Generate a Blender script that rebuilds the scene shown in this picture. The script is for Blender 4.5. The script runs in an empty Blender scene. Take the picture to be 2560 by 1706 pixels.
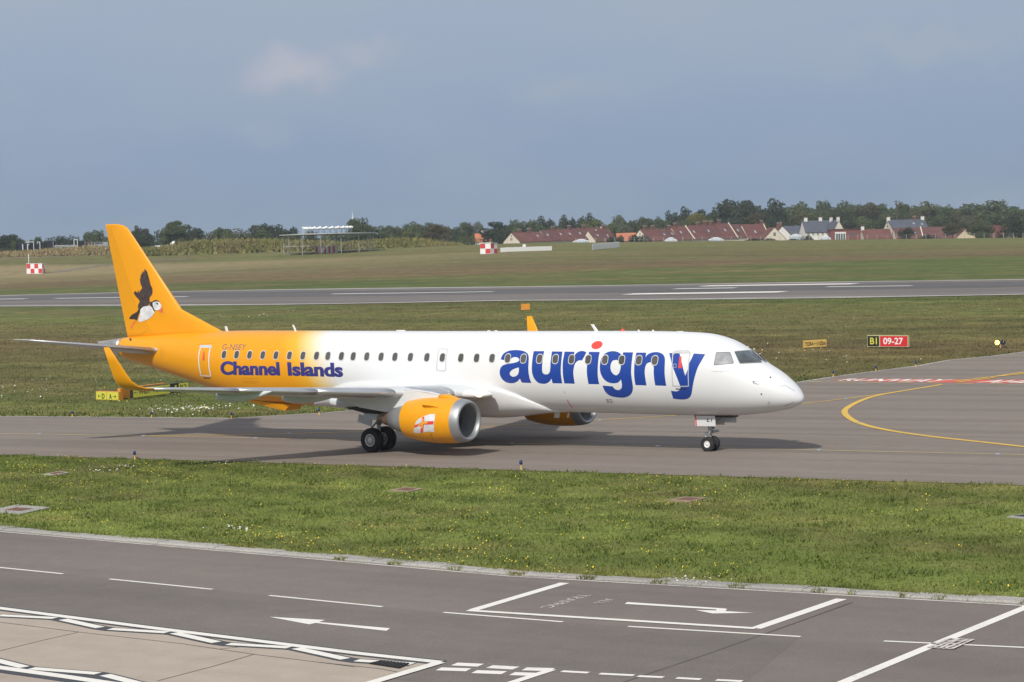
import bpy, bmesh, math, random
import numpy as np
from mathutils import Vector, Matrix, geometry
random.seed(7); rng = np.random.default_rng(11)
scene = bpy.context.scene
COL = scene.collection

# ------------------------------------------------------------------ camera
W_PX, H_PX = 2560.0, 1706.0
FOC = 5493.0
CAM = np.array([40.758, -74.950, 7.825])
YAW, PITCH, ROLL = -0.6292, -0.0360, -0.0390
FWD = np.array([math.sin(YAW)*math.cos(PITCH), math.cos(YAW)*math.cos(PITCH), math.sin(PITCH)])
_r = np.cross(FWD, [0, 0, 1.0]); _r /= np.linalg.norm(_r); _u = np.cross(_r, FWD)
RIGHT = math.cos(ROLL)*_r + math.sin(ROLL)*_u
UP = -math.sin(ROLL)*_r + math.cos(ROLL)*_u
cd = bpy.data.cameras.new('camera'); cam = bpy.data.objects.new('camera', cd); COL.objects.link(cam)
cd.sensor_width = 36.0; cd.lens = FOC/W_PX*36.0; cd.clip_start = 0.5; cd.clip_end = 30000
m = Matrix([[RIGHT[i], UP[i], -FWD[i], CAM[i]] for i in range(3)] + [[0, 0, 0, 1]])
cam.matrix_world = m
scene.camera = cam

# ------------------------------------------------------------------ sky and sun
TO_SUN = Vector((0.25, -1.08, 1.0)).normalized()
SUN_EL = math.asin(TO_SUN.z); SUN_AZ = math.atan2(TO_SUN.x, TO_SUN.y)
world = bpy.data.worlds.new('World'); scene.world = world; world.use_nodes = True
wn = world.node_tree; wn.nodes.clear()
def wnode(t, **kw):
    n = wn.nodes.new(t)
    for k, v in kw.items(): setattr(n, k, v)
    return n
wout = wnode('ShaderNodeOutputWorld'); bg = wnode('ShaderNodeBackground'); bg.inputs['Strength'].default_value = 0.1
sky = wnode('ShaderNodeTexSky', sky_type='NISHITA'); sky.sun_disc = False
sky.sun_elevation = SUN_EL; sky.sun_rotation = SUN_AZ; sky.air_density = 1.2; sky.dust_density = 2.0; sky.ozone_density = 2.0
tc = wnode('ShaderNodeTexCoord'); sep = wnode('ShaderNodeSeparateXYZ'); wn.links.new(tc.outputs['Generated'], sep.inputs[0])
# high thin overcast: blue grey, slightly paler overhead
ramp = wnode('ShaderNodeValToRGB'); wn.links.new(sep.outputs['Z'], ramp.inputs[0])
cr = ramp.color_ramp; cr.elements[0].position = 0.0; cr.elements[0].color = (2.25, 3.14, 4.25, 1)
cr.elements[1].position = 0.30; cr.elements[1].color = (4.6, 5.0, 5.8, 1)
e = cr.elements.new(0.055); e.color = (2.68, 3.58, 5.05, 1)
e = cr.elements.new(0.12); e.color = (3.55, 4.25, 5.50, 1)
mp = wnode('ShaderNodeMapping'); mp.inputs['Scale'].default_value = (5, 5, 16); wn.links.new(tc.outputs['Generated'], mp.inputs[0])
nz = wnode('ShaderNodeTexNoise'); nz.inputs['Scale'].default_value = 1.3; nz.inputs['Detail'].default_value = 5; nz.inputs['Roughness'].default_value = 0.5
wn.links.new(mp.outputs[0], nz.inputs['Vector'])
cl = wnode('ShaderNodeMapRange'); cl.inputs['From Min'].default_value = 0.42; cl.inputs['From Max'].default_value = 0.78
wn.links.new(nz.outputs['Fac'], cl.inputs['Value'])
cmix = wnode('ShaderNodeMix', data_type='RGBA'); cmix.inputs['B'].default_value = (4.1, 4.5, 5.2, 1)
sc = wnode('ShaderNodeMath', operation='MULTIPLY'); sc.inputs[1].default_value = 0.45
wn.links.new(cl.outputs[0], sc.inputs[0]); wn.links.new(sc.outputs[0], cmix.inputs['Factor']); wn.links.new(ramp.outputs[0], cmix.inputs['A'])
smix = wnode('ShaderNodeMix', data_type='RGBA'); smix.inputs['Factor'].default_value = 0.96
wn.links.new(sky.outputs[0], smix.inputs['A']); wn.links.new(cmix.outputs['Result'], smix.inputs['B'])
CLOUD_IN = (smix, 'Result')
# one soft pale cumulus and a few wisps, by direction
def cloud_patch(prev, px, py, rx, ry, amt, col, seed):
    d = FWD + (px - W_PX/2)/FOC*RIGHT - (py - H_PX/2)/FOC*UP; d = d/np.linalg.norm(d)
    sub = wnode('ShaderNodeVectorMath', operation='SUBTRACT'); sub.inputs[1].default_value = tuple(d)
    nd = wnode('ShaderNodeTexNoise'); nd.inputs['Scale'].default_value = 38 + seed; nd.inputs['Detail'].default_value = 6
    wn.links.new(tc.outputs['Generated'], nd.inputs['Vector'])
    nsub = wnode('ShaderNodeVectorMath', operation='SUBTRACT'); nsub.inputs[1].default_value = (0.5, 0.5, 0.5)
    wn.links.new(nd.outputs['Color'], nsub.inputs[0])
    nsc = wnode('ShaderNodeVectorMath', operation='SCALE'); nsc.inputs['Scale'].default_value = 0.035
    wn.links.new(nsub.outputs[0], nsc.inputs[0])
    wn.links.new(tc.outputs['Generated'], sub.inputs[0])
    ad = wnode('ShaderNodeVectorMath', operation='ADD'); wn.links.new(sub.outputs[0], ad.inputs[0]); wn.links.new(nsc.outputs[0], ad.inputs[1])
    ms = wnode('ShaderNodeVectorMath', operation='MULTIPLY'); ms.inputs[1].default_value = (1/rx, 1/rx, 1/ry); wn.links.new(ad.outputs[0], ms.inputs[0])
    ln = wnode('ShaderNodeVectorMath', operation='LENGTH'); wn.links.new(ms.outputs[0], ln.inputs[0])
    mr = wnode('ShaderNodeMapRange', interpolation_type='SMOOTHSTEP'); mr.inputs['From Min'].default_value = 1.15; mr.inputs['From Max'].default_value = 0.1
    mr.inputs['To Max'].default_value = amt; wn.links.new(ln.outputs['Value'], mr.inputs['Value'])
    mx = wnode('ShaderNodeMix', data_type='RGBA'); mx.inputs['B'].default_value = col
    wn.links.new(mr.outputs[0], mx.inputs['Factor']); wn.links.new(prev[0].outputs[prev[1]], mx.inputs['A'])
    return (mx, 'Result')
c = CLOUD_IN
c = cloud_patch(c, 730, 165, 0.030, 0.0160, 0.66, (5.1, 5.1, 5.7, 1), 0)
c = cloud_patch(c, 900, 130, 0.022, 0.0100, 0.25, (5.0, 5.1, 5.4, 1), 3)
c = cloud_patch(c, 1420, 215, 0.040, 0.010, 0.22, (4.6, 4.8, 5.2, 1), 5)
c = cloud_patch(c, 650, 345, 0.020, 0.010, 0.18, (4.6, 4.8, 5.2, 1), 9)
c = cloud_patch(c, 2300, 120, 0.060, 0.012, 0.25, (4.6, 4.8, 5.2, 1), 12)
wn.links.new(c[0].outputs[c[1]], bg.inputs['Color']); wn.links.new(bg.outputs[0], wout.inputs['Surface'])
sl = bpy.data.lights.new('sun', 'SUN'); sl.energy = 3.6; sl.angle = math.radians(2.6); sl.color = (1.0, 0.95, 0.87)
so = bpy.data.objects.new('sun', sl); COL.objects.link(so); so.location = (60, -120, 120)
so.rotation_euler = TO_SUN.to_track_quat('Z', 'Y').to_euler()
vs = scene.view_settings; vs.view_transform = 'Standard'; vs.look = 'None'; vs.exposure = 0.0; vs.gamma = 1.0; vs.use_curve_mapping = False

# ------------------------------------------------------------------ measuring helpers (photo pixel -> place on the ground or on a surface)
FH = np.array([math.sin(YAW), math.cos(YAW)]); RH = np.array([math.cos(YAW), -math.sin(YAW)])
T_LEFT = [(0, 0), (128, 0), (180, 1.2), (240, 2.9), (290, 4.55), (358, 5.54), (450, 7.2), (560, 9.2), (630, 13.0), (670, 15.4), (700, 16.0), (900, 17), (4000, 20)]
T_MID = [(0, 0), (118, 0), (150, .55), (200, 2.1), (241, 3.56), (297, 4.36), (400, 7.3), (480, 9.6), (560, 11.6), (620, 13.2), (700, 12.3), (760, 12.0), (900, 13.5), (1100, 15), (4000, 18)]
T_RIGHT = [(0, 0), (112, 0), (150, .75), (180, 1.9), (206, 2.87), (254, 3.43), (400, 6.2), (500, 7.6), (600, 8.9), (625, 9.1), (700, 8.9), (760, 9.2), (900, 10.5), (1200, 12), (4000, 16)]
_dd = np.arange(0, 4200, 4.0)
def _sm(t):
    y = np.interp(_dd, [a for a, b in t], [b for a, b in t]); k = np.hanning(13); k /= k.sum()
    yp = np.pad(y, 6, mode='edge'); return np.convolve(yp, k, 'valid')
TAB = [_sm(T_LEFT), _sm(T_MID), _sm(T_RIGHT)]
def terrain(x, y):
    x = np.asarray(x, float); y = np.asarray(y, float)
    dx = x - CAM[0]; dy = y - CAM[1]
    d = dx*FH[0] + dy*FH[1]; r = dx*RH[0] + dy*RH[1]
    u = np.clip(FOC*r/np.maximum(d, 1.0), -2600, 2600)/1280.0
    z0, z1, z2 = (np.interp(d, _dd, t) for t in TAB)
    v = np.clip(u, -1.6, 1.6)
    return np.where(v < 0, z1 + (z0 - z1)*(-v), z1 + (z2 - z1)*v)
def ray(px, py):
    return FWD + (px - W_PX/2)/FOC*RIGHT - (py - H_PX/2)/FOC*UP
def gp(px, py, lift=0.0):
    d = ray(px, py); lo, hi = 20.0, None
    k = 20.0
    while k < 3000:
        p = CAM + k*d
        if p[2] <= terrain(p[0], p[1]): hi = k; break
        lo = k; k *= 1.02
    if hi is None: hi = 3000
    for _ in range(40):
        mid = (lo + hi)/2; p = CAM + mid*d
        if p[2] <= terrain(p[0], p[1]): hi = mid
        else: lo = mid
    p = CAM + hi*d
    return np.array([p[0], p[1], float(terrain(p[0], p[1])) + lift])
def atd(px, py, D):                       # a point on the line of sight, D metres along the view axis
    return CAM + D*ray(px, py)
def Z(off, s, pts):                       # zoom-window coordinates -> photo pixels
    return [(off[0] + s*a, off[1] + s*b) for a, b in pts]

# ------------------------------------------------------------------ mesh helpers
def tag(o, label=None, cat=None, group=None, kind=None):
    if label: o['label'] = label
    if cat: o['category'] = cat
    if group: o['group'] = group
    if kind: o['kind'] = kind
    return o
def empty(name, loc, label=None, cat=None, group=None, rz=0.0):
    o = bpy.data.objects.new(name, None); COL.objects.link(o); o.location = loc; o.rotation_euler = (0, 0, rz); o.empty_display_size = 0.3
    return tag(o, label, cat, group)
def mesh_data(name, V, F, mat=None, smooth=False):
    me = bpy.data.meshes.new(name); me.from_pydata([tuple(map(float, v)) for v in V], [], [tuple(f) for f in F])
    if smooth: me.polygons.foreach_set('use_smooth', [True]*len(me.polygons))
    if mat is not None:
        for mm in (mat if isinstance(mat, (list, tuple)) else [mat]): me.materials.append(mm)
    me.update(); return me
def link(name, me, parent=None, world_coords=True):
    o = bpy.data.objects.new(name, me); COL.objects.link(o)
    if parent is not None:
        o.parent = parent
        if world_coords:
            bpy.context.view_layer.update() if False else None
            pm = Matrix.LocRotScale(parent.location, parent.rotation_euler, parent.scale)
            q = parent.parent
            inv = pm.inverted()
            if q is not None:
                # parent itself is a child holding world coordinates
                o.matrix_parent_inverse = Matrix.Identity(4); 
                o.location = (0, 0, 0)
            else:
                o.matrix_parent_inverse = inv
    return o
def mk(name, V, F, mat, parent=None, smooth=False, wc=True):
    return link(name, mesh_data(name, V, F, mat, smooth), parent, wc)
def fast_mesh(name, V, quads=None, tris=None, mat=None):
    me = bpy.data.meshes.new(name); V = np.asarray(V, np.float32)
    idx = []; tot = []
    if quads is not None and len(quads): idx.append(np.asarray(quads, np.int32).ravel()); tot.append(np.full(len(quads), 4, np.int32))
    if tris is not None and len(tris): idx.append(np.asarray(tris, np.int32).ravel()); tot.append(np.full(len(tris), 3, np.int32))
    idx = np.concatenate(idx); tot = np.concatenate(tot)
    me.vertices.add(len(V)); me.vertices.foreach_set('co', V.ravel())
    me.loops.add(len(idx)); me.loops.foreach_set('vertex_index', idx)
    me.polygons.add(len(tot)); me.polygons.foreach_set('loop_start', np.concatenate([[0], np.cumsum(tot)[:-1]]).astype(np.int32))
    me.update(calc_edges=True); me.validate()
    if mat: me.materials.append(mat)
    return me
def finish_bm(bm, name, mat, parent=None, smooth=False, recalc=True):
    if recalc: bmesh.ops.recalc_face_normals(bm, faces=bm.faces)
    me = bpy.data.meshes.new(name); bm.to_mesh(me); bm.free()
    if smooth: me.polygons.foreach_set('use_smooth', [True]*len(me.polygons))
    if mat is not None: me.materials.append(mat)
    return link(name, me, parent)
class MB:
    """collects boxes, tubes and lofts into one mesh"""
    def __init__(s): s.V = []; s.F = []
    def add(s, V, F):
        n = len(s.V); s.V += [tuple(map(float, v)) for v in V]; s.F += [tuple(i + n for i in f) for f in F]; return s
    def box(s, c, size, R=None):
        hx, hy, hz = size[0]/2, size[1]/2, size[2]/2
        V = [Vector((sx*hx, sy*hy, sz*hz)) for sz in (-1, 1) for sx, sy in ((-1, -1), (1, -1), (1, 1), (-1, 1))]
        if R is not None: V = [R @ v for v in V]
        V = [v + Vector(c) for v in V]
        return s.add(V, [(3, 2, 1, 0), (4, 5, 6, 7), (0, 1, 5, 4), (1, 2, 6, 5), (2, 3, 7, 6), (3, 0, 4, 7)])
    def tube(s, a, b, r0, r1=None, n=10, cap=True):
        a = Vector(a); b = Vector(b); r1 = r0 if r1 is None else r1
        d = (b - a).normalized(); p = d.orthogonal().normalized(); q = d.cross(p)
        V = []
        for c, r in ((a, r0), (b, r1)):
            for k in range(n):
                t = 2*math.pi*k/n; V.append(c + p*(r*math.cos(t)) + q*(r*math.sin(t)))
        F = [(k, (k+1) % n, n + (k+1) % n, n + k) for k in range(n)]
        if cap: F += [tuple(range(n-1, -1, -1)), tuple(range(n, 2*n))]
        return s.add(V, F)
    def loft(s, rings, cap=True, closed=True):
        n = len(rings[0]); V = [p for r in rings for p in r]; F = []
        for i in range(len(rings)-1):
            for k in range(n if closed else n-1):
                F.append((i*n + k, i*n + (k+1) % n, (i+1)*n + (k+1) % n, (i+1)*n + k))
        if cap: F += [tuple(range(n-1, -1, -1)), tuple(range((len(rings)-1)*n, len(rings)*n))]
        return s.add(V, F)
    def lathe(s, c, axis, prof, n=24):
        """prof: list of (distance along axis, radius)"""
        a = Vector(axis).normalized(); p = a.orthogonal().normalized(); q = a.cross(p); c = Vector(c)
        rings = [[c + a*h + p*(r*math.cos(2*math.pi*k/n)) + q*(r*math.sin(2*math.pi*k/n)) for k in range(n)] for h, r in prof]
        return s.loft(rings, cap=False)
    def build(s, name, mat, parent=None, smooth=False, recalc=True, wc=True):
        me = mesh_data(name, s.V, s.F, mat, smooth)
        if recalc:
            bm = bmesh.new(); bm.from_mesh(me); bmesh.ops.recalc_face_normals(bm, faces=bm.faces); bm.to_mesh(me); bm.free()
        return link(name, me, parent, wc)
def copy_tree(o, parent=None):
    c = o.copy(); COL.objects.link(c)
    if parent is not None: c.parent = parent
    for ch in [x for x in bpy.data.objects if x.parent == o]: copy_tree(ch, c)
    return c
def crom(pts, closed=True, n=4, corner=38):
    """smooth a traced outline, keeping its sharp corners"""
    P = [np.array(p, float) for p in pts]; N = len(P); out = []
    def is_c(i):
        a = P[i] - P[i-1]; b = P[(i+1) % N] - P[i]
        ca = np.dot(a, b)/(np.linalg.norm(a)*np.linalg.norm(b) + 1e-9); return math.degrees(math.acos(max(-1, min(1, ca)))) > corner
    C = [is_c(i) for i in range(N)]
    for i in range(N):
        p1, p2 = P[i], P[(i+1) % N]; p0 = p1 if C[i] else P[i-1]; p3 = p2 if C[(i+1) % N] else P[(i+2) % N]
        for k in range(n):
            t = k/n
            out.append(0.5*((2*p1) + (-p0 + p2)*t + (2*p0 - 5*p1 + 4*p2 - p3)*t*t + (-p0 + 3*p1 - 3*p2 + p3)*t**3))
    return [tuple(p) for p in out]
def fill2d(polys, cell):
    """tessellate polygons (first is outline, others holes; or a list of several outlines) and cut to cells -> V2, F"""
    bm = bmesh.new()
    for group in polys:
        loops = [[Vector((p[0], p[1], 0)) for p in lp] for lp in group]
        tris = geometry.tessellate_polygon(loops); flat = [bm.verts.new(p) for lp in loops for p in lp]
        for t in tris:
            try: bm.faces.new([flat[i] for i in t])
            except ValueError: pass
    if cell and bm.verts:
        xs = [v.co.x for v in bm.verts]; ys = [v.co.y for v in bm.verts]
        for lo, hi, ax in ((min(xs), max(xs), 0), (min(ys), max(ys), 1)):
            k = math.floor(lo/cell) + 1
            while k*cell < hi:
                co = [0, 0, 0]; co[ax] = k*cell; no = [0, 0, 0]; no[ax] = 1
                bmesh.ops.bisect_plane(bm, geom=bm.verts[:] + bm.edges[:] + bm.faces[:], plane_co=co, plane_no=no, dist=1e-5)
                k += 1
    bmesh.ops.remove_doubles(bm, verts=bm.verts, dist=1e-4)
    bm.verts.index_update()
    V = [(v.co.x, v.co.y) for v in bm.verts]; F = [[v.index for v in f.verts] for f in bm.faces]
    bm.free(); return V, F
def text2d(body, bold=0.0, shear=0.0, spacing=1.0, narrow=1.0):
    """outline of a text as filled 2D mesh normalised: x in 0..w, cap/ascender box measured by its bounds"""
    cu = bpy.data.curves.new('t', 'FONT'); cu.body = body; cu.offset = bold; cu.shear = shear; cu.space_character = spacing
    cu.fill_mode = 'FRONT'; cu.dimensions = '2D'; cu.resolution_u = 5
    o = bpy.data.objects.new('t', cu); COL.objects.link(o)
    dg = bpy.context.evaluated_depsgraph_get(); me = o.evaluated_get(dg).to_mesh()
    V = np.array([v.co[:2] for v in me.vertices]) if len(me.vertices) else np.zeros((0, 2)); F = [list(p.vertices) for p in me.polygons]
    o.evaluated_get(dg).to_mesh_clear(); bpy.data.objects.remove(o); bpy.data.curves.remove(cu)
    lo = V.min(0); hi = V.max(0)
    return (V - lo)/(hi - lo), F, (hi - lo)
def cut_cells(V, F, cell):
    bm = bmesh.new(); vs = [bm.verts.new((v[0], v[1], 0)) for v in V]
    for f in F:
        try: bm.faces.new([vs[i] for i in f])
        except ValueError: pass
    xs = [v[0] for v in V]; ys = [v[1] for v in V]
    for lo, hi, ax in ((min(xs), max(xs), 0), (min(ys), max(ys), 1)):
        k = math.floor(lo/cell) + 1
        while k*cell < hi:
            co = [0, 0, 0]; co[ax] = k*cell; no = [0, 0, 0]; no[ax] = 1
            bmesh.ops.bisect_plane(bm, geom=bm.verts[:] + bm.edges[:] + bm.faces[:], plane_co=co, plane_no=no, dist=1e-5); k += 1
    bm.verts.index_update()
    V2 = [(v.co.x, v.co.y) for v in bm.verts]; F2 = [[v.index for v in f.verts] for f in bm.faces]; bm.free(); return V2, F2
def quad_map(V, q):
    """unit square -> quad given as lower-left, lower-right, upper-right, upper-left (any dimension)"""
    q = [np.array(p, float) for p in q]
    return [(1-v[1])*((1-v[0])*q[0] + v[0]*q[1]) + v[1]*((1-v[0])*q[3] + v[0]*q[2]) for v in V]

# ------------------------------------------------------------------ materials
def mat_new(name):
    mt = bpy.data.materials.new(name); mt.use_nodes = True; nt = mt.node_tree
    return mt, nt, nt.nodes['Principled BSDF']
def N(nt, t, **kw):
    n = nt.nodes.new(t)
    for k, v in kw.items(): setattr(n, k, v)
    return n
def noise(nt, scale, detail=4, rough=0.55, stretch=(1, 1, 1), coord='Object'):
    t = N(nt, 'ShaderNodeTexCoord'); mp = N(nt, 'ShaderNodeMapping'); mp.inputs['Scale'].default_value = stretch
    nt.links.new(t.outputs[coord], mp.inputs[0]); n = N(nt, 'ShaderNodeTexNoise')
    n.inputs['Scale'].default_value = scale; n.inputs['Detail'].default_value = detail; n.inputs['Roughness'].default_value = rough
    nt.links.new(mp.outputs[0], n.inputs['Vector']); return n
def ramp_of(nt, fac, stops):
    r = N(nt, 'ShaderNodeValToRGB'); nt.links.new(fac, r.inputs[0]); els = r.color_ramp.elements
    els[0].position, els[0].color = stops[0][0], (*stops[0][1], 1); els[1].position, els[1].color = stops[-1][0], (*stops[-1][1], 1)
    for p, col in stops[1:-1]:
        e = els.new(p); e.color = (*col, 1)
    return r
def mixc(nt, fac, a, b, blend='MIX'):
    mx = N(nt, 'ShaderNodeMix', data_type='RGBA', blend_type=blend)
    for s, v in (('Factor', fac), ('A', a), ('B', b)):
        if hasattr(v, 'is_linked'): nt.links.new(v, mx.inputs[s])
        elif s == 'Factor': mx.inputs[s].default_value = v
        else: mx.inputs[s].default_value = (*v, 1)
    return mx.outputs['Result']
def simple(name, col, rough=0.5, metal=0.0, coat=0.0, var=0.06, vscale=3.0, spec=None, bump=0.0, bscale=40, emit=None):
    mt, nt, b = mat_new(name)
    n = noise(nt, vscale, 5)
    r = ramp_of(nt, n.outputs['Fac'], [(0.3, tuple(c*(1-var) for c in col)), (0.7, tuple(min(1, c*(1+var)) for c in col))])
    nt.links.new(r.outputs[0], b.inputs['Base Color']); b.inputs['Roughness'].default_value = rough; b.inputs['Metallic'].default_value = metal
    if coat: b.inputs['Coat Weight'].default_value = coat; b.inputs['Coat Roughness'].default_value = 0.08
    if spec is not None: b.inputs['Specular IOR Level'].default_value = spec
    if bump:
        n2 = noise(nt, bscale, 4); bp = N(nt, 'ShaderNodeBump'); bp.inputs['Strength'].default_value = bump; bp.inputs['Distance'].default_value = 0.05
        nt.links.new(n2.outputs['Fac'], bp.inputs['Height']); nt.links.new(bp.outputs[0], b.inputs['Normal'])
    if emit: b.inputs['Emission Color'].default_value = (*emit[0], 1); b.inputs['Emission Strength'].default_value = emit[1]
    return mt

# ================================================================== GROUND
def ground_material():
    mt, nt, b = mat_new('grass_ground')
    tcn = N(nt, 'ShaderNodeTexCoord'); sp = N(nt, 'ShaderNodeSeparateXYZ'); nt.links.new(tcn.outputs['Object'], sp.inputs[0])
    # bands of different sward, running parallel to the runway, with uneven borders
    nb = noise(nt, 0.012, 4, 0.55, (0.35, 1, 1)); nb2 = noise(nt, 0.05, 5, 0.6)
    yy = N(nt, 'ShaderNodeMath', operation='MULTIPLY_ADD'); yy.inputs[1].default_value = 44.0
    sx_ = N(nt, 'ShaderNodeMapRange'); sx_.inputs['From Min'].default_value = -175; sx_.inputs['From Max'].default_value = -105; sx_.inputs['To Max'].default_value = -75
    nt.links.new(sp.outputs['X'], sx_.inputs['Value']); sy_ = N(nt, 'ShaderNodeMapRange'); sy_.inputs['From Min'].default_value = 140; sy_.inputs['From Max'].default_value = 200; nt.links.new(sp.outputs['Y'], sy_.inputs['Value'])
    sm_ = N(nt, 'ShaderNodeMath', operation='MULTIPLY_ADD'); nt.links.new(sx_.outputs[0], sm_.inputs[0]); nt.links.new(sy_.outputs[0], sm_.inputs[1]); nt.links.new(sp.outputs['Y'], sm_.inputs[2])
    nt.links.new(nb.outputs['Fac'], yy.inputs[0]); nt.links.new(sm_.outputs[0], yy.inputs[2])
    y2 = N(nt, 'ShaderNodeMath', operation='MULTIPLY_ADD'); y2.inputs[1].default_value = 18.0
    nt.links.new(nb2.outputs['Fac'], y2.inputs[0]); nt.links.new(yy.outputs[0], y2.inputs[2])
    mr = N(nt, 'ShaderNodeMapRange'); mr.inputs['From Min'].default_value = -40+31; mr.inputs['From Max'].default_value = 660+31
    nt.links.new(y2.outputs[0], mr.inputs['Value'])
    def p(y): return (y + 40)/700.0
    g_ver = (.162, .198, .050); g_inf = (.124, .146, .040); g_brn = (.150, .108, .052); g_grn = (.088, .112, .032); g_str = (.225, .185, .105)
    band = ramp_of(nt, mr.outputs[0], [(0.0, g_ver), (p(4), g_ver), (p(22), g_inf), (p(62), (.132, .102, .044)), (p(100), g_inf), (p(122), g_grn), (p(140), (.088, .118, .030)), (p(196), (.092, .118, .032)), (p(212), g_brn), (p(246), (.150, .112, .055)), (p(268), (.122, .120, .044)), (p(330), (.128, .126, .045)), (p(375), (.140, .148, .046)), (1.0, (.12, .13, .045))])
    # straw and brown patches, mid and fine mottling
    n1 = noise(nt, 0.06, 6, 0.62, (0.45, 1, 1)); n2 = noise(nt, 0.45, 6, 0.65); n3 = noise(nt, 5.0, 4, 0.7); n4 = noise(nt, 0.02, 3, 0.5, (0.3, 1, 1))
    f1 = ramp_of(nt, n1.outputs['Fac'], [(0.46, (0, 0, 0)), (0.66, (1, 1, 1))])
    fy = N(nt, 'ShaderNodeMapRange'); fy.inputs['From Min'].default_value = -12; fy.inputs['From Max'].default_value = 18; fy.inputs['To Min'].default_value = 0.42; fy.inputs['To Max'].default_value = 0.66
    nt.links.new(sp.outputs['Y'], fy.inputs['Value'])
    m1 = N(nt, 'ShaderNodeMath', operation='MULTIPLY'); nt.links.new(f1.outputs[0], m1.inputs[0]); nt.links.new(fy.outputs[0], m1.inputs[1])
    c1 = mixc(nt, m1.outputs[0], band.outputs[0], (.160, .118, .056))
    n6 = noise(nt, .28, 5, .6, (.7, 1, 1)); f6 = ramp_of(nt, n6.outputs['Fac'], [(.50, (0, 0, 0)), (.72, (.62, .62, .62))]); c1 = mixc(nt, f6.outputs[0], c1, (.205, .175, .072))
    n7 = noise(nt, .22, 6, .6, (.09, 1, 1)); f7 = ramp_of(nt, n7.outputs['Fac'], [(.32, (.74, .76, .74)), (.5, (1, 1, 1)), (.68, (1.28, 1.24, 1.2))]); c1 = mixc(nt, 1.0, c1, f7.outputs[0], 'MULTIPLY')
    # dry straw towards the far left
    fx = N(nt, 'ShaderNodeMapRange'); fx.inputs['From Min'].default_value = -190; fx.inputs['From Max'].default_value = -340
    nt.links.new(sp.outputs['X'], fx.inputs['Value'])
    fyy = N(nt, 'ShaderNodeMapRange'); fyy.inputs['From Min'].default_value = 222; fyy.inputs['From Max'].default_value = 248; nt.links.new(sp.outputs['Y'], fyy.inputs['Value'])
    fy3 = N(nt, 'ShaderNodeMapRange'); fy3.inputs['From Min'].default_value = 348; fy3.inputs['From Max'].default_value = 335; nt.links.new(sp.outputs['Y'], fy3.inputs['Value'])
    a = N(nt, 'ShaderNodeMath', operation='MULTIPLY'); nt.links.new(fx.outputs[0], a.inputs[0]); nt.links.new(fyy.outputs[0], a.inputs[1])
    a2 = N(nt, 'ShaderNodeMath', operation='MULTIPLY'); nt.links.new(a.outputs[0], a2.inputs[0]); nt.links.new(fy3.outputs[0], a2.inputs[1])
    f4 = ramp_of(nt, n4.outputs['Fac'], [(0.35, (.25, .25, .25)), (0.6, (1, 1, 1))])
    a3 = N(nt, 'ShaderNodeMath', operation='MULTIPLY'); nt.links.new(a2.outputs[0], a3.inputs[0]); nt.links.new(f4.outputs[0], a3.inputs[1])
    c2 = mixc(nt, a3.outputs[0], c1, (.27, .215, .115))
    v2 = ramp_of(nt, n2.outputs['Fac'], [(0.28, (.66, .66, .66)), (0.72, (1.34, 1.34, 1.34))])
    c3 = mixc(nt, 1.0, c2, v2.outputs[0], 'MULTIPLY')
    v3 = ramp_of(nt, n3.outputs['Fac'], [(0.3, (.72, .74, .70)), (0.7, (1.26, 1.24, 1.2))])
    c4 = mixc(nt, 1.0, c3, v3.outputs[0], 'MULTIPLY')
    nt.links.new(c4, b.inputs['Base Color']); b.inputs['Roughness'].default_value = 0.9; b.inputs['Specular IOR Level'].default_value = 0.15
    n5 = noise(nt, 6.0, 5, 0.7); bp = N(nt, 'ShaderNodeBump'); bp.inputs['Strength'].default_value = 0.5; bp.inputs['Distance'].default_value = 0.10
    nt.links.new(n5.outputs['Fac'], bp.inputs['Height']); nt.links.new(bp.outputs[0], b.inputs['Normal'])
    return mt
M_GRASS = ground_material()
def axis_lines(segs):
    out = []
    for a, b, s in segs: out += list(np.arange(a, b, s))
    return np.array(out + [segs[-1][1]])
gx = axis_lines([(-4000, -1400, 200), (-1400, -700, 50), (-700, -220, 10), (-220, -60, 4), (-60, 60, 2.5), (60, 200, 8), (200, 800, 40), (800, 3000, 200)])
gy = axis_lines([(-400, -100, 25), (-100, 130, 2.5), (130, 360, 5), (360, 820, 10), (820, 1400, 40), (1400, 4500, 200)])
GX, GY = np.meshgrid(gx, gy); GZ = terrain(GX, GY)
nx, ny = len(gx), len(gy); ii = np.arange(nx*ny).reshape(ny, nx)
quads = np.stack([ii[:-1, :-1], ii[:-1, 1:], ii[1:, 1:], ii[1:, :-1]], -1).reshape(-1, 4)
gme = fast_mesh('ground', np.stack([GX, GY, GZ], -1).reshape(-1, 3), quads, None, M_GRASS)
gme.polygons.foreach_set('use_smooth', [True]*len(gme.polygons))
ground = tag(link('ground', gme), kind='structure')

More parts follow.
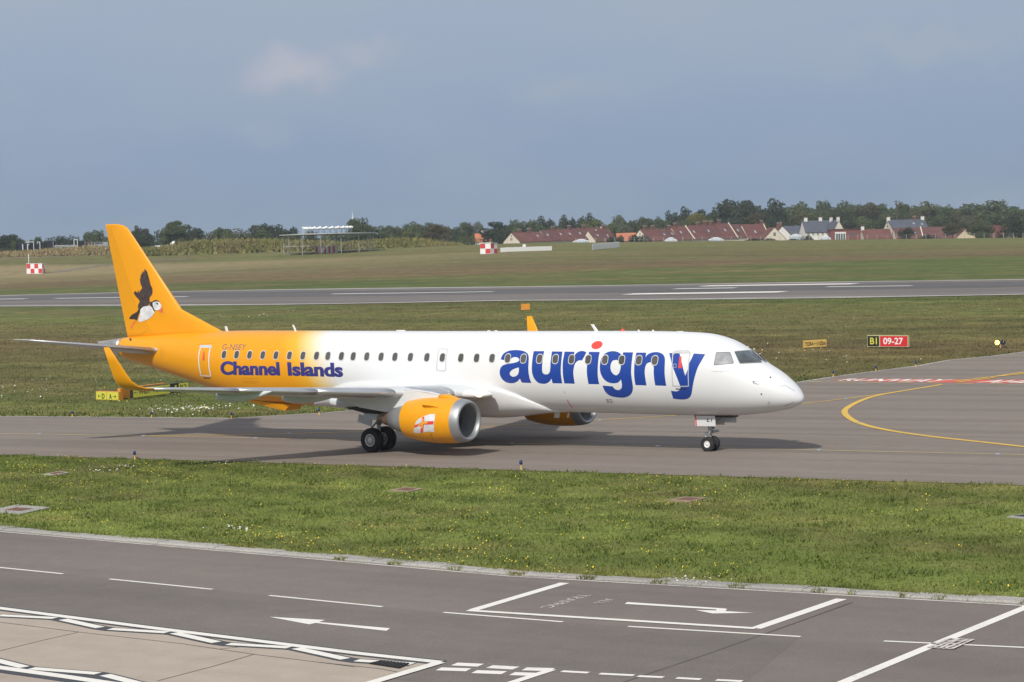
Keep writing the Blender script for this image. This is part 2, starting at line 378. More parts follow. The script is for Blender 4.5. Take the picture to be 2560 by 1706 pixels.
def asphalt(name, base, warm=(1.0, .93, .87), streak=0.0, joint=False, patch=0.10, lo=0.74, hi=1.18):
    mt, nt, b = mat_new(name)
    c0 = tuple(base*w for w in warm)
    n1 = noise(nt, 0.10, 6, 0.6, (0.5, 1, 1)); n2 = noise(nt, 1.2, 6, 0.62); n3 = noise(nt, 26.0, 3, 0.7)
    r1 = ramp_of(nt, n1.outputs['Fac'], [(0.3, tuple(x*(1-patch) for x in c0)), (0.7, tuple(x*(1+patch) for x in c0))])
    r2 = ramp_of(nt, n2.outputs['Fac'], [(0.25, (.92, .92, .92)), (0.75, (1.07, 1.07, 1.07))])
    r3 = ramp_of(nt, n3.outputs['Fac'], [(0.3, (lo,)*3), (0.7, (hi,)*3)])
    c = mixc(nt, 1.0, r1.outputs[0], r2.outputs[0], 'MULTIPLY'); c = mixc(nt, 0.8, c, r3.outputs[0], 'MULTIPLY')
    if streak:
        ns = noise(nt, 0.55, 5, 0.55, (0.012, 1, 1)); rs = ramp_of(nt, ns.outputs['Fac'], [(0.40, (1-streak,)*3), (0.56, (1, 1, 1)), (0.72, (1+streak*.35,)*3)])
        c = mixc(nt, 1.0, c, rs.outputs[0], 'MULTIPLY')
    nt.links.new(c, b.inputs['Base Color']); b.inputs['Roughness'].default_value = 0.86; b.inputs['Specular IOR Level'].default_value = 0.3
    bp = N(nt, 'ShaderNodeBump'); bp.inputs['Strength'].default_value = 0.25; bp.inputs['Distance'].default_value = 0.01
    nt.links.new(n3.outputs['Fac'], bp.inputs['Height']); nt.links.new(bp.outputs[0], b.inputs['Normal'])
    return mt
M_TAXI = asphalt('taxiway_asphalt', 0.236, (1.0, .838, .705), streak=0.15)
M_ROAD = asphalt('service_road_asphalt', 0.198, (1.0, .855, .745), streak=0.08, patch=0.13)
M_RWY = asphalt('runway_asphalt', 0.185, (1.0, .89, .82), streak=0.22)
M_CONC = asphalt('apron_concrete', 0.42, (1.0, .84, .69), streak=0.07, patch=0.06, lo=.9, hi=1.08)
M_KERB = asphalt('kerb_concrete', 0.40, (1.0, .95, .87), patch=0.25, lo=.5, hi=1.35)
def paint(name, col, wear=0.35, under=(.2, .185, .17)):
    mt, nt, b = mat_new(name)
    n1 = noise(nt, 9.0, 6, 0.75); n2 = noise(nt, 0.7, 4, 0.6)
    ad = N(nt, 'ShaderNodeMath', operation='MULTIPLY'); nt.links.new(n1.outputs['Fac'], ad.inputs[0]); nt.links.new(n2.outputs['Fac'], ad.inputs[1])
    f = ramp_of(nt, ad.outputs[0], [(0.26 + (0.35-wear)*.2, (0, 0, 0)), (0.46 + (0.35-wear)*.2, (1, 1, 1))])
    fm = N(nt, 'ShaderNodeMath', operation='MULTIPLY'); fm.inputs[1].default_value = min(1.0, wear*1.5); nt.links.new(f.outputs[0], fm.inputs[0])
    c = mixc(nt, fm.outputs[0], col, under); nt.links.new(c, b.inputs['Base Color']); b.inputs['Roughness'].default_value = 0.7
    return mt
M_WLINE = paint('white_road_paint', (.80, .77, .70), 0.25); M_YLINE = paint('yellow_taxi_paint', (.70, .44, .06), 0.3)
M_YLINE2 = paint('faded_yellow_paint', (.52, .40, .17), 0.45); M_DKLINE = paint('dark_backing_paint', (.055, .058, .065), 0.2, (.2, .19, .17))
M_RED_BAND = paint('red_marking_paint', (.62, .10, .06), 0.45); M_WWORN = paint('worn_white_paint', (.66, .62, .56), 0.6)
M_REDWORN = paint('worn_red_patch', (.70, .66, .62), 0.9, (.20, .075, .065))
M_JOINT = simple('joint_sealant', (.07, .065, .06), 0.9, var=0.3, vscale=2)

def sheet(name, poly, mat, lift, parent=None, cell=4.0, kind=None, holes=()):
    V, F = fill2d([[poly] + list(holes)], cell)
    A = np.array(V); z = terrain(A[:, 0], A[:, 1]) + lift
    o = mk(name, np.column_stack([A, z]), F, mat, parent)
    if o.data.polygons and sum(p.normal.z for p in o.data.polygons) < 0: o.data.flip_normals()
    if kind: o['kind'] = kind
    return o
def line_world(name, pts, width, mat, lift, parent):
    """a painted line of real width following points on the ground"""
    P = [np.array(p[:2], float) for p in pts]; Q = []
    for a, b in zip(P[:-1], P[1:]):
        n = max(1, int(np.linalg.norm(b-a)/3.0)); Q += [a + (b-a)*k/n for k in range(n)]
    Q.append(P[-1]); V = []; F = []
    for i, q in enumerate(Q):
        d = Q[min(i+1, len(Q)-1)] - Q[max(i-1, 0)]; d /= np.linalg.norm(d); n = np.array([-d[1], d[0]])*width/2
        for s in (1, -1):
            v = q + n*s; V.append((v[0], v[1], float(terrain(v[0], v[1])) + lift))
    F = [(2*i, 2*i+1, 2*i+3, 2*i+2) for i in range(len(Q)-1)]
    o = mk(name, V, F, mat, parent)
    if o.data.polygons[0].normal.z < 0: o.data.flip_normals()
    return o
def line_px(name, pts, width, mat, lift, parent): return line_world(name, [gp(*p) for p in pts], width, mat, lift, parent)
def poly_px(name, pts, mat, lift, parent, cell=None): return sheet(name, [tuple(gp(*p)[:2]) for p in pts], mat, lift, parent, cell)

# ---- taxiway with its link to the runway
far_edge = [(-60, 1039), (0, 1042), (181, 1043.5), (379, 1045), (579, 1047), (700, 1040), (795, 1034.5), (900, 1026), (1200, 1004), (1500, 984), (1800, 968), (1992, 957), (2085, 943), (2190, 929), (2293, 916), (2369, 902), (2484, 891), (2560, 881), (2640, 868)]
fe = [tuple(gp(*p)[:2]) for p in far_edge]
near_y = -8.5
lk = np.array(fe[-1])
taxi_poly = [(-220, near_y), (60, near_y), (140, near_y), (140, 30), (60, 60)] + [(lk[0] + 40, lk[1] + 5), tuple(lk)] + fe[::-1][1:] + [(-220, 10.6)]
taxi_poly = taxi_poly[::-1]
taxiway = sheet('taxiway', taxi_poly, M_TAXI, 0.015, None, 3.0, 'structure')
# concrete edging on the far side
line_world('edge_strip', fe, 0.35, M_KERB, 0.022, taxiway)
# lines
cl_px = [(-40, 1084), (0, 1085), (359.5, 1091), (640, 1096.3), (925, 1102.5), (1279, 1110.2), (1644, 1117.8), (2048, 1127), (2495, 1137), (2600, 1139.4)]
line_px('centre_line', cl_px, 0.15, M_YLINE2, 0.022, taxiway)
lead = [(300, 1090.2), (480, 1090), (579, 1089), (723, 1085.7), (925, 1080.2), (1198, 1069.8), (1346, 1060.8), (1500, 1051.4), (1676, 1041), (2004, 1010.7), (2115, 998), (2209, 986), (2354.6, 963)]
line_px('lead_off_line', lead, 0.17, M_YLINE, 0.026, taxiway)
hz = [(1620, 652), (1450, 680), (1290, 706), (1180, 724), (1080, 742), (980, 766), (900, 795), (835, 825), (785, 855), (757, 880), (756, 905), (775, 932), (815, 962), (870, 990), (930, 1010), (1000, 1030), (1120, 1055), (1250, 1078), (1420, 1102), (1600, 1125), (1980, 1166), (2352, 1207), (2500, 1223)]
hook = Z((1900, 780), .2806, crom(hz, n=3)[:-6])
hk = Z((1900, 780), .2806, hz)
hkw = [gp(*p)[:2] for p in hk]
def smooth_path(P, n=5):
    P = [np.array(p, float) for p in P]; out = []
    for i in range(len(P)-1):
        p0 = P[max(i-1, 0)]; p1 = P[i]; p2 = P[i+1]; p3 = P[min(i+2, len(P)-1)]
        for k in range(n):
            t = k/n; out.append(0.5*((2*p1) + (-p0 + p2)*t + (2*p0 - 5*p1 + 4*p2 - p3)*t*t + (-p0 + 3*p1 - 3*p2 + p3)*t**3))
    return out + [P[-1]]
line_world('lead_on_curve', smooth_path(hkw), 0.30, M_YLINE, 0.030, taxiway)
# RUNWAY AHEAD on a red band
rb = Z((1900, 780), .2806, [(640, 611), (820, 599), (2420, 610), (2420, 642), (1700, 634), (1000, 624)])
poly_px('red_band', rb, M_RED_BAND, 0.022, taxiway, 3.0)
def ground_text(name, body, quad_px, mat, lift, parent, bold=0.0):
    V, F, sz = text2d(body, bold); Q = [gp(*p)[:2] for p in quad_px]
    P = np.array(quad_map(V, Q)); z = terrain(P[:, 0], P[:, 1]) + lift
    o = mk(name, np.column_stack([P, z]), F, mat, parent)
    if sum(p.normal.z for p in o.data.polygons) < 0: o.data.flip_normals()
    return o
ground_text('lettering', 'RUNWAY', Z((1900, 780), .2806, [(690, 618), (1560, 631), (1745, 606), (800, 600)]), M_WLINE, 0.032, taxiway, 0.02)
ground_text('lettering', 'AHEAD', Z((1900, 780), .2806, [(1920, 634), (2700, 642), (2850, 618), (2080, 611)]), M_WLINE, 0.032, taxiway, 0.02)
for a, b, y in ((430, 555, 628), (690, 850, 631), (955, 1080, 634), (1220, 1350, 637), (1490, 1620, 640), (1750, 1900, 643), (2040, 2190, 648), (2330, 2480, 651)):
    line_px('holding_dash', Z((1900, 780), .2806, [(a, y), (b, y + 1.5)]), 0.3, M_YLINE2, 0.034, taxiway)
for a, b in (((1730, 622), (1880, 605)), ((1760, 632), (1900, 612)), ((1880, 607), (2040, 586)), ((1910, 614), (2090, 590)), ((2050, 587), (2210, 563)), ((2090, 582), (2250, 566)), ((2220, 562), (2400, 535)), ((2260, 566), (2420, 546))):
    line_px('enhanced_line', Z((1900, 780), .2806, [a, b]), 0.28, M_YLINE, 0.036, taxiway)

# ---- runway beyond the infield
R0 = gp(2560, 737); L0 = gp(0, 767); R1 = gp(2560, 700); L1 = gp(0, 740)
def ext(a, b, t): return (a[0] + (b[0]-a[0])*t, a[1] + (b[1]-a[1])*t)
rn = [ext(R0, L0, -0.6), ext(R0, L0, 2.2)]; rf = [ext(R1, L1, -0.6), ext(R1, L1, 2.2)]
runway = sheet('runway', [rn[0], rf[0], rf[1], rn[1]], M_RWY, 0.03, None, 6.0, 'structure')
mid_ = [tuple(np.array(a)*.36 + np.array(b)*.64) for a, b in zip(rn, rf)]; line_world('rubber_strip', mid_, 17.0, asphalt('rubbered_asphalt', 0.125, (1.0, .96, .95), streak=0.2), 0.045, runway)
line_world('edge_strip', rf, 2.6, M_KERB, 0.05, runway); line_world('edge_strip', rn, 1.6, M_KERB, 0.05, runway)
k = 1.088
line_px('edge_line', [(0*k, 703.5*k), (265*k, 702*k), (345*k, 701*k)], 0.9, M_WWORN, 0.06, runway)
line_px('edge_line', [(400*k, 701.6*k), (520*k, 701*k), (900*k, 697*k), (1300*k, 691.4*k), (1800*k, 685*k), (2353*k, 677.6*k)], 0.7, M_WWORN, 0.06, runway)
for p0, p1, w in (((127, 687), (430, 683.2), 1.3), ((763, 676.8), (1133, 671.5), 1.3), ((1442, 677.4), (1800, 672.2), 3.2), ((1550, 665), (1690, 663), 1.6), ((1617, 658.6), (1965, 653.6), 3.0), ((1900, 660.6), (2095, 658.2), 1.2), ((-160, 690.6), (60, 688), 1.3)):
    line_px('runway_marking', [(p0[0]*k, p0[1]*k), (p1[0]*k, p1[1]*k)], w, M_WLINE, 0.065, runway)

# ---- service road, kerb strip and concrete apron in the foreground
KA = gp(0, 1328); KB = gp(2560, 1513); KM = gp(1280, 1440)
kl = [ext(KA, KB, -1.6), tuple(KA[:2]), tuple(KM[:2]), tuple(KB[:2]), ext(KM, KB, 3.2)]
road = sheet('service_road', [kl[0], *kl[1:], (kl[-1][0], -110), (kl[0][0], -110)][::-1], M_ROAD, 0.012, None, 6.0, 'structure')
# raised concrete kerb in lengths
def kerb_run():
    P = [np.array(p) for p in kl]; out = []
    for a, b in zip(P[:-1], P[1:]):
        n = max(1, int(np.linalg.norm(b-a)/1.25)); out += [a + (b-a)*i/n for i in range(n)]
    return out
kp = kerb_run(); kerb = None
kr = [q for q in kp if -45 < q[0] < 45]
kobj = tag(bpy.data.objects.new('kerb', None), kind='structure'); COL.objects.link(kobj)
for i in range(len(kr)-1):
    a, b = kr[i], kr[i+1]; d = (b-a)/np.linalg.norm(b-a); nrm = np.array([-d[1], d[0]])
    c0, c1 = a + d*0.006, b - d*0.006; w = 0.50 + 0.20*random.random(); h = 0.050 + 0.02*random.random()
    V = []
    for q, (lo, hi) in ((c0, (0.05, w)), (c1, (0.05, w + random.uniform(-.12, .12)))):
        for s, zz in ((lo, -0.02), (lo, h*0.45), (lo + 0.08, h), (hi, h), (hi, -0.02)):
            v = q + nrm*s; V.append((v[0], v[1], zz))
    mk('kerb_stone', V, [(0, 1, 6, 5), (1, 2, 7, 6), (2, 3, 8, 7), (3, 4, 9, 8), (0, 4, 3, 2, 1), (5, 6, 7, 8, 9)], M_KERB, kobj)
rs_ = [(-110, 1408), (157, 1436), (531, 1475), (672, 1490), (958, 1519.5), (1109, 1533.5), (1407, 1557), (1571, 1568), (2001, 1594)]
sheet('resurfaced_lane', [tuple(gp(*p)[:2]) for p in rs_ + [(1850, 1720), (1500, 1760), (900, 1690), (400, 1600), (-110, 1520)]], asphalt('resurfaced_asphalt', .178, (1.0, .87, .775), streak=.08, patch=.12), .0145, road, 6.0)
line_world('edge_line', [np.array(q) - np.array([0, .16]) for q in kp if -45 < q[0] < 45], 0.10, M_WWORN, 0.018, road)
z0 = ((0, 1240), .3825); z2 = ((800, 1380), .3825); z3 = ((1660, 1380), .3825)
def rl(name, zz, pts, w, mat=M_WLINE, lift=0.02): return line_px(name, Z(*zz, pts), w, mat, lift, road)
rl('lane_dash', z0, [(-260, 447), (412, 514)], 0.11); rl('lane_dash', z0, [(715, 548), (1390, 616)], 0.11); rl('lane_dash', z0, [(1760, 656), (2500, 730)], 0.11)
rl('lane_dash', z2, [(808, 401), (1587, 463)], 0.11); rl('lane_dash', z2, [(2015, 493), (3142, 560)], 0.11); rl('lane_dash', z3, [(1437, 589), (2480, 637)], 0.11)
rl('stop_bar', z2, [(1000, 386), (1600, 208)], 0.27); rl('box_line', z2, [(966, 389), (2848, 507)], 0.20, M_WLINE, 0.024)
rl('stop_bar', z3, [(598, 506), (1160, 313)], 0.27); rl('stop_bar', z3, [(1100, 890), (1700, 640), (2420, 345)], 0.24)
poly_px('worn_patch', Z(*z3, [(1745, 632), (1875, 577), (2010, 585), (1880, 640)]), paint('faded_red_patch', (.17, .125, .11), .8, (.24, .10, .085)), 0.026, road)
wq = [np.array(gp(*p)[:2]) for p in Z(*z3, [(1722, 636), (1868, 573), (2028, 583), (1890, 645)])]
for i_, (a_, b_) in enumerate(((.02, .02), (.98, .97), (.25, .14), (.42, .5), (.58, .47), (.74, .83), (.15, .30))):
    line_world('scuffed_line', [wq[0] + (wq[1]-wq[0])*a_, wq[3] + (wq[2]-wq[3])*b_], .06, M_WWORN, .030 + .0007*i_, road)
for i_, (a_, b_) in enumerate(((.03, .03), (.22, .35), (.5, .42), (.70, .78), (.97, .97))):
    line_world('scuffed_line', [wq[0] + (wq[3]-wq[0])*a_, wq[1] + (wq[2]-wq[1])*b_], .06, M_WWORN, .036 + .0007*i_, road)
# arrows
poly_px('lane_arrow', Z(*z0, [(1758, 796), (2126, 817), (2085, 830), (2640, 862), (2800, 884), (2600, 884), (2065, 834), (2022, 846)]), M_WLINE, 0.02, road) if False else None
poly_px('lane_arrow', [(672.5, 1544.5), (813, 1552.6), (797, 1557.6), (975.5, 1573.3), (966, 1579.8), (789, 1560), (773.5, 1563.5)], M_WLINE, 0.02, road)
poly_px('lane_arrow', Z(*z3, [(-240, 334), (-256, 346), (340, 382), (345, 389), (205, 386), (318, 409), (590, 405), (400, 393), (413, 380), (400, 376)]), M_WLINE, 0.02, road)
ground_text('lettering', 'TRAFFIC', Z(*z2, [(1700, 283), (1432, 371), (1506, 372), (1778, 287)]), M_WWORN, 0.02, road, 0.0)
ground_text('lettering', 'ALL', Z(*z2, [(1868, 311), (1785, 341), (1850, 346), (1932, 316)]), M_WWORN, 0.02, road, 0.0)
# little dashes at the lower edge
for a, b in (((878, 740), (1052, 748)), ((1108, 757), (1282, 767)), ((1335, 772), (1520, 777)), ((775, 772), (972, 778)), ((1008, 790), (1205, 797)), ((1255, 803), (1430, 809))):
    rl('crossing_dash', z2, [a, b], 0.30, M_WLINE, 0.021)
for a, b in (((1580, 787), (1755, 797)), ((1828, 803), (2052, 814)), ((2078, 819), (2245, 827)), ((2330, 831), (2490, 840)), ((2590, 844), (2760, 853))):
    rl('edge_dash', z2, [a, b], 0.16, M_WLINE, 0.021)
rl('edge_line', z2, [(1516, 777), (1200, 880)], 0.2, M_WLINE, 0.025)
rl('tar_seam', z3, [(1230, 335), (880, 462), (300, 668), (-300, 870)], 0.05, M_JOINT, 0.016)
# apron
ap_edge = Z(*z0, [(-300, 700), (0, 742), (1000, 872), (2353, 1040)]) + Z(*z2, [(785, 731)])
apw = [tuple(gp(*p)[:2]) for p in ap_edge]
corner = apw[-1]; low = tuple(gp(*Z(*z2, [(380, 852)])[0])[:2])
dv = np.array(low) - np.array(corner); dv /= np.linalg.norm(dv)
lowfar = tuple(np.array(corner) + dv*34)
lf = np.array(apw[0]) + (np.array(apw[0]) - np.array(corner))*0.8
apron = sheet('apron', [tuple(lf), *apw, lowfar, (lf[0], -112)][::-1], M_CONC, 0.020, None, 6.0, 'structure')
def al(name, zz, pts, w, mat, lift): return line_px(name, Z(*zz, pts), w, mat, lift, apron)
line_world('backing_line', [tuple(lf), *apw], 0.44, M_DKLINE, 0.026, apron); line_world('edge_line', [tuple(lf), *apw], 0.24, M_WLINE, 0.032, apron)
line_world('edge_line', [corner, lowfar], 0.26, M_WLINE, 0.033, apron)
zig = [((-330, 770), (-90, 772)), ((0, 790), (360, 808)), ((412, 817), (655, 870)), ((720, 879), (1092, 902)), ((1140, 906), (1415, 967)), ((1492, 978), (1890, 1001)), ((1937, 1006), (2258, 1076)), ((2330, 1086), (2700, 1108))]
zp = [p for s in zig for p in s]
al('backing_zigzag', z0, zp[2:], 0.40, M_DKLINE, 0.028)
for a, b in zig[1:]: al('zigzag_dash', z0, [a, b], 0.24, M_WLINE, 0.034)
lower = [((-200, 1040), (160, 1130)), ((205, 1138), (640, 1172)), ((687, 1181), (1000, 1262)), ((1080, 1270), (1500, 1300))]
al('backing_zigzag', z0, [p for s in lower for p in s], 0.40, M_DKLINE, 0.026)
for a, b in lower: al('zigzag_dash', z0, [a, b], 0.24, M_WLINE, 0.034)
al('backing_line', z0, [(-300, 1090), (0, 1132), (460, 1196), (900, 1262)], 0.7, M_DKLINE, 0.027); al('edge_line', z0, [(-300, 1090), (0, 1132), (460, 1196), (900, 1262)], 0.27, M_WLINE, 0.033)
for pts in ([(0, 832), (515, 897), (1180, 972), (1660, 1043), (2110, 1098), (2320, 1126)], [(515, 897), (250, 958), (0, 1020)], [(1660, 1043), (1400, 1120), (1030, 1217)], [(1560, 995), (1420, 1010)]):
    al('slab_joint', z0, pts, 0.03, M_JOINT, 0.024)
al('slab_joint', z2, [(0, 730), (400, 772), (540, 800)], 0.03, M_JOINT, 0.024)
# drain grating
gq = [gp(*p) for p in Z(*z2, [(318, 741), (520, 772), (588, 742), (395, 725)])]
M_IRON = simple('cast_iron', (.045, .042, .040), 0.6, 0.6, var=0.3, vscale=8); M_RUST = simple('rusty_iron', (.17, .085, .055), 0.85, 0.1, var=0.4, vscale=9)
grate = tag(empty('drain_grating', tuple(np.mean(gq, 0))), 'dark slotted drain grating in the corner of the concrete apron', 'drain grating')
A, B, C_, D_ = [np.array(q[:2]) for q in gq]
mk('frame', [(*A, .037), (*B, .037), (*C_, .037), (*D_, .037)], [(0, 1, 2, 3)], simple('drain_pit_shade', (.02, .02, .02), .9), grate)  # flat near-black sheet paints in the darkness between the bars
for i in range(9):
    t0, t1 = (i + .15)/9, (i + .75)/9
    q = [A + (B-A)*t0, A + (B-A)*t1, D_ + (C_-D_)*t1, D_ + (C_-D_)*t0]
    mk('bar', [(*p, .038) for p in q] + [(*p, .052) for p in q], [(4, 5, 6, 7), (0, 1, 5, 4), (1, 2, 6, 5), (2, 3, 7, 6), (3, 0, 4, 7)], M_IRON, grate)
# ---- manhole pads in the verge
def manhole(name, px, poly, inner, label, mat_pad, mat_lid):
    Q = [gp(*p)[:2] for p in poly]; I = [gp(*p)[:2] for p in inner]
    e_ = tag(empty(name, (*np.mean(Q, 0), 0)), label, 'manhole')
    for nm, q, z_, mt in (('concrete_pad', Q, .035, mat_pad), ('cover', I, .045, mat_lid)):
        n = len(q); mk(nm, [(*p, -.02) for p in q] + [(*p, z_) for p in q], [tuple(range(n, 2*n))] + [(i, (i+1) % n, n + (i+1) % n, n + i) for i in range(n)], mt, e_)
zm = ((0, 1100), .3825)
manhole('manhole_cover', None, Z(*zm, [(-90, 470), (110, 428), (330, 448), (130, 492)]), Z(*zm, [(30, 465), (105, 449), (215, 457), (130, 472)]), 'rusty square manhole cover in a broad concrete pad at the left of the verge', M_KERB, M_RUST)
manhole('manhole_cover', None, Z(*zm, [(285, 230), (385, 209), (455, 218), (350, 234)]), Z(*zm, [(320, 226), (385, 213), (425, 219), (350, 230)]), 'small brown drain cover in the grass near the left taxiway edge light', M_KERB, M_RUST)
manhole('manhole_cover', None, [(975, 1228), (1010, 1220), (1058, 1224), (1020, 1232)], [(992, 1227), (1012, 1222), (1040, 1225), (1020, 1230)], 'low earthy drain cover in the middle of the verge below the engine', simple('bare_earth', (.32, .24, .16), .95, var=.25), M_RUST)
manhole('manhole_cover', None, [(1672, 1253), (1712, 1244), (1768, 1247), (1725, 1257)], [(1690, 1252), (1715, 1246.5), (1748, 1248.5), (1725, 1254)], 'brown drain cover in the verge below the nose wheel', simple('bare_earth_reddish', (.28, .20, .14), .95, var=.25), M_RUST)
manhole('manhole_cover', None, [(2518, 1294), (2556, 1288), (2600, 1292), (2560, 1298)], [(2535, 1293), (2558, 1290), (2580, 1292.5), (2560, 1295.5)], 'concrete drain cover cut by the right edge of the photo', M_KERB, M_IRON)

# ================================================================== AIRLINER
def pchip(x, y, q):
    x = np.asarray(x, float); y = np.asarray(y, float); h = np.diff(x); d = np.diff(y)/h; mm = np.zeros_like(y)
    for i in range(1, len(x)-1):
        if d[i-1]*d[i] > 0:
            w1 = 2*h[i] + h[i-1]; w2 = h[i] + 2*h[i-1]; mm[i] = (w1+w2)/(w1/d[i-1] + w2/d[i])
    mm[0] = d[0]; mm[-1] = d[-1]; q = np.clip(q, x[0], x[-1]); i = np.clip(np.searchsorted(x, q)-1, 0, len(x)-2); t = (q-x[i])/h[i]
    return (1+2*t)*(1-t)**2*y[i] + t*(1-t)**2*h[i]*mm[i] + t*t*(3-2*t)*y[i+1] + t*t*(t-1)*h[i]*mm[i+1]
FS = np.array([0, .06, .25, .6, 1.1, 1.7, 2.4, 3.2, 4.2, 5.5, 7.0, 12.0, 20.0, 27.0, 29.0, 31.0, 33.0, 35.0, 36.8, 38.5])
FW = np.array([0.02, .2, .43, .68, .90, 1.08, 1.23, 1.36, 1.45, 1.495, 1.505, 1.505, 1.505, 1.505, 1.49, 1.38, 1.12, .80, .46, .16])
FT = np.array([2.122, 2.279, 2.535, 2.853, 3.215, 3.556, 4.044, 4.462, 4.698, 4.777, 4.82, 4.885, 4.99, 5.105, 5.132, 5.119, 5.082, 4.987, 4.90, 4.74])
FB = np.array([2.102, 1.962, 1.852, 1.73, 1.631, 1.546, 1.478, 1.438, 1.432, 1.432, 1.455, 1.525, 1.640, 1.756, 1.981, 2.45, 2.94, 3.43, 3.86, 4.52])
X0 = -0.018; NS = 2.1; SQ = np.sqrt(FS + 1e-6)
def fus(X):
    q = np.sqrt(np.clip(X0 - np.asarray(X, float), 0, None) + 1e-6)
    T = pchip(SQ, FT, q); B = pchip(SQ, FB, q); w = pchip(SQ, FW, q); zm_ = B + (T-B)*.515
    return T, B, w, zm_
def fus_y(X, zz):
    T, B, w, zm_ = fus(X); zz = np.asarray(zz, float); h = np.where(zz > zm_, T-zm_, zm_-B) + 1e-6
    return w*np.clip(1 - np.clip(np.abs(zz-zm_)/h, 0, 1)**NS, 0, 1)**(1/NS)
def F_fus(P):
    T, B, w, zm_ = fus(P[:, 0]); h = np.where(P[:, 2] > zm_, T-zm_, zm_-B) + 1e-3
    v = ((np.abs(P[:, 1])/w)**NS + (np.abs(P[:, 2]-zm_)/h)**NS)**(1/NS) - 1
    return np.where(P[:, 0] > X0, 1.0, v*np.minimum(w, h))
# fin
FIN_Z = [4.80, 5.17, 5.5, 5.85, 6.18, 7.2, 8.2, 9.2, 10.0, 10.19, 10.33, 10.40]
def fin_le(z): return np.interp(z, [4.8, 5.17, 5.5, 5.85, 6.18, 10.0, 10.19, 10.33, 10.40], [-29.7, -30.61, -31.40, -32.22, -33.03, -36.26, -36.44, -36.75, -37.2])
def fin_te(z): return np.interp(z, [4.8, 10.4], [-36.72, -37.93])
def airf(s, t):
    s = np.clip(s, 0, 1); return 5*t*(.2969*np.sqrt(s) - .126*s - .3516*s**2 + .2843*s**3 - .1036*s**4)
def fin_t(z): return np.interp(z, [4.8, 6.18, 10.0, 10.4], [.40, .36, .17, .10])
def F_fin(P):
    le = fin_le(P[:, 2]); te = fin_te(P[:, 2]); s = (le - P[:, 0])/(le - te)
    return np.where((s < 0) | (s > 1), 1.0, np.abs(P[:, 1]) - airf(s, fin_t(P[:, 2])))
ENG = dict(x=-12.93, y=4.3, z=1.46)
NAC = [(0.0, .755), (.03, .80), (.10, .835), (.22, .868), (.40, .897), (.8, .935), (1.3, .95), (1.8, .94), (2.3, .90), (2.75, .835), (3.05, .775)]
def F_nac(P):
    a = ENG['x'] - P[:, 0]; r = np.interp(a, [q[0] for q in NAC], [q[1] for q in NAC])
    return np.where((a < 0) | (a > 3.05), 1.0, np.hypot(P[:, 1] + ENG['y'], P[:, 2] - ENG['z'] - .016*a) - r)
def cast(px, Fn, y0, y1, off):
    px = np.asarray(px, float); D = FWD[None] + ((px[:, 0]-W_PX/2)/FOC)[:, None]*RIGHT - ((px[:, 1]-H_PX/2)/FOC)[:, None]*UP
    ka = (y0 - CAM[1])/D[:, 1]; kb = (y1 - CAM[1])/D[:, 1]; n = 90
    lo = ka.copy(); hi = kb.copy(); done = np.zeros(len(px), bool); prev = ka.copy()
    for i in range(1, n+1):
        k_ = ka + (kb-ka)*i/n; v = Fn(CAM + k_[:, None]*D); hit = (v <= 0) & ~done
        lo = np.where(hit, prev, lo); hi = np.where(hit, k_, hi); done |= hit; prev = k_
    for _ in range(26):
        mid = (lo+hi)/2; v = Fn(CAM + mid[:, None]*D); hi = np.where(v <= 0, mid, hi); lo = np.where(v <= 0, lo, mid)
    P = CAM + hi[:, None]*D; e_ = 1e-3; G = np.zeros_like(P)
    for ax in range(3):
        dv = np.zeros(3); dv[ax] = e_; G[:, ax] = (Fn(P+dv) - Fn(P-dv))/(2*e_)
    G /= np.linalg.norm(G, axis=1)[:, None] + 1e-9
    return P + G*off
def decal(name, polys, mat, parent, Fn=F_fus, y0=-2.6, y1=0.0, off=0.005, cell=9.0):
    V, F = fill2d(polys, cell); P = cast(V, Fn, y0, y1, off)
    o = mk(name, P, F, mat, parent, smooth=True)
    nrm = np.mean([tuple(p.normal) for p in o.data.polygons], axis=0)
    if nrm @ (CAM - P.mean(0)) < 0: o.data.flip_normals()
    return o
def decal_text(name, body, quad, mat, parent, bold=0.0, shear=0.0, Fn=F_fus, y0=-2.6, y1=0.0, off=0.005, cell=9.0, spacing=1.0):
    V, F, sz = text2d(body, bold, shear, spacing); P2 = quad_map(V, quad); V2, F2 = cut_cells(P2, F, cell)
    P = cast(V2, Fn, y0, y1, off); o = mk(name, P, F2, mat, parent, smooth=True)
    nrm = np.mean([tuple(p.normal) for p in o.data.polygons], axis=0)
    if nrm @ (CAM - P.mean(0)) < 0: o.data.flip_normals()
    return o
def ring_px(pts, w):
    """outline plus the same outline shrunk by w pixels -> polygon with a hole"""
    P = np.array(pts); n = len(P); out = []
    area = 0.5*np.sum(P[:, 0]*np.roll(P[:, 1], -1) - np.roll(P[:, 0], -1)*P[:, 1]); s = 1 if area > 0 else -1
    for i in range(n):
        a = P[i]-P[i-1]; b = P[(i+1) % n]-P[i]; na = np.array([-a[1], a[0]])/(np.linalg.norm(a)+1e-9); nb = np.array([-b[1], b[0]])/(np.linalg.norm(b)+1e-9)
        m_ = na+nb; m_ /= np.linalg.norm(m_)+1e-9; out.append(P[i] + s*m_*w)
    return [[tuple(p) for p in P], [tuple(p) for p in out]]

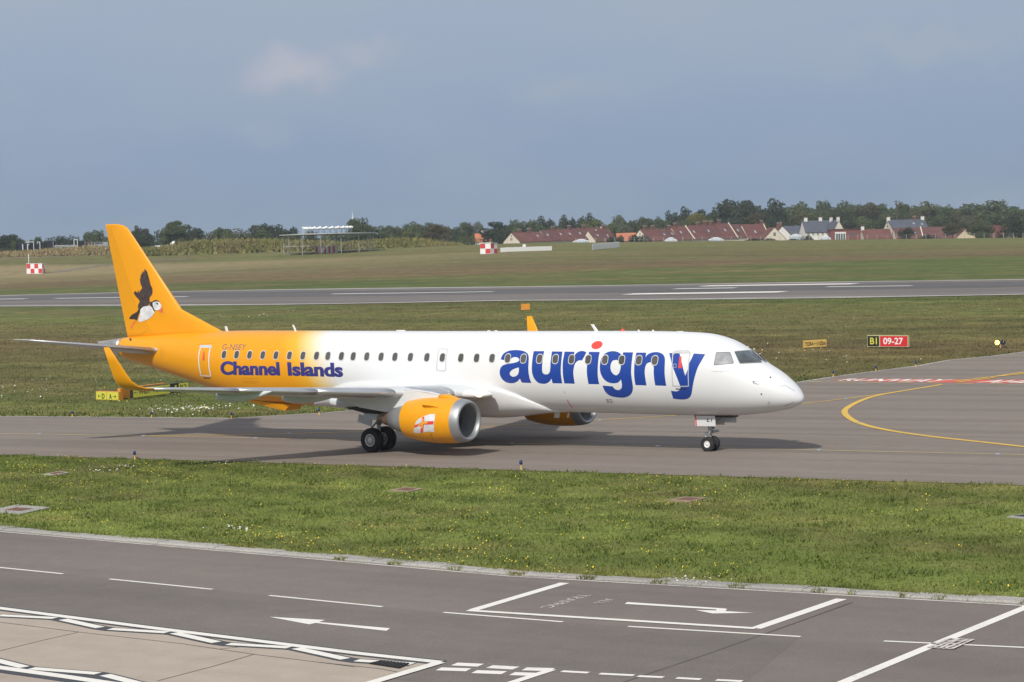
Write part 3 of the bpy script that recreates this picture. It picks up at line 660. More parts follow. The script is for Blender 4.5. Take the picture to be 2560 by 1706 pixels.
def paint_fuselage():
    mt, nt, b = mat_new('livery_paint')
    tcn = N(nt, 'ShaderNodeTexCoord'); sp = N(nt, 'ShaderNodeSeparateXYZ'); nt.links.new(tcn.outputs['Object'], sp.inputs[0])
    # yellow tail melting into white: sharper low on the side
    a = N(nt, 'ShaderNodeMath', operation='MULTIPLY_ADD'); a.inputs[1].default_value = 0.55; nt.links.new(sp.outputs['Z'], a.inputs[0]); nt.links.new(sp.outputs['X'], a.inputs[2])
    mr = N(nt, 'ShaderNodeMapRange'); mr.inputs['From Min'].default_value = -25.3 + 1.9; mr.inputs['From Max'].default_value = -22.6 + 1.9; nt.links.new(a.outputs[0], mr.inputs['Value'])
    r = ramp_of(nt, mr.outputs[0], [(0.0, YEL), (0.35, (.82, .42, .025)), (0.62, (.82, .62, .27)), (1.0, (.77, .78, .79))])
    n = noise(nt, 0.8, 6, 0.6, (0.4, 1, 1)); v = ramp_of(nt, n.outputs['Fac'], [(0.25, (.955, .955, .955)), (0.75, (1, 1, 1))])
    c_ = mixc(nt, 1.0, r.outputs[0], v.outputs[0], 'MULTIPLY')
    # blotchy brown-grey tone, stronger towards the belly
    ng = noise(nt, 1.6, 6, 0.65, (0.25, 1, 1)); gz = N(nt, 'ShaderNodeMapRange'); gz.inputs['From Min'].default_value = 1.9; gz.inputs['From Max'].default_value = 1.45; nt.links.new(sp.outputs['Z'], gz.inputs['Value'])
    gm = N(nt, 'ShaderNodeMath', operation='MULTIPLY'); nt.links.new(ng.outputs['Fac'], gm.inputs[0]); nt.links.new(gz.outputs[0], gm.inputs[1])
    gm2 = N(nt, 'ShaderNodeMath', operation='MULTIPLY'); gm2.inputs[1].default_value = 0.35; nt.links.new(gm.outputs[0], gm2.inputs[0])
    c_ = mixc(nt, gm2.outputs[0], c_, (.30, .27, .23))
    nt.links.new(c_, b.inputs['Base Color']); b.inputs['Roughness'].default_value = 0.38; b.inputs['Specular IOR Level'].default_value = .35; b.inputs['Coat Weight'].default_value = 0.22; b.inputs['Coat Roughness'].default_value = 0.1
    return mt
YEL = (.80, .335, .004)
M_BODY = paint_fuselage()
M_YEL = simple('yellow_paint', YEL, 0.38, coat=0.2, var=0.03, vscale=0.8, spec=.35)
M_WHITE = simple('white_paint', (.70, .71, .72), 0.36, coat=0.4, var=0.03, vscale=1.0)
M_WING = simple('wing_grey_paint', (.62, .65, .67), 0.4, coat=0.2, var=0.05, vscale=0.9)
M_SLAT = simple('bare_slat_metal', (.60, .61, .63), 0.32, 0.75, var=0.06, vscale=1.5)
M_LIP = simple('polished_lip_metal', (.40, .41, .42), 0.5, 0.7, var=0.06, vscale=3)
M_DUCT = simple('intake_liner', (.34, .345, .355), 0.55, 0.2, var=0.1)
M_FAN = simple('fan_titanium', (.17, .175, .185), 0.45, 0.4)
M_NOZ = simple('nozzle_grey', (.30, .31, .32), 0.45, 0.4, var=0.1, vscale=3)
M_HOT = simple('heat_stained_metal', (.24, .15, .11), 0.45, 0.6, var=0.35, vscale=3)
M_APU = simple('apu_shroud_metal', (.45, .43, .40), 0.38, 0.7, var=0.3, vscale=2.2)
M_BLUE = simple('blue_lettering', (.010, .054, .32), 0.36, coat=0.2, var=0.04)
M_NAVY = simple('navy_lettering', (.035, .035, .20), 0.4, coat=0.3, var=0.05)
M_PALEBLUE = simple('faded_registration', (.16, .11, .14), 0.5)
M_RED = simple('red_paint', (.80, .065, .045), 0.4, coat=0.3, var=0.04)
M_GLASS = simple('cabin_window_glass', (.085, .08, .075), 0.12, var=0.25, vscale=1.2, coat=0.6)
M_COCKPIT = simple('cockpit_glass', (.07, .085, .095), 0.06, var=0.5, vscale=1.6, coat=1.0)
M_FRAME = simple('window_surround', (.58, .58, .57), 0.4, var=0.05)
M_DFRAME = simple('dark_window_frame', (.20, .21, .215), 0.5)
M_DOORG = simple('door_surround_grey', (.52, .53, .53), 0.45)
M_SEAM = simple('panel_seam', (.36, .36, .36), 0.7)
M_SEAMY = simple('panel_seam_yellow', (.50, .25, .02), 0.7)
M_RUB = simple('tyre_rubber', (.020, .020, .021), 0.8, var=0.3, vscale=5, bump=0.1)
M_STRUT = simple('landing_gear_steel', (.42, .43, .44), 0.45, 0.5, var=0.15, vscale=6)
M_BAY = simple('wheel_bay', (.045, .042, .040), 0.8, var=0.4, vscale=4)
M_RIM = simple('wheel_rim_alloy', (.78, .78, .76), 0.45, 0.15)
M_BLK = simple('black_marking', (.03, .028, .03), 0.5, var=0.2, vscale=8)
M_PUFWING = simple('puffin_wing_brown', (.055, .038, .036), 0.5, var=0.5, vscale=6)
M_PUFW = simple('puffin_white', (.66, .67, .69), 0.45, var=0.18, vscale=3.5)
M_BEAK = simple('puffin_beak', (.70, .16, .07), 0.45, var=0.2, vscale=5)
M_GOLD = simple('flag_gold', (.85, .48, .04), 0.4)

plane = empty('airliner', (-14.0, 0, 0), 'white twin-engine jet airliner with yellow tail, puffin on its fin and big blue lettering', 'airliner')
NR = 112
def fus_ring(X, n=NR):
    T, B, w, zm_ = (float(v) for v in fus(X)); out = []
    for k_ in range(n):
        t = 2*math.pi*k_/n; c_, s_ = math.cos(t), math.sin(t); h = (T-zm_) if s_ > 0 else (zm_-B)
        out.append((X, w*math.copysign(abs(c_)**(2/NS), c_), zm_ + h*math.copysign(abs(s_)**(2/NS), s_)))
    return out
XS = [X0 - s for s in np.concatenate([np.linspace(0.03, 1, 26)**2*2.0, np.arange(2.1, 6, .15), np.arange(6, 27, .5), np.arange(27, 37.06, .2)])]
fb = MB(); fb.loft([fus_ring(x) for x in XS], cap=True); fuselage = fb.build('fuselage', M_BODY, plane, smooth=True)
# tail cone with its bare metal exhaust shroud
tail_x = [-37.06, -37.3, -37.6, -38.0, -38.35, -38.6, -38.72]
tb = MB(); tb.loft([[(x, y*1.01, (z_-zc)*1.01+zc) for (x, y, z_), zc in ((p, float(fus(x)[3])) for p in fus_ring(x, 48))] for x in tail_x], cap=True)
apu = tb.build('exhaust_shroud', M_APU, plane, smooth=True)
eb = MB(); eb.lathe((-38.74, 0, 4.63), (1, 0, 0), [(0, .0), (0, .10), (.01, .10)], 20); eb.build('exhaust_pipe', M_BAY, apu)

# ---- fin and rudder
def slab_section(z, s0, s1, grow, n=14):
    le, te, t = float(fin_le(z)), float(fin_te(z)), float(fin_t(z)); ss = s0 + (s1-s0)*(1-np.cos(np.linspace(0, math.pi, n)))/2
    up = [(le + (te-le)*s, -float(airf(s, t)) - grow, z) for s in ss]; dn = [(le + (te-le)*s, float(airf(s, t)) + grow, z) for s in ss[::-1]]
    return up + dn
fb = MB(); fb.loft([slab_section(z, 0, 1, 0.0, 22) for z in FIN_Z]); fin = fb.build('tail_fin', M_YEL, plane, smooth=True)
fb = MB(); fb.loft([slab_section(z, .70, 1.0, 0.006) for z in (5.10, 6.2, 7.4, 8.6, 9.6, 10.22)]); fb.build('rudder', simple('rudder_shaded_yellow', (.73, .31, .005), .4, coat=.15, var=.03, spec=.35), plane, smooth=False)  # darker copy of the fin yellow; shading of a turned rudder put into colour
fz = ((240, 540), .20408)
FIN = dict(Fn=F_fin, y0=-1.0, y1=0.0, off=0.012, cell=14.0)
puf = [('emblem_wing', M_PUFWING, [(605, 655), (625, 680), (640, 730), (660, 800), (675, 860), (690, 880), (693, 950), (670, 985), (655, 1010), (660, 1060), (635, 1110), (600, 1112), (560, 1140), (530, 1150), (515, 1120), (520, 1085), (535, 1060), (530, 1030), (500, 1000), (470, 960), (465, 935), (485, 920), (510, 945), (518, 905), (530, 945), (545, 915), (570, 885), (550, 840), (540, 790), (540, 752), (552, 768), (546, 715), (562, 728), (560, 688), (576, 705), (574, 668), (590, 692), (596, 656)], .012),
       ('emblem_tail', M_BLK, [(530, 1130), (548, 1160), (522, 1220), (505, 1282), (470, 1268), (410, 1265), (418, 1238), (450, 1205), (500, 1180), (518, 1150)], .013),
       ('emblem_belly', M_PUFW, [(655, 1100), (690, 1120), (715, 1165), (715, 1190), (680, 1240), (620, 1275), (560, 1297), (525, 1295), (525, 1260), (545, 1195), (545, 1152), (580, 1115), (630, 1105)], .015),
       ('emblem_neck', M_BLK, [(662, 1058), (695, 1050), (700, 1100), (715, 1140), (726, 1166), (712, 1170), (690, 1125), (660, 1095)], .017),
       ('emblem_cap', M_BLK, [(693, 1052), (710, 1038), (740, 1031), (768, 1042), (780, 1060), (735, 1052), (700, 1066)], .018),
       ('emblem_face', M_PUFW, [(698, 1064), (735, 1049), (775, 1056), (800, 1090), (808, 1118), (790, 1140), (760, 1156), (727, 1155), (710, 1130), (698, 1090)], .020),
       ('emblem_eye', M_BLK, [(732, 1062), (760, 1068), (768, 1078), (762, 1090), (745, 1080)], .022),
       ('emblem_beak', M_BEAK, [(788, 1142), (808, 1112), (820, 1148), (816, 1190), (796, 1186), (770, 1166), (764, 1154)], .022),
       ('emblem_foot', M_BEAK, [(505, 1285), (480, 1308), (458, 1342), (450, 1376), (430, 1380), (430, 1355), (450, 1315), (485, 1285)], .016)]
for nm, mt, pts, of in puf:
    kw = dict(FIN); kw['off'] = of; decal(nm, [[Z(*fz, crom(pts, n=2, corner=45))]], mt, fin, **kw)
decal('seam', [[Z(*fz, [(392, 1466), (556, 1452), (626, 1400), (629, 1404), (560, 1458), (395, 1472)])]], M_SEAMY, fin, **FIN)

# ---- wings
TE_Y = [0, 1.5, 4.8, 13.3]; TE_X = [-20.75, -20.7, -20.35, -22.98]
def le_x(y): return -14.35 - (y - 1.5)*(21.62-14.35)/(13.3-1.5)
def wing_z(y): return 2.43 + .0870*(y - 2.6)
def section(le, te, up, t, s0=0.0, s1=1.0, grow=0.0, n=16, camber=0.02):
    le = np.array(le, float); te = np.array(te, float); up = np.array(up, float); c_ = np.linalg.norm(te-le)
    ss = s0 + (s1-s0)*(1-np.cos(np.linspace(0, math.pi, n)))/2
    def pt(s, sg): return tuple(le + (te-le)*s + up*(sg*(float(airf(s, t))*c_ + grow) + camber*c_*4*s*(1-s)*0.5))
    return [pt(s, 1) for s in ss[::-1]] + [pt(s, -1) for s in (ss[1:] if s0 == 0 else ss)]
def wing_secs(side, ys):
    out = []
    for y in ys:
        t = np.interp(y, [1.5, 5, 13.3], [.145, .125, .105]); zl = wing_z(y); zt = zl - np.interp(y, [1.5, 13.3], [.24, .04])
        out.append(((le_x(y), side*y, zl), (float(np.interp(y, TE_Y, TE_X)), side*y, zt), (0, 0, 1), t))
    return out
for side in (-1, 1):
    ys = [1.0, 1.8, 3, 4.3, 5.6, 7, 9, 11, 12.4, 13.3]
    b_ = MB(); b_.loft([section(*s) for s in wing_secs(side, ys)]); wing = b_.build('wing', M_WING, plane, smooth=True)
    for y0_, y1_ in ((2.55, 4.0), (4.75, 7.55), (7.59, 10.35), (10.39, 13.25)):
        b_ = MB(); b_.loft([section(*s, s0=0.0, s1=.135, grow=.010, n=10) for s in wing_secs(side, np.linspace(y0_, y1_, 5))]); b_.build('slat', M_SLAT, wing, smooth=True)
    for y0_, y1_ in ((1.9, 4.7), (4.8, 9.3)):
        b_ = MB(); b_.loft([section(*s, s0=.74, s1=.985, grow=.006, n=8) for s in wing_secs(side, np.linspace(y0_, y1_, 4))]); b_.build('flap', M_WING, wing, smooth=False)
    b_ = MB(); b_.loft([section(*s, s0=.76, s1=.985, grow=.006, n=8) for s in wing_secs(side, np.linspace(9.5, 12.9, 4))]); b_.build('aileron', M_WING, wing, smooth=False)
    # blended winglet
    wl = [(13.3, 3.361, -21.62, -22.98, 0), (13.6, 3.41, -21.80, -23.0, 18), (13.85, 3.52, -21.98, -23.03, 40), (14.02, 3.72, -22.14, -23.06, 58), (14.12, 4.0, -22.30, -23.10, 70), (14.24, 4.5, -22.60, -23.18, 77), (14.36, 5.08, -22.96, -23.28, 79)]
    b_ = MB(); rings = []
    for y, z_, xl, xt, cant in wl:
        a = math.radians(cant); rings.append(section((xl, side*y, z_), (xt, side*y, z_ - (.04 if cant < 30 else 0)), (0, -side*math.sin(a), math.cos(a)), .10, n=14, camber=0.0))
    b_.loft(rings); wlt = b_.build('winglet', M_YEL, plane, smooth=True)
    # canoe fairings under the flaps
    for (yy, xa, xf, zt_, zb_, wd) in ((9.5, -21.90, -18.9, 2.93, 2.50, .17), (6.5, -20.98, -17.7, 2.66, 2.24, .19), (3.55, -20.95, -17.9, 2.30, 1.86, .19)):
        b_ = MB(); rings = []
        for s in (0, .04, .12, .3, .5, .7, .85, .95, 1.0):
            x = xa + (xf-xa)*s; hgt = (zt_-zb_)*np.interp(s, [0, .04, .12, .35, .6, .85, 1], [.62, .74, .86, 1, .88, .45, .08]); wv = wd*np.interp(s, [0, .04, .3, .7, 1], [.55, .8, 1, .8, .1])
            top = zt_ + .10*s
            rings.append([(x, side*(yy) + wv*math.cos(a), top - hgt/2 + (hgt/2)*math.copysign(abs(math.sin(a))**.7, math.sin(a))) for a in np.linspace(0, 2*math.pi, 20, endpoint=False)])
        b_.loft(rings); b_.build('flap_track_fairing', M_WING, plane, smooth=True)
    # tailplane
    hs = [((-33.35, side*.45, 4.22), (-36.75, side*.45, 4.22), (0, 0, 1), .11), ((-33.85, side*1.1, 4.33), (-36.85, side*1.1, 4.33), (0, 0, 1), .11), ((-35.75, side*3.6, 4.73), (-37.55, side*3.6, 4.73), (0, 0, 1), .10), ((-37.25, side*5.7, 5.06), (-38.15, side*5.7, 5.06), (0, 0, 1), .09), ((-37.65, side*6.02, 5.11), (-38.25, side*6.02, 5.11), (0, 0, 1), .06)]
    b_ = MB(); b_.loft([section(*s, camber=0) for s in hs]); tp = b_.build('tailplane', simple('tailplane_grey', (.50, .52, .53), .42, coat=.2, var=.08), plane, smooth=True)
    b_ = MB(); b_.loft([section(*s, s1=.10, grow=.008, n=8, camber=0) for s in hs[1:4]]); b_.build('leading_edge', M_SLAT, tp, smooth=True)
# ---- wing to body fairing
FZX = [-24.7, -23.6, -22.5, -21.8, -20.4, -18.8, -16.0, -14.6, -13.7, -12.8, -12.0, -11.4, -10.95]
FZE = [1.74, 2.20, 2.62, 2.78, 2.87, 2.88, 2.85, 2.78, 2.62, 2.34, 1.98, 1.68, 1.50]
b_ = MB(); rings = []
for x in np.linspace(-24.65, -10.97, 60):
    T, B, w, zm_ = (float(v) for v in fus(x)); ze = max(float(np.interp(x, FZX, FZE)), B + .015)
    bl = float(np.interp(x, [-24.6, -20.5, -18, -14.5, -11.0], [0, .9, 1, 1, 0])); bl = bl*bl*(3-2*bl)
    yf = float(fus_y(x, ze)); wE = yf + .012 + .10*bl; hB = ze - (B - .30*bl - .006); rg = [(x, -(yf-.06), ze + .015)]
    for ph in np.linspace(0, math.pi, 41):
        c_, s_ = math.cos(ph), math.sin(ph); rg.append((x, -wE*math.copysign(abs(c_)**(2/2.7), c_), ze - hB*abs(s_)**(2/2.7)))
    rg.append((x, yf-.06, ze + .015)); rings.append(rg)
b_.loft(rings, cap=False, closed=False); fairing = b_.build('wing_fairing', M_WHITE, plane, smooth=True)
b_ = MB(); b_.loft([[(x, y*wv, zz) for y, zz in ((-1, zt_), (-.8, zb_), (.8, zb_), (1, zt_))] for x, wv, zt_, zb_ in ((-29.6, .25, 2.2, 2.05), (-28.4, .5, 1.95, 1.80), (-27.2, .62, 1.85, 1.60), (-26.35, .62, 1.80, 1.47), (-26.05, .6, 1.78, 1.72))])
b_.build('ventral_fairing', M_YEL, plane, smooth=False)
# landing light in the wing root
hp = CAM + ((-1.95 - CAM[1])/ray(1192, 988)[1])*ray(1192, 988)
for side in (-1, 1):
    c_ = np.array([hp[0]-.15, side*1.92, hp[2]+.02])
    b_ = MB(); rings = []
    for s in np.linspace(-1, 1, 15):
        r = math.sqrt(max(0, 1-s*s)); rings.append([(c_[0] + s*.95, c_[1] + r*.36*math.cos(a), c_[2] + r*.20*math.sin(a)) for a in np.linspace(0, 2*math.pi, 20, endpoint=False)])
    b_.loft(rings, cap=False); lf_ = b_.build('landing_light_fairing', M_WHITE, plane, smooth=True)
    b_ = MB(); lp = np.array([c_[0] + .50, c_[1] + side*.30, c_[2] + .06])
    b_.lathe(lp, (1, side*.6, 0), [(.09, 0), (.075, .08), (.03, .13), (-.06, .14)], 16); b_.build('landing_light', simple('lit_landing_lamp', (.9, .8, .6), .3, emit=((1, .80, .50), 9.0 if side < 0 else 0.0)), lf_, smooth=True)

# ---- engines
def engine(side):
    cx, cy, cz = ENG['x'], side*ENG['y'], ENG['z']; ax = (-1, 0, .016)
    e_ = MB(); e_.lathe((cx, cy, cz), ax, NAC[4:], 64); cowl = e_.build('engine_cowl', M_YEL, plane, smooth=True)
    e_ = MB(); e_.lathe((cx, cy, cz), ax, [(.30, .655), (.16, .66), (.07, .68), (.02, .712), (0, .752), (.03, .80), (.10, .835), (.22, .868), (.40, .8985)], 64); e_.build('intake_lip', M_LIP, cowl, smooth=True)
    e_ = MB(); e_.lathe((cx, cy, cz), ax, [(.30, .655), (.55, .665), (.95, .68), (1.0, .68)], 48); e_.build('intake_duct', M_DUCT, cowl, smooth=True)
    e_ = MB(); e_.lathe((cx, cy, cz), ax, [(1.0, .69), (1.0, .0)], 48); e_.lathe((cx, cy, cz), ax, [(1.0, .24), (.85, .19), (.68, .10), (.6, .0)], 20)
    for k_ in range(24):
        a = 2*math.pi*k_/24; d = Vector((0, math.cos(a), math.sin(a))); t_ = Vector((0, -math.sin(a), math.cos(a)))
        V = []
        for r_, tw, w_ in ((.18, .12, .03), (.67, .03, .07)):
            c0 = Vector((cx - .93, cy, cz)) + d*r_; V += [c0 + t_*w_ + Vector((tw, 0, 0)), c0 - t_*w_ - Vector((tw*.3, 0, 0))]
        e_.add(V, [(0, 1, 3, 2)])
    e_.build('fan', M_FAN, cowl, recalc=False)
    e_ = MB(); e_.lathe((cx, cy, cz), ax, [(3.05, .775), (3.04, .70), (2.7, .70)], 48); e_.lathe((cx, cy, cz), ax, [(2.7, .66), (3.1, .62), (3.5, .55), (3.95, .45), (3.94, .40), (3.6, .40)], 48); e_.build('bypass_nozzle', M_NOZ, cowl, smooth=True)
    e_ = MB(); e_.lathe((cx, cy, cz), ax, [(3.6, .40), (4.0, .36), (4.35, .28), (4.7, .15), (4.85, .05), (4.87, 0)], 32); e_.build('exhaust_cone', M_HOT, cowl, smooth=True)
    # strake and cooling scoop on the outer flank
    for sg in (-1, 1):
        a0 = math.radians(38); base = []
        for a_, hgt in ((.95, .0), (1.35, .13), (1.75, .19), (1.80, .0)):
            r_ = float(np.interp(a_, [q[0] for q in NAC], [q[1] for q in NAC])); base.append((cx - a_, r_, hgt))
        V = []
        for th in (-.012, .012):
            for x, r_, hgt in base:
                rr = r_ - .02 + hgt; V.append((x, cy + sg*(rr*math.cos(a0)) - th*math.sin(a0), cz + .02 + rr*math.sin(a0) + th*math.cos(a0)))
        mk('strake', V, [(0, 1, 2, 3), (7, 6, 5, 4), (0, 4, 5, 1), (1, 5, 6, 2), (2, 6, 7, 3)], M_YEL, cowl)
    # pylon
    prof = [(-13.62, 2.30), (-14.1, 2.46), (-14.9, 2.62), (-15.8, 2.72), (-17.2, 2.74), (-19.6, 2.50), (-19.8, 2.30), (-18.6, 1.98), (-17.2, 1.80), (-16.2, 1.82), (-15.5, 2.0), (-14.2, 2.1)]
    b_ = MB(); V = []
    for s, hw in ((-1, .17), (1, .17)):
        for i, (x, z_) in enumerate(prof):
            f_ = float(np.interp(x, [-19.8, -18.8, -15, -13.9, -13.62], [.15, .8, 1, .6, .12])); V.append((x, cy + s*hw*f_, z_))
    n_ = len(prof); b_.add(V, [tuple(range(n_)), tuple(range(2*n_-1, n_-1, -1))] + [(i, n_+i, n_ + (i+1) % n_, (i+1) % n_) for i in range(n_)]); b_.build('pylon', M_WHITE, cowl)
    b_ = MB(); rings = []
    for x, z_, w_, h_ in ((-13.35, 2.33, .03, .02), (-13.6, 2.36, .13, .08), (-13.95, 2.42, .20, .12), (-14.35, 2.44, .20, .11)):
        rings.append([(x, cy + w_*math.cos(a), z_ + h_*math.sin(a)) for a in np.linspace(0, 2*math.pi, 16, endpoint=False)])
    b_.loft(rings); b_.build('pylon_tip', M_YEL, cowl, smooth=True)
    return cowl
eng_near = engine(-1); eng_far = engine(1)
ez = ((860, 920), .17); NACK = dict(Fn=F_nac, y0=-5.6, y1=-4.3, cell=8.0)
flag = [(1022, 945), (1040, 850), (1062, 785), (1100, 752), (1160, 722), (1230, 692), (1300, 680), (1342, 684), (1333, 760), (1322, 850), (1330, 950), (1270, 938), (1200, 945), (1120, 958), (1060, 958)]
fl = decal('flag', [[Z(*ez, crom(flag, n=2, corner=30))]], M_PUFW, eng_near, off=.006, **NACK)
decal('flag_cross', [[Z(*ez, [(1152, 728), (1185, 716), (1180, 790), (1320, 782), (1316, 832), (1176, 836), (1166, 948), (1125, 952), (1130, 850), (1034, 878), (1042, 842), (1138, 806)])]], M_RED, fl, off=.010, **NACK)
decal('flag_cross', [[Z(*ez, [(1156, 752), (1174, 748), (1168, 800), (1225, 790), (1230, 815), (1165, 822), (1158, 885), (1136, 892), (1142, 832), (1085, 860), (1092, 838), (1148, 808)])]], M_GOLD, fl, off=.014, **NACK)
decal('seam', [[Z(*ez, [(1262, 965), (1300, 958), (1302, 980), (1285, 992), (1310, 1040), (1352, 1090), (1346, 1094), (1300, 1042), (1276, 990)])]], M_SEAMY, eng_near, off=.006, **NACK)
decal('seam', [[Z(*ez, [(1420, 500), (1424, 500), (1370, 600), (1366, 600)])]], M_SEAMY, eng_near, off=.006, **NACK)

# ---- landing gear
def wheel(name, c, r, w, rim_r, spokes):
    e_ = empty(name, c); e_.parent = plane; e_.matrix_parent_inverse = Matrix.Translation(-plane.location); return e_
def make_wheel(c, r, w, rim_r, spokes):
    c = Vector(c); b_ = MB()
    pr = [(-w/2*.80, rim_r), (-w/2*.98, rim_r + (r-rim_r)*.35), (-w/2, rim_r + (r-rim_r)*.6), (-w/2*.86, r*.955), (-w/2*.62, r*.995), (0, r), (w/2*.62, r*.995), (w/2*.86, r*.955), (w/2, rim_r + (r-rim_r)*.6), (w/2*.98, rim_r + (r-rim_r)*.35), (w/2*.80, rim_r)]
    b_.lathe(c, (0, 1, 0), pr, 40); t_ = b_.build('wheel', M_RUB, plane, smooth=True)
    for s in (-1, 1):
        b_ = MB(); b_.lathe(c, (0, s, 0), [(w/2*.80, rim_r*1.01), (w/2*.84, rim_r*.96), (w/2*.76, rim_r*.88), (w/2*.70, rim_r*.86)], 32); b_.lathe(c, (0, s, 0), [(w/2*.72, rim_r*.34), (w/2*.86, rim_r*.30), (w/2*.98, rim_r*.16), (w/2*.98, 0)], 20)
        if spokes:
            for k_ in range(spokes):
                a = 2*math.pi*k_/spokes; d = Vector((math.cos(a), 0, math.sin(a))); t2 = Vector((-math.sin(a), 0, math.cos(a)))
                p0 = c + d*rim_r*.28 + Vector((0, s*w/2*.80, 0)); p1 = c + d*rim_r*.90 + Vector((0, s*w/2*.74, 0)); hw = .011
                b_.add([p0 + t2*hw, p0 - t2*hw, p1 - t2*hw*1.2, p1 + t2*hw*1.2], [(0, 1, 2, 3)])
        else: b_.lathe(c, (0, s, 0), [(w/2*.70, rim_r*.88), (w/2*.62, rim_r*.6), (w/2*.70, rim_r*.3)], 28)
        b_.build('rim', M_RIM, t_, smooth=False)
        b_ = MB(); b_.lathe(c, (0, s, 0), [(w/2*.60, rim_r), (w/2*.58, 0)], 28); b_.build('hub_backing', M_BAY, t_)
MGX = -18.85
for side in (-1, 1):
    cy = side*2.97
    for o_ in (-.43, .43): make_wheel((MGX, cy + o_, .515), .515, .40, .265, 20)
    b_ = MB(); b_.tube((MGX, cy-.3, .515), (MGX, cy+.3, .515), .08, n=14); b_.tube((MGX, cy, .45), (MGX + .05, cy, 1.25), .085, n=14); b_.tube((MGX + .05, cy, 1.15), (MGX + .12, cy, 2.35), .125, n=16)
    b_.tube((MGX - .05, cy, .62), (MGX - .42, cy, .95), .035); b_.tube((MGX - .42, cy, .95), (MGX, cy, 1.3), .04); b_.tube((MGX + .2, cy, .55), (MGX + .32, cy, .70), .06)
    b_.tube((MGX + .08, cy, 1.5), (MGX + .1, cy - side*1.1, 2.1), .06); st = b_.build('gear_leg', M_STRUT, plane, smooth=True)
    b_ = MB(); b_.box((MGX - .10, cy + side*.20, 1.72), (.95, .05, .75), Matrix.Rotation(math.radians(side*6), 3, 'X')); b_.box((MGX - .62, cy + side*.1, 1.32), (.75, .04, .34), Matrix.Rotation(.25, 3, 'Y')); b_.build('gear_door', M_WING, plane)
    b_ = MB(); b_.loft([[(x, cy + side*dy, z_) for dy, z_ in ((-.75, zt_), (-.75, zb_), (.62, zb_), (.62, zt_))] for x, zt_, zb_ in ((-20.5, 2.15, 2.02), (-19.9, 2.2, 1.84), (-19.0, 2.2, 1.66), (-18.1, 2.2, 1.63), (-17.85, 2.2, 1.74))]); b_.build('wheel_bay', M_BAY, plane)  # solid dark block; the shade of the open bay is put into its colour
NGX = -4.25
for o_ in (-.19, .19): make_wheel((NGX, o_, .300), .300, .20, .135, 0)
b_ = MB(); b_.tube((NGX, -.14, .30), (NGX, .14, .30), .045); b_.tube((NGX, 0, .28), (NGX + .02, 0, .75), .055, n=14); b_.tube((NGX + .02, 0, .68), (NGX + .06, 0, 1.55), .095, n=14)
b_.tube((NGX + .10, -.2, .80), (NGX + .10, .2, .80), .035); b_.tube((NGX + .05, 0, .78), (NGX + .42, 0, .83), .05); b_.tube((NGX - .05, 0, .76), (NGX - .36, 0, .68), .03); b_.tube((NGX - .05, 0, .42), (NGX - .22, 0, .60), .028); b_.tube((NGX - .22, 0, .60), (NGX, 0, .80), .028)
b_.tube((NGX + .1, 0, .95), (NGX + .75, 0, 1.5), .04); b_.box((NGX + .06, -.10, .92), (.16, .05, .16)); b_.box((NGX + .08, .10, .95), (.14, .05, .14))
b_.build('gear_leg', M_STRUT, plane, smooth=False)
for s in (-1, 1):
    R_ = Matrix.Rotation(math.radians(-s*5), 3, 'X')
    b_ = MB(); b_.box((NGX + .02, s*.36, 1.24), (.92, .03, .42), R_); gd = b_.build('gear_door', M_WHITE, plane)
    b_ = MB(); b_.box((NGX - .40, s*.379, 1.24), (.05, .006, .40), R_); b_.build('stripe', M_RED, gd)
    if s > 0: b_ = MB(); b_.box((NGX + .74, s*.30, 1.30), (.62, .03, .34), R_); b_.build('gear_door', M_WING, plane)
b_ = MB(); b_.box((NGX + .32, 0, 1.42), (1.7, .56, .10)); b_.build('wheel_bay', M_BAY, plane)
V, F, sz = text2d('EY', 0.01); P = quad_map(V, [(NGX + .10, -.392, 1.22), (NGX + .42, -.392, 1.22), (NGX + .42, -.377, 1.40), (NGX + .10, -.377, 1.40)]); mk('lettering', P, F, M_BLK, plane)

# ---- cabin windows
def patch_xz(name, outline, mat, parent, side, off, hole=None, cell=.12):
    V, F = fill2d([[outline] + ([hole] if hole else [])], cell); A = np.array(V); y = side*(fus_y(A[:, 0], A[:, 1]) + off)
    o = mk(name, np.column_stack([A[:, 0], y, A[:, 1]]), F, mat, parent, smooth=True)
    if o.data.polygons[0].normal.y*side < 0: o.data.flip_normals()
    return o
def rrect(cx, cz, w, h, r, n=5, lean=0.0):
    out = []
    for sx, sz, a0 in ((1, 1, 0), (-1, 1, 90), (-1, -1, 180), (1, -1, 270)):
        for k_ in range(n+1):
            a = math.radians(a0 + 90*k_/n); out.append((cx + sx*(w/2-r) + r*math.cos(a), cz + sz*(h/2-r) + r*math.sin(a)))
    return out
WX = [-29.09, -28.302, -27.506, -26.70, -25.902, -25.095, -24.296, -23.496, -22.831, -22.053, -21.376, -20.604, -19.801, -19.029, -18.175, -17.278, -16.443, -15.457, -14.626, -13.82, -13.012, -12.207, -11.395, -10.598, -9.795, -8.986, -8.172, -7.366, -6.555, -5.815]
def win_z(x): return 3.711 + (-5.815 - x)*.01672
for side in (-1, 1):
    for x in WX:
        z_ = win_z(x)
        pn = patch_xz('cabin_window', rrect(x, z_, .265, .345, .11), M_GLASS, plane, side, .007)
        patch_xz('window_surround', rrect(x, z_, .325, .410, .14), M_FRAME, pn, side, .012, rrect(x, z_, .265, .345, .11))
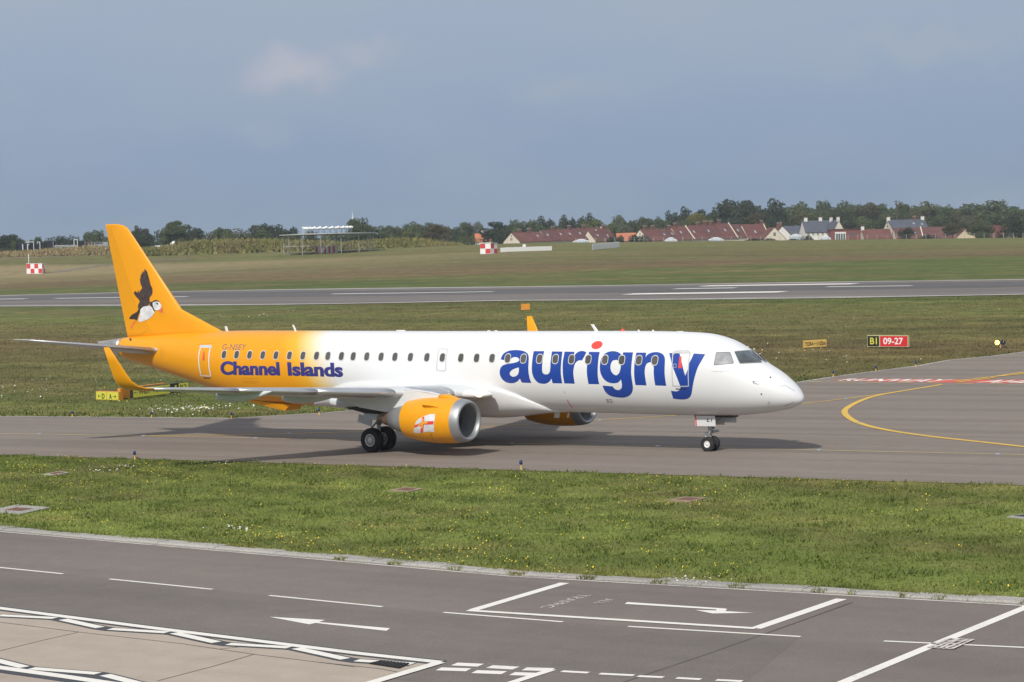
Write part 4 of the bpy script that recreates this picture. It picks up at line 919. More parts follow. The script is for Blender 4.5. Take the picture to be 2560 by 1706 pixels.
# ---- cockpit glazing
nz7 = ((1700, 800), .21684)
side_win = [(422, 374), (572, 371), (585, 385), (622, 488), (612, 508), (395, 524), (389, 512), (414, 385)]
pn = decal('cockpit_window', [[Z(*nz7, side_win)]], simple('side_window_reflection', (.33, .34, .35), .15, var=.4, vscale=2.0, coat=.8), plane, off=.006)  # pale mottled base paints a white reflection into the glass
decal('window_frame', [ring_px(Z(*nz7, side_win), 2.2)], M_DFRAME, pn, off=.011)
ws = [(625, 370), (640, 362), (795, 350), (815, 362), (948, 488), (935, 495), (695, 508), (682, 498)]
pn = decal('windscreen', [[Z(*nz7, ws)]], M_COCKPIT, plane, off=.006); decal('window_frame', [ring_px(Z(*nz7, ws), 2.0)], M_DFRAME, pn, off=.011)
ws2 = [(822, 356), (835, 352), (905, 400), (985, 460), (1018, 486), (985, 492), (962, 484)]
pn = decal('windscreen', [[Z(*nz7, ws2)]], simple('far_windscreen_glass', (.16, .20, .22), .1, var=.3, coat=.8), plane, off=.006, y1=1.2)
b_ = MB()
for a, c_ in (((828, 372), (930, 470)), ((905, 410), (978, 480))):
    p0, p1 = cast(Z(*nz7, [a, c_]), F_fus, -2.6, 1.2, .04); b_.tube(p0, p1, .018)
b_.build('wiper', M_BLK, plane)
# port side glazing, seen from elsewhere
for pts in (side_win, ws):
    V, F = fill2d([[Z(*nz7, pts)]], 9.0); P = cast(V, F_fus, -2.6, 0, .006); P[:, 1] *= -1; o = mk('cockpit_window', P, F, M_COCKPIT, plane, smooth=True)
    if o.data.polygons[0].normal.y < 0: o.data.flip_normals()

# ---- lettering
LZ = ((1240, 840), .2295)
LET = {
 'a': [[(52, 258), (62, 225), (80, 198), (105, 178), (145, 162), (200, 155), (260, 158), (310, 170), (345, 195), (357, 235), (355, 300), (352, 360), (360, 430), (372, 480), (386, 513), (285, 510), (272, 492), (262, 465), (235, 495), (200, 512), (160, 516), (110, 505), (70, 475), (47, 435), (40, 395), (50, 350), (80, 320), (130, 305), (185, 297), (230, 285), (254, 268), (252, 250), (232, 236), (200, 232), (168, 246), (148, 272), (100, 266)],
       [(250, 345), (205, 357), (168, 378), (148, 405), (155, 430), (180, 446), (210, 442), (236, 424), (248, 395)]],
 'u': [[(412, 167), (525, 167), (515, 220), (505, 300), (502, 360), (508, 400), (530, 420), (560, 420), (583, 400), (592, 350), (595, 290), (603, 220), (610, 170), (725, 172), (716, 240), (708, 330), (706, 400), (712, 460), (722, 518), (618, 516), (610, 490), (605, 465), (585, 495), (550, 518), (510, 522), (460, 510), (420, 470), (398, 420), (390, 360), (395, 280), (403, 210)]],
 'r': [[(748, 172), (855, 174), (852, 198), (850, 222), (870, 195), (900, 173), (935, 165), (965, 170), (985, 180), (962, 226), (935, 270), (912, 267), (885, 277), (860, 305), (848, 350), (842, 400), (848, 460), (858, 522), (745, 518), (733, 450), (727, 380), (727, 300), (735, 240)]],
 'i': [[(1015, 175), (1130, 176), (1118, 240), (1110, 330), (1108, 420), (1115, 480), (1125, 527), (1008, 525), (998, 470), (990, 400), (992, 320), (1000, 240)]],
 'g': [[(1385, 180), (1493, 180), (1483, 250), (1475, 330), (1472, 400), (1478, 460), (1487, 520), (1492, 570), (1480, 620), (1450, 652), (1405, 670), (1350, 672), (1290, 665), (1240, 650), (1200, 620), (1175, 580), (1162, 541), (1272, 551), (1290, 575), (1320, 590), (1350, 588), (1370, 568), (1372, 530), (1362, 475), (1335, 505), (1300, 516), (1255, 515), (1210, 500), (1170, 465), (1143, 415), (1132, 360), (1135, 300), (1150, 240), (1180, 200), (1225, 175), (1280, 167), (1330, 178), (1362, 202), (1376, 228)],
       [(1275, 268), (1315, 262), (1347, 282), (1360, 315), (1355, 365), (1340, 408), (1315, 430), (1285, 422), (1258, 390), (1247, 350), (1253, 300)]],
 'n': [[(1530, 183), (1637, 184), (1633, 210), (1628, 235), (1650, 206), (1690, 185), (1740, 177), (1790, 185), (1825, 210), (1840, 250), (1838, 330), (1837, 400), (1843, 470), (1855, 545), (1735, 540), (1725, 480), (1718, 410), (1718, 340), (1705, 298), (1675, 287), (1643, 302), (1626, 340), (1620, 400), (1628, 470), (1640, 540), (1520, 536), (1510, 480), (1505, 400), (1508, 310), (1518, 240)]],
 'y': [[(1887, 187), (2000, 194), (2018, 270), (2042, 370), (2062, 435), (2088, 370), (2105, 300), (2130, 250), (2155, 193), (2280, 200), (2240, 270), (2200, 340), (2170, 430), (2150, 510), (2137, 590), (2127, 640), (2102, 675), (2060, 691), (2000, 692), (1930, 683), (1905, 597), (1960, 605), (1995, 595), (2010, 567), (2000, 530), (1975, 465), (1945, 390), (1920, 320), (1905, 260)]]}
for ch, lp in LET.items():
    decal('lettering', [[Z(*LZ, crom(p, n=3, corner=40)) for p in lp]], M_BLUE, fuselage, off=.004, cell=9.0)
ell = [(1100 + 63*math.cos(a)*math.cos(-.33) - 42*math.sin(a)*math.sin(-.33), 101 + 63*math.cos(a)*math.sin(-.33) + 42*math.sin(a)*math.cos(-.33)) for a in np.linspace(0, 2*math.pi, 40, endpoint=False)]
decal('lettering', [[Z(*LZ, ell)]], M_RED, fuselage, off=.004)
rz = ((500, 780), .34)
for dx_, of_ in ((-2, .004), (3, .0052)):
    decal_text('lettering', 'Channel', Z(*rz, [(152 + dx_, 464), (588 + dx_, 470), (580 + dx_, 368), (152 + dx_, 362)]), M_NAVY, fuselage, bold=.034, off=of_)
for dx_, of_ in ((-2, .004), (3, .0052)):
    decal_text('lettering', 'Islands', Z(*rz, [(650 + dx_, 471), (1051 + dx_, 481), (1045 + dx_, 375), (642 + dx_, 370)]), M_NAVY, fuselage, bold=.034, off=of_)
decal_text('lettering', 'G-NSEY', Z(*rz, [(162, 279), (330, 281), (345, 239), (170, 238)]), M_PALEBLUE, fuselage, off=.004)
decal_text('lettering', 'EMBRAER 195', Z(*nz7, [(367, 603), (572, 599), (572, 587), (367, 591)]), M_DOORG, fuselage, off=.004)
# ---- doors
def dense(pts, step=4.0):
    P = [np.array(p) for p in pts]; out = []
    for i, a in enumerate(P):
        b = P[(i+1) % len(P)]; n_ = max(1, int(np.linalg.norm(b-a)/step)); out += [tuple(a + (b-a)*k_/n_) for k_ in range(n_)]
    return out
def ring_strip(name, pts, w, mat, parent, off, mirror=False):
    o_, i_ = ring_px(dense(pts), w); n_ = len(o_); P = cast(o_ + i_, F_fus, -2.6, 0.0, off)
    if mirror: P[:, 1] *= -1
    o = mk(name, P, [(k_, (k_+1) % n_, n_ + (k_+1) % n_, n_ + k_) for k_ in range(n_)], mat, parent, smooth=True)
    if o.data.polygons[0].normal.y*(1 if mirror else -1) < 0: o.data.flip_normals()
    return o
def door(pts, w, mat, off=.010, extra=()): return ring_strip('door', pts, w, mat, plane, off)
fd = Z(*LZ, crom([(1924, 200), (1940, 172), (2090, 162), (2116, 185), (2108, 260), (2099, 400), (2102, 530), (2088, 553), (1945, 551), (1922, 535), (1913, 400), (1916, 280)], n=3, corner=60))
d_ = door(fd, 2.2, M_DOORG)
decal('door_hood', [[Z(*LZ, [(1918, 212), (1932, 170), (1950, 158), (2095, 155), (2122, 178), (2117, 214), (2104, 214), (2106, 190), (1948, 192), (1932, 212)])]], M_DOORG, d_, off=.014)
decal('door_handle', [[Z(*LZ, [(2000, 225), (2020, 225), (2024, 352), (1986, 354)])]], M_RED, d_, off=.012)
decal('door_sill', [[Z(*LZ, [(1958, 573), (2078, 573), (2078, 583), (1958, 583)])]], M_BLK, d_, off=.012)
decal('door_latch', [ring_px(Z(*LZ, [(1932, 306), (1966, 306), (1966, 346), (1932, 346)]), 1.2)], M_FRAME, d_, off=.012)
az = ((0, 520), .3827)
ad = Z(*az, crom([(1309, 908), (1380, 906), (1370, 960), (1369, 1030), (1381, 1098), (1372, 1103), (1312, 1098), (1298, 1030), (1296, 965)], n=3, corner=60))
d_ = door(ad, 2.6, M_WHITE)
decal('door_hood', [[Z(*az, [(1304, 912), (1308, 897), (1386, 897), (1384, 918), (1374, 922), (1374, 908), (1314, 908)])]], M_DOORG, d_, off=.014)
decal('door_handle', [[Z(*az, [(1330, 938), (1337, 938), (1337, 996), (1322, 996)])]], M_RED, d_, off=.012)
decal('door_sill', [[Z(*az, [(1330, 1108), (1374, 1108), (1374, 1113), (1330, 1113)])]], M_BLK, d_, off=.012)
oz = Z(*rz, crom([(1752, 285), (1765, 271), (1812, 271), (1822, 283), (1812, 350), (1808, 425), (1796, 437), (1748, 434), (1738, 420), (1742, 350)], n=3, corner=60))
door(oz, 1.9, M_DOORG)
# mirrored doors on the far flank
for src in (fd, ad, oz):
    ring_strip('door', src, 2.0, M_FRAME, plane, .010, True)
# ---- small markings, probes and seams
def stroke(pts, w): 
    P = [np.array(p, float) for p in pts]; L = []; R_ = []
    for i, q in enumerate(P):
        d = P[min(i+1, len(P)-1)] - P[max(i-1, 0)]; d /= np.linalg.norm(d); n_ = np.array([-d[1], d[0]])*w/2; L.append(tuple(q+n_)); R_.append(tuple(q-n_))
    return L + R_[::-1]
for pts, w, mt in ((Z(*nz7, [(1160, 773), (1205, 752), (1320, 820)]), 1.0, M_SEAM), (Z(*nz7, [(1200, 998), (1310, 945)]), 1.0, M_SEAM), (Z(*LZ, [(775, 695), (800, 745), (835, 784)]), 1.6, M_RED), (Z(*LZ, [(747, 603), (755, 630)]), 1.2, M_SEAM), (Z(*rz, [(312, 490), (432, 492)]), .9, M_SEAMY), (Z(*rz, [(312, 508), (432, 512)]), .9, M_SEAMY), (Z(*rz, [(320, 520), (420, 524)]), .9, M_SEAMY), (Z(*LZ, [(1885, 132), (2230, 150)]), .8, M_FRAME), (Z(*az, [(1052, 900), (1052, 980)]), 1.0, M_SEAMY), (Z(*az, [(1068, 905), (1064, 985)]), .8, M_SEAMY), (Z(*az, [(1295, 893), (1415, 882)]), .8, M_SEAMY)):
    decal('seam', [[stroke(pts, w)]], mt, fuselage, off=.006)
for pts in ([(1198, 696), (1228, 698)], [(1236, 694), (1264, 698)], [(1206, 720), (1236, 718)], [(1246, 718), (1272, 722)]): decal('marking', [[stroke(Z(*LZ, pts), 1.6)]], M_BLK, fuselage, off=.006)
for a, c_, r_ in (((845, 714), (900, 712), 4), ((1020, 938), (1080, 952), 4)):
    p0 = cast(Z(*nz7, [a]), F_fus, -2.6, .5, .0)[0]; p1 = cast(Z(*nz7, [a]), F_fus, -2.6, .5, .10)[0]; b_ = MB(); b_.tube(p0, p1, .022, .016); b_.tube(p1, p1 + np.array([.22, 0, -.01]), .016, .01); b_.build('pitot_probe', M_STRUT, plane, smooth=True)
for a in ((1042, 664), (939, 856)):
    q = Z(*nz7, [a])[0]; decal('sensor_vane', [[[(q[0] + 2.0*math.cos(t), q[1] + 2.0*math.sin(t)) for t in np.linspace(0, 6.2, 12)]]], M_BLK, plane, off=.01)
# blade aerials and beacon on the spine
def aerial(x, h, c_, sweep, side=0.0, mat=M_WHITE):
    zt_ = float(fus(x)[0]); V = []
    for t_, xx in ((-.02, 0), (.02, 0)): pass
    b_ = MB(); b_.loft([[(x + a*c_*.5 - sweep*s, y*.025*(1-s*.4), zt_ - .02 + h*s) for a, y in ((1, 0), (.3, 1), (-1, .2), (-1, -.2), (.3, -1))] for s in (0, .5, 1)])
    b_.build('blade_aerial', mat, plane)
def spine_x(px): 
    d = ray(px, 828); return float((CAM + (-CAM[1]/d[1])*d)[0])
aerial(spine_x(568), .24, .16, .08); aerial(spine_x(739), .28, .12, .14); aerial(spine_x(1492), .30, .16, .22); aerial(spine_x(1002), .06, .5, .0); aerial(spine_x(1222), .05, .15, 0); aerial(spine_x(1240), .05, .15, 0)
aerial(spine_x(1598), .07, .08, .04); aerial(spine_x(1634), .07, .08, .04); aerial(spine_x(1700), .04, .3, .0)
bx_ = spine_x(1557); b_ = MB(); b_.lathe((bx_, 0, float(fus(bx_)[0]) - .01), (0, 0, 1), [(0, .09), (.05, .085), (.09, .05), (.10, 0)], 14); b_.build('beacon', M_RED, plane, smooth=True)
b_ = MB(); q = np.array(hp); b_.tube((-11.0, -.05, 1.47), (-11.05, -.05, 1.28), .03); b_.build('belly_aerial', M_WHITE, plane)
b_ = MB(); b_.loft([[(x, .4 + y*.02, z_) for x, y in ((-11.75 + dx, 1), (-12.0 + dx, 1), (-12.0 + dx, -1), (-11.75 + dx, -1))] for z_, dx in ((1.55, 0), (1.22, -.06))]); b_.build('belly_aerial', M_WHITE, plane)
decal('exhaust_port', [[Z(*az, [(845, 852), (858, 852), (860, 868), (848, 870)])]], M_BLK, fuselage, off=.008)

# ================================================================== SIGNS, LIGHTS AND OTHER SMALL THINGS
M_SIGNY = simple('sign_yellow', (.62, .60, .07), 0.5, var=.05); M_SIGNO = simple('sign_orange', (.66, .27, .03), 0.5, var=.08); M_SIGNR = simple('sign_red', (.62, .025, .035), 0.45, var=.05)
M_SIGNK = simple('sign_black', (.018, .018, .016), 0.5); M_SIGNW = simple('sign_white', (.80, .80, .78), 0.5); M_SIGNTAN = simple('sign_tan', (.58, .38, .10), 0.5); M_SIGNEDGE = simple('sign_edge_grey', (.40, .40, .38), 0.6)
M_POST = simple('edge_light_post', (.72, .46, .12), 0.5, var=.1); M_CAP = simple('blue_light_cap', (.012, .03, .12), 0.25, coat=.5)
M_GALV = simple('galvanised_steel', (.50, .53, .55), 0.5, .4, var=.12); M_CREAM = simple('cream_render', (.66, .60, .49), 0.85, var=.07, vscale=.6)
TILT = 0.022
def frame_at(P, ang=0.0, tilt=TILT):
    """axes of an upright thing at P: along, into the picture, up; ang turns it about the vertical"""
    x = np.array([RH[0]*math.cos(ang) + FH[0]*math.sin(ang), RH[1]*math.cos(ang) + FH[1]*math.sin(ang), 0]); up = np.array([RH[0]*tilt, RH[1]*tilt, 1.0]); up /= np.linalg.norm(up)
    x = x - up*np.dot(x, up); x /= np.linalg.norm(x); y = np.cross(up, x)
    return x, y, up
def depth_of(P): return float(np.dot(np.asarray(P) - CAM, FWD))
def sign(name, label, bl, br, h_m, panels, texts, back=None, thick=.22, raise_=.10, legs=True, edge=M_SIGNEDGE):
    A = gp(*bl); B = gp(*br); x = B - A; L = np.linalg.norm(x); x /= L; up = np.array([RH[0]*TILT, RH[1]*TILT, 1.0]); y = np.cross(up, x); y /= np.linalg.norm(y)
    if np.dot(y, np.append(FH, 0)) < 0: y = -y
    e_ = empty(name, tuple((A+B)/2), label, 'sign')
    def P(u, v, d): return A + x*(u*L) + up*(raise_ + v*h_m) + y*d
    b_ = MB(); b_.add([P(u, v, d) for d in (0, thick) for u, v in ((0, 0), (1, 0), (1, 1), (0, 1))], [(0, 1, 2, 3), (7, 6, 5, 4), (0, 4, 5, 1), (1, 5, 6, 2), (2, 6, 7, 3), (3, 7, 4, 0)]); b_.build('case', back or edge, e_)
    for u0, u1, mt in panels:
        g = .012; b_ = MB(); q = [P(u, v, d) for d in (-.004, -.016) for u, v in ((u0 + g, .05), (u1 - g, .05), (u1 - g, .95), (u0 + g, .95))]
        b_.add(q, [(0, 1, 2, 3), (7, 6, 5, 4), (0, 4, 5, 1), (1, 5, 6, 2), (2, 6, 7, 3), (3, 7, 4, 0)]); b_.build('panel', mt, e_)
    for item in texts:
        body, u0, u1, v0, v1, mt = item[:6]; bold = item[6] if len(item) > 6 else .0
        if body in ('<-', '->', '/^'):
            if body == '/^': pts = [(.1, .15), (.25, .05), (.7, .62), (.85, .45), (.9, .95), (.4, .88), (.55, .74)]; fs = [list(range(7))]
            else:
                pts = [(0, .5), (.42, .95), (.42, .72), (.22, .56), (1, .56), (1, .44), (.22, .44), (.42, .28), (.42, .05)]; fs = [[0, 1, 2, 3], [3, 4, 5, 6], [0, 3, 6], [0, 6, 7, 8]]
                if body == '->': pts = [(1-a, b) for a, b in pts]
            V, F = pts, fs
        else: V, F, _ = text2d(body, bold)
        mk('lettering', [P(u0 + (u1-u0)*v[0], v0 + (v1-v0)*v[1], -.021) for v in V], F, mt, e_)
    if legs:
        for u in (.15, .85):
            b_ = MB(); b_.tube(P(u, -raise_/h_m - .05, thick/2), P(u, .02, thick/2), .035); b_.build('leg', edge, e_)
    return e_
r4 = ((1900, 780), .2806)
S = lambda q, z_=r4: Z(*z_, [q])[0]
def hm(px_h, P): return px_h*depth_of(P)/FOC
Pb = gp(*S((957, 322))); sign('runway_sign', 'black B1 and red 09-27 holding point sign in the infield', S((955, 324)), S((1320, 327)), hm(28.5, Pb), [(0, .31, M_SIGNK), (.31, 1, M_SIGNR)], [('B1', .075, .245, .22, .80, M_SIGNY, .02), ('09-27', .40, .88, .22, .80, M_SIGNW, .02)], back=simple('sign_rim', (.55, .55, .30), .6))
Pb = gp(*S((392, 330))); sign('distance_sign', 'small tan TORA 1102m distance sign tilted in the grass', S((390, 330)), S((594, 318)), hm(18.5, Pb), [(0, 1, M_SIGNTAN)], [('TORA', .05, .42, .22, .76, M_SIGNK, .03), ('<-', .44, .56, .30, .70, M_SIGNK), ('1102m', .57, .96, .22, .76, M_SIGNK, .03)], back=M_SIGNTAN, raise_=.06)
lz = ((220, 930), .1275)
Pb = gp(*S((160, 552), lz)); sign('direction_sign', 'yellow taxiway direction sign lettered D and A with black arrows', S((158, 548), lz), S((605, 562), lz), hm(21.5, Pb), [(0, .48, M_SIGNY), (.48, 1, M_SIGNY)], [('<-', .09, .24, .22, .66, M_SIGNK), ('D', .27, .39, .15, .75, M_SIGNK, .03), ('A', .58, .71, .15, .72, M_SIGNK, .03), ('->', .75, .90, .22, .66, M_SIGNK)], back=M_SIGNO, thick=.35, raise_=.0, legs=False)
sign('direction_sign', 'long orange back of a taxiway sign between the two yellow signs', S((640, 548), lz), S((1530, 430), lz), hm(26, Pb), [], [], back=M_SIGNO, thick=.25, raise_=.05)
sign('direction_sign', 'long yellow WEST APRON sign partly hidden by the wing tip', S((878, 550), lz), S((1988, 415), lz), hm(25, Pb), [(0, .665, M_SIGNY), (.665, .80, M_SIGNK), (.80, 1, M_SIGNY)], [('<-', .015, .085, .40, .64, M_SIGNK), ('WEST', .10, .31, .32, .80, M_SIGNK, .02), ('APRON', .36, .64, .32, .80, M_SIGNK, .02), ('/^', .69, .78, .15, .85, M_SIGNY), ('B2', .83, .95, .25, .78, M_SIGNK)], back=M_SIGNK, thick=.25)
Pb = gp(1313, 777); sign('distance_board', 'small plain orange board in the infield above the far winglet', (1303, 777), (1325, 776), hm(15.5, Pb), [], [], back=M_SIGNO, raise_=.05)
# runway guard lights
Pg = gp(2501, 870); x, y, up = frame_at(Pg, -.35); sc_ = depth_of(Pg)/FOC
gl = empty('guard_light', tuple(Pg), 'runway guard light with one amber lamp lit at the right', 'guard light')
b_ = MB(); b_.tube(Pg - up*.05, Pg + up*.22, .035); b_.build('post', M_POST, gl)
for s, lit in ((-1, True), (1, False)):
    c_ = Pg + up*.36 + x*(s*.20); b_ = MB(); b_.lathe(c_, -y, [(-.10, 0), (-.10, .15), (.10, .17), (.16, .18), (.16, .15), (.04, .14)], 22); hd = b_.build('lamp_housing', simple('lamp_housing_blue', (.03, .04, .09), .5), gl)
    b_ = MB(); b_.lathe(c_, -y, [(.05, .145), (.09, .10), (.105, 0)], 22); b_.build('lens', simple('amber_lens_lit' if lit else 'amber_lens_off', (.8, .42, .03) if lit else (.05, .05, .06), .2, emit=((1, .60, .06), 14.0) if lit else None), hd, smooth=True)
# taxiway edge lights
LIGHTS = [((181, 1043.5), 'left of all the edge lights, beside the sign lettered D'), ((379, 1045.5), 'below the West Apron sign'), ((579, 1047.5), 'below the wing, left of the yellow belly'), ((798, 1038), 'below the wing, nearest the main wheel'), ((337, 1149), 'at the near edge of the taxiway, left'), ((1303, 1175), 'at the near edge of the taxiway, ahead of the engine'), ((2083, 943), 'nearest the aircraft nose'), ((2190, 929.5), 'second to the right of the aircraft nose'), ((2290, 918), 'third to the right of the aircraft nose')]
def edge_light():
    b_ = MB(); b_.lathe((0, 0, 0), (0, 0, 1), [(-.03, .05), (.02, .05), (.025, .026), (.21, .022), (.215, .04)], 14); p_ = b_.build('post', M_POST, None, smooth=False)
    b_ = MB(); b_.lathe((0, 0, 0), (0, 0, 1), [(.205, .052), (.24, .058), (.33, .055), (.37, .035), (.38, 0)], 14); c_ = b_.build('cap', M_CAP, None, smooth=True)
    return p_, c_
pp, cc = edge_light(); first = True
for (q, where) in LIGHTS:
    P = gp(*q); e_ = empty('edge_light', tuple(P), 'blue-capped taxiway edge light ' + where, 'edge light', 'blue taxiway edge lights')
    for src in (pp, cc):
        o = src if first else src.copy()
        if not first: COL.objects.link(o)
        o.parent = e_; o.scale = (1.15, 1.15, 1.0)
    first = False
# flush centre line lights
M_FLUSH = simple('flush_light_metal', (.42, .44, .47), .35, .5); fb_ = MB(); fb_.lathe((0, 0, 0), (0, 0, 1), [(-.02, .12), (.012, .12), (.03, .07), (.03, 0)], 12); proto = None
FL = [((99, 1086.5), 'far left'), ((359.5, 1091.5), 'where the two yellow lines part'), ((640, 1096.8), 'below the wing on the nearer line'), ((723.5, 1086), 'below the wing on the farther line'), ((1279, 1110.5), 'under the belly'), ((1500, 1051.8), 'behind the far engine'), ((1644, 1118), 'behind the nose wheel'), ((2048, 1127.3), 'below the nose tip'), ((2495, 1137.3), 'nearest the right edge'), ((2115, 998.3), 'on the line beyond the nose'), ((2147, 1058.5), 'on the bend of the hooked line')]
for q, wh in FL:
    P = gp(*q); o = fb_.build('centre_light', M_FLUSH) if proto is None else proto.copy()
    if proto is not None: COL.objects.link(o)
    proto = proto or o; o.location = (P[0], P[1], P[2] + .032); tag(o, 'flush taxiway centre light set in the yellow line, ' + wh, 'light', 'flush taxiway centre lights')

# ================================================================== BEYOND THE RUNWAY
M_HRED = simple('hut_red', (.60, .05, .06), .5); M_HWHITE = simple('hut_white', (.82, .82, .80), .6, var=.05)
def solid(name, mat, parent, P, x, y, up, c_, size):
    R_ = Matrix((x, y, up)).transposed(); b_ = MB(); b_.box(Vector(P + x*c_[0] + y*c_[1] + up*c_[2]), size, R_); return b_.build(name, mat, parent)
def hut(label, px, y_base, D, w, d, h, ang, cols_f, cols_s):
    P = atd(px, y_base, D); P[2] = float(terrain(P[0], P[1])); x, y, up = frame_at(P, ang); e_ = empty('equipment_hut', tuple(P), label, 'hut', 'chequered equipment huts')
    solid('body', M_HWHITE, e_, P, x, y, up, (0, 0, h/2), (w, d, h)); solid('roof', M_HWHITE, e_, P, x, y, up, (0, 0, h + .04), (w + .2, d + .2, .08))
    for i in range(cols_f):
        for j in range(2):
            if (i + j) % 2: solid('red_panel', M_HRED, e_, P, x, y, up, ((-w/2 + w*(i+.5)/cols_f), -d/2 - .02, h*(.27 + .48*j)), (w/cols_f*.94, .04, h*.44))
    for i in range(cols_s):
        for j in range(2):
            if (i + j + cols_f) % 2:
                for sx in (-1, 1): solid('red_panel', M_HRED, e_, P, x, y, up, (sx*(w/2 + .02), (-d/2 + d*(i+.5)/cols_s), h*(.27 + .48*j)), (.04, d/cols_s*.94, h*.44))
    return e_, P, x, y, up
e_, P, x, y, up = hut('red and white chequered hut alone on the dry grass at the far left', 90, 688, 560, 4.1, 2.2, 2.6, -.12, 4, 2)
pm = atd(71.5, 660, 566); pm[2] = float(terrain(pm[0], pm[1])); b_ = MB(); b_.tube(pm, pm + up*5.0, .10); mo = b_.build('marker_mast', M_HWHITE); tag(mo, 'thin white mast behind the far left chequered hut', 'mast')
hut('red and white chequered hut left of the long white picket fence', 1222, 636, 490, 2.9, 2.5, 2.35, -.62, 2, 2)
# radio beacon on its raised deck
D0 = 600.0; sc_ = D0/FOC; Pd = atd(822, 623, D0); Pd[2] = float(terrain(Pd[0], Pd[1])); x, y, up = frame_at(Pd, 0.0, .012)
bc = empty('radio_beacon', tuple(Pd), 'steel radio beacon platform on many legs topped by a ring of white domes', 'radio beacon')
def pz(py, px=822): return float(atd(px, py, D0)[2] - Pd[2])
zd = pz(586); zu = pz(571.5); R0_ = 13.4
b_ = MB(); b_.loft([[Pd + x*(R0_*math.cos(a)) + y*(R0_*math.sin(a)) + up*z_ for a in np.linspace(0, 2*math.pi, 40, endpoint=False)] for z_ in (zd - .12, zd + .12)]); b_.build('deck', M_GALV, bc)
for r_, n_ in ((12.2, 14), (6.2, 8)):
    for k_ in range(n_):
        a = 2*math.pi*(k_+.3)/n_; c_ = Pd + x*(r_*math.cos(a)) + y*(r_*math.sin(a)); b_ = MB(); b_.tube(c_ - up*.5, c_ + up*(zd - .1), .085, n=6); b_.build('leg', M_GALV, bc)
for k_ in range(7):
    a = 2*math.pi*(2*k_+.3)/14; a2 = 2*math.pi*(2*k_+1.3)/14; b_ = MB(); b_.tube(Pd + x*(12.2*math.cos(a)) + y*(12.2*math.sin(a)) + up*.3, Pd + x*(12.2*math.cos(a2)) + y*(12.2*math.sin(a2)) + up*(zd - .2), .06, n=6); b_.build('brace', M_GALV, bc)
for sx in (-9.6, -5): b_ = MB(); b_.box(Vector(Pd + x*sx + y*(-8) + up*1.9), (4.2, 2, .10), Matrix((x, y, up)).transposed()); b_.build('landing', M_GALV, bc)
b_ = MB(); b_.loft([[Pd + x*(6.6*math.cos(a)) + y*(6.6*math.sin(a)) + up*z_ for a in np.linspace(0, 2*math.pi, 32, endpoint=False)] for z_ in (zu - .10, zu + .10)]); b_.build('aerial_ring', M_HWHITE, bc)
for k_ in range(24):
    a = 2*math.pi*k_/24; c_ = Pd + x*(6.4*math.cos(a)) + y*(6.4*math.sin(a)); b_ = MB(); b_.tube(c_ + up*(zd), c_ + up*zu, .06, n=6); b_.build('support', M_GALV, bc)
    b_ = MB(); b_.lathe(c_ + up*(zu + .08), up, [(0, .46), (.20, .44), (.38, .30), (.46, 0)], 10); b_.build('aerial_dome', M_HWHITE, bc, smooth=True)
b_ = MB(); cM = Pd - x*6.9 + up*zd; b_.tube(cM, cM + up*(zu - zd + .3), .05, n=6); b_.lathe(cM + up*(zu - zd + .3), up, [(-.1, 0), (0, .22), (.2, .25), (.4, 0)], 10); b_.build('monitor_aerial', M_HWHITE, bc)
Ph = Pd - y*3.0 - x*.3 ; Ph[2] = float(terrain(Ph[0], Ph[1])); xh, yh_, uph = frame_at(Ph, -.25); hb = empty('equipment_hut', tuple(Ph), 'red and white striped hut beneath the radio beacon platform', 'hut', 'chequered equipment huts')
solid('body', M_HWHITE, hb, Ph, xh, yh_, uph, (0, 0, .95), (5.6, 2.4, 1.9)); solid('roof', M_HWHITE, hb, Ph, xh, yh_, uph, (0, 0, 1.94), (5.8, 2.6, .08))
for i in range(5): solid('red_panel', M_HRED, hb, Ph, xh, yh_, uph, (-2.5 + i*1.22, -1.22, .95), (.58, .04, 1.8))
# white picket screens
def picket(label, bl, br, h, n, gap):
    A = gp(*bl); B = gp(*br); e_ = empty('picket_fence', tuple((A+B)/2), label, 'fence', 'white picket fences beyond the runway'); d = (B-A)/np.linalg.norm(B-A); L = np.linalg.norm(B-A); up = np.array([RH[0]*TILT, RH[1]*TILT, 1]); nn = np.cross(up, d)
    R_ = Matrix((d, nn, up)).transposed()
    for i in range(n):
        c_ = A + (B-A)*(i+.5)/n; c_[2] = float(terrain(c_[0], c_[1])); hh = h*(1 + random.uniform(-.02, .02)); b_ = MB(); b_.box(Vector(c_ + up*hh/2), (L/n*gap, .04, hh), R_); b_.build('picket', M_HWHITE, e_)
    for f_ in (.25, .75): b_ = MB(); b_.box(Vector((A+B)/2 + up*h*f_ + nn*.06), (L, .05, .08), R_); b_.build('rail', M_HWHITE, e_)
    return e_, A, B
Ap = gp(1251, 631); pf, A, B = picket('long low white picket fence right of the chequered hut', (1251, 631), (1380, 626.5), hm(11, Ap), 30, .90)
c_ = A + (B-A)*.46; solid('control_box', M_HWHITE, pf, c_, *frame_at(c_), (0, .3, hm(14, c_)), (.7, .5, hm(7, c_)))
Ap = gp(1481, 625.5); picket('tall short white picket fence in front of the garden bushes', (1481, 625.5), (1549.5, 619), hm(15.5, Ap), 20, .86)
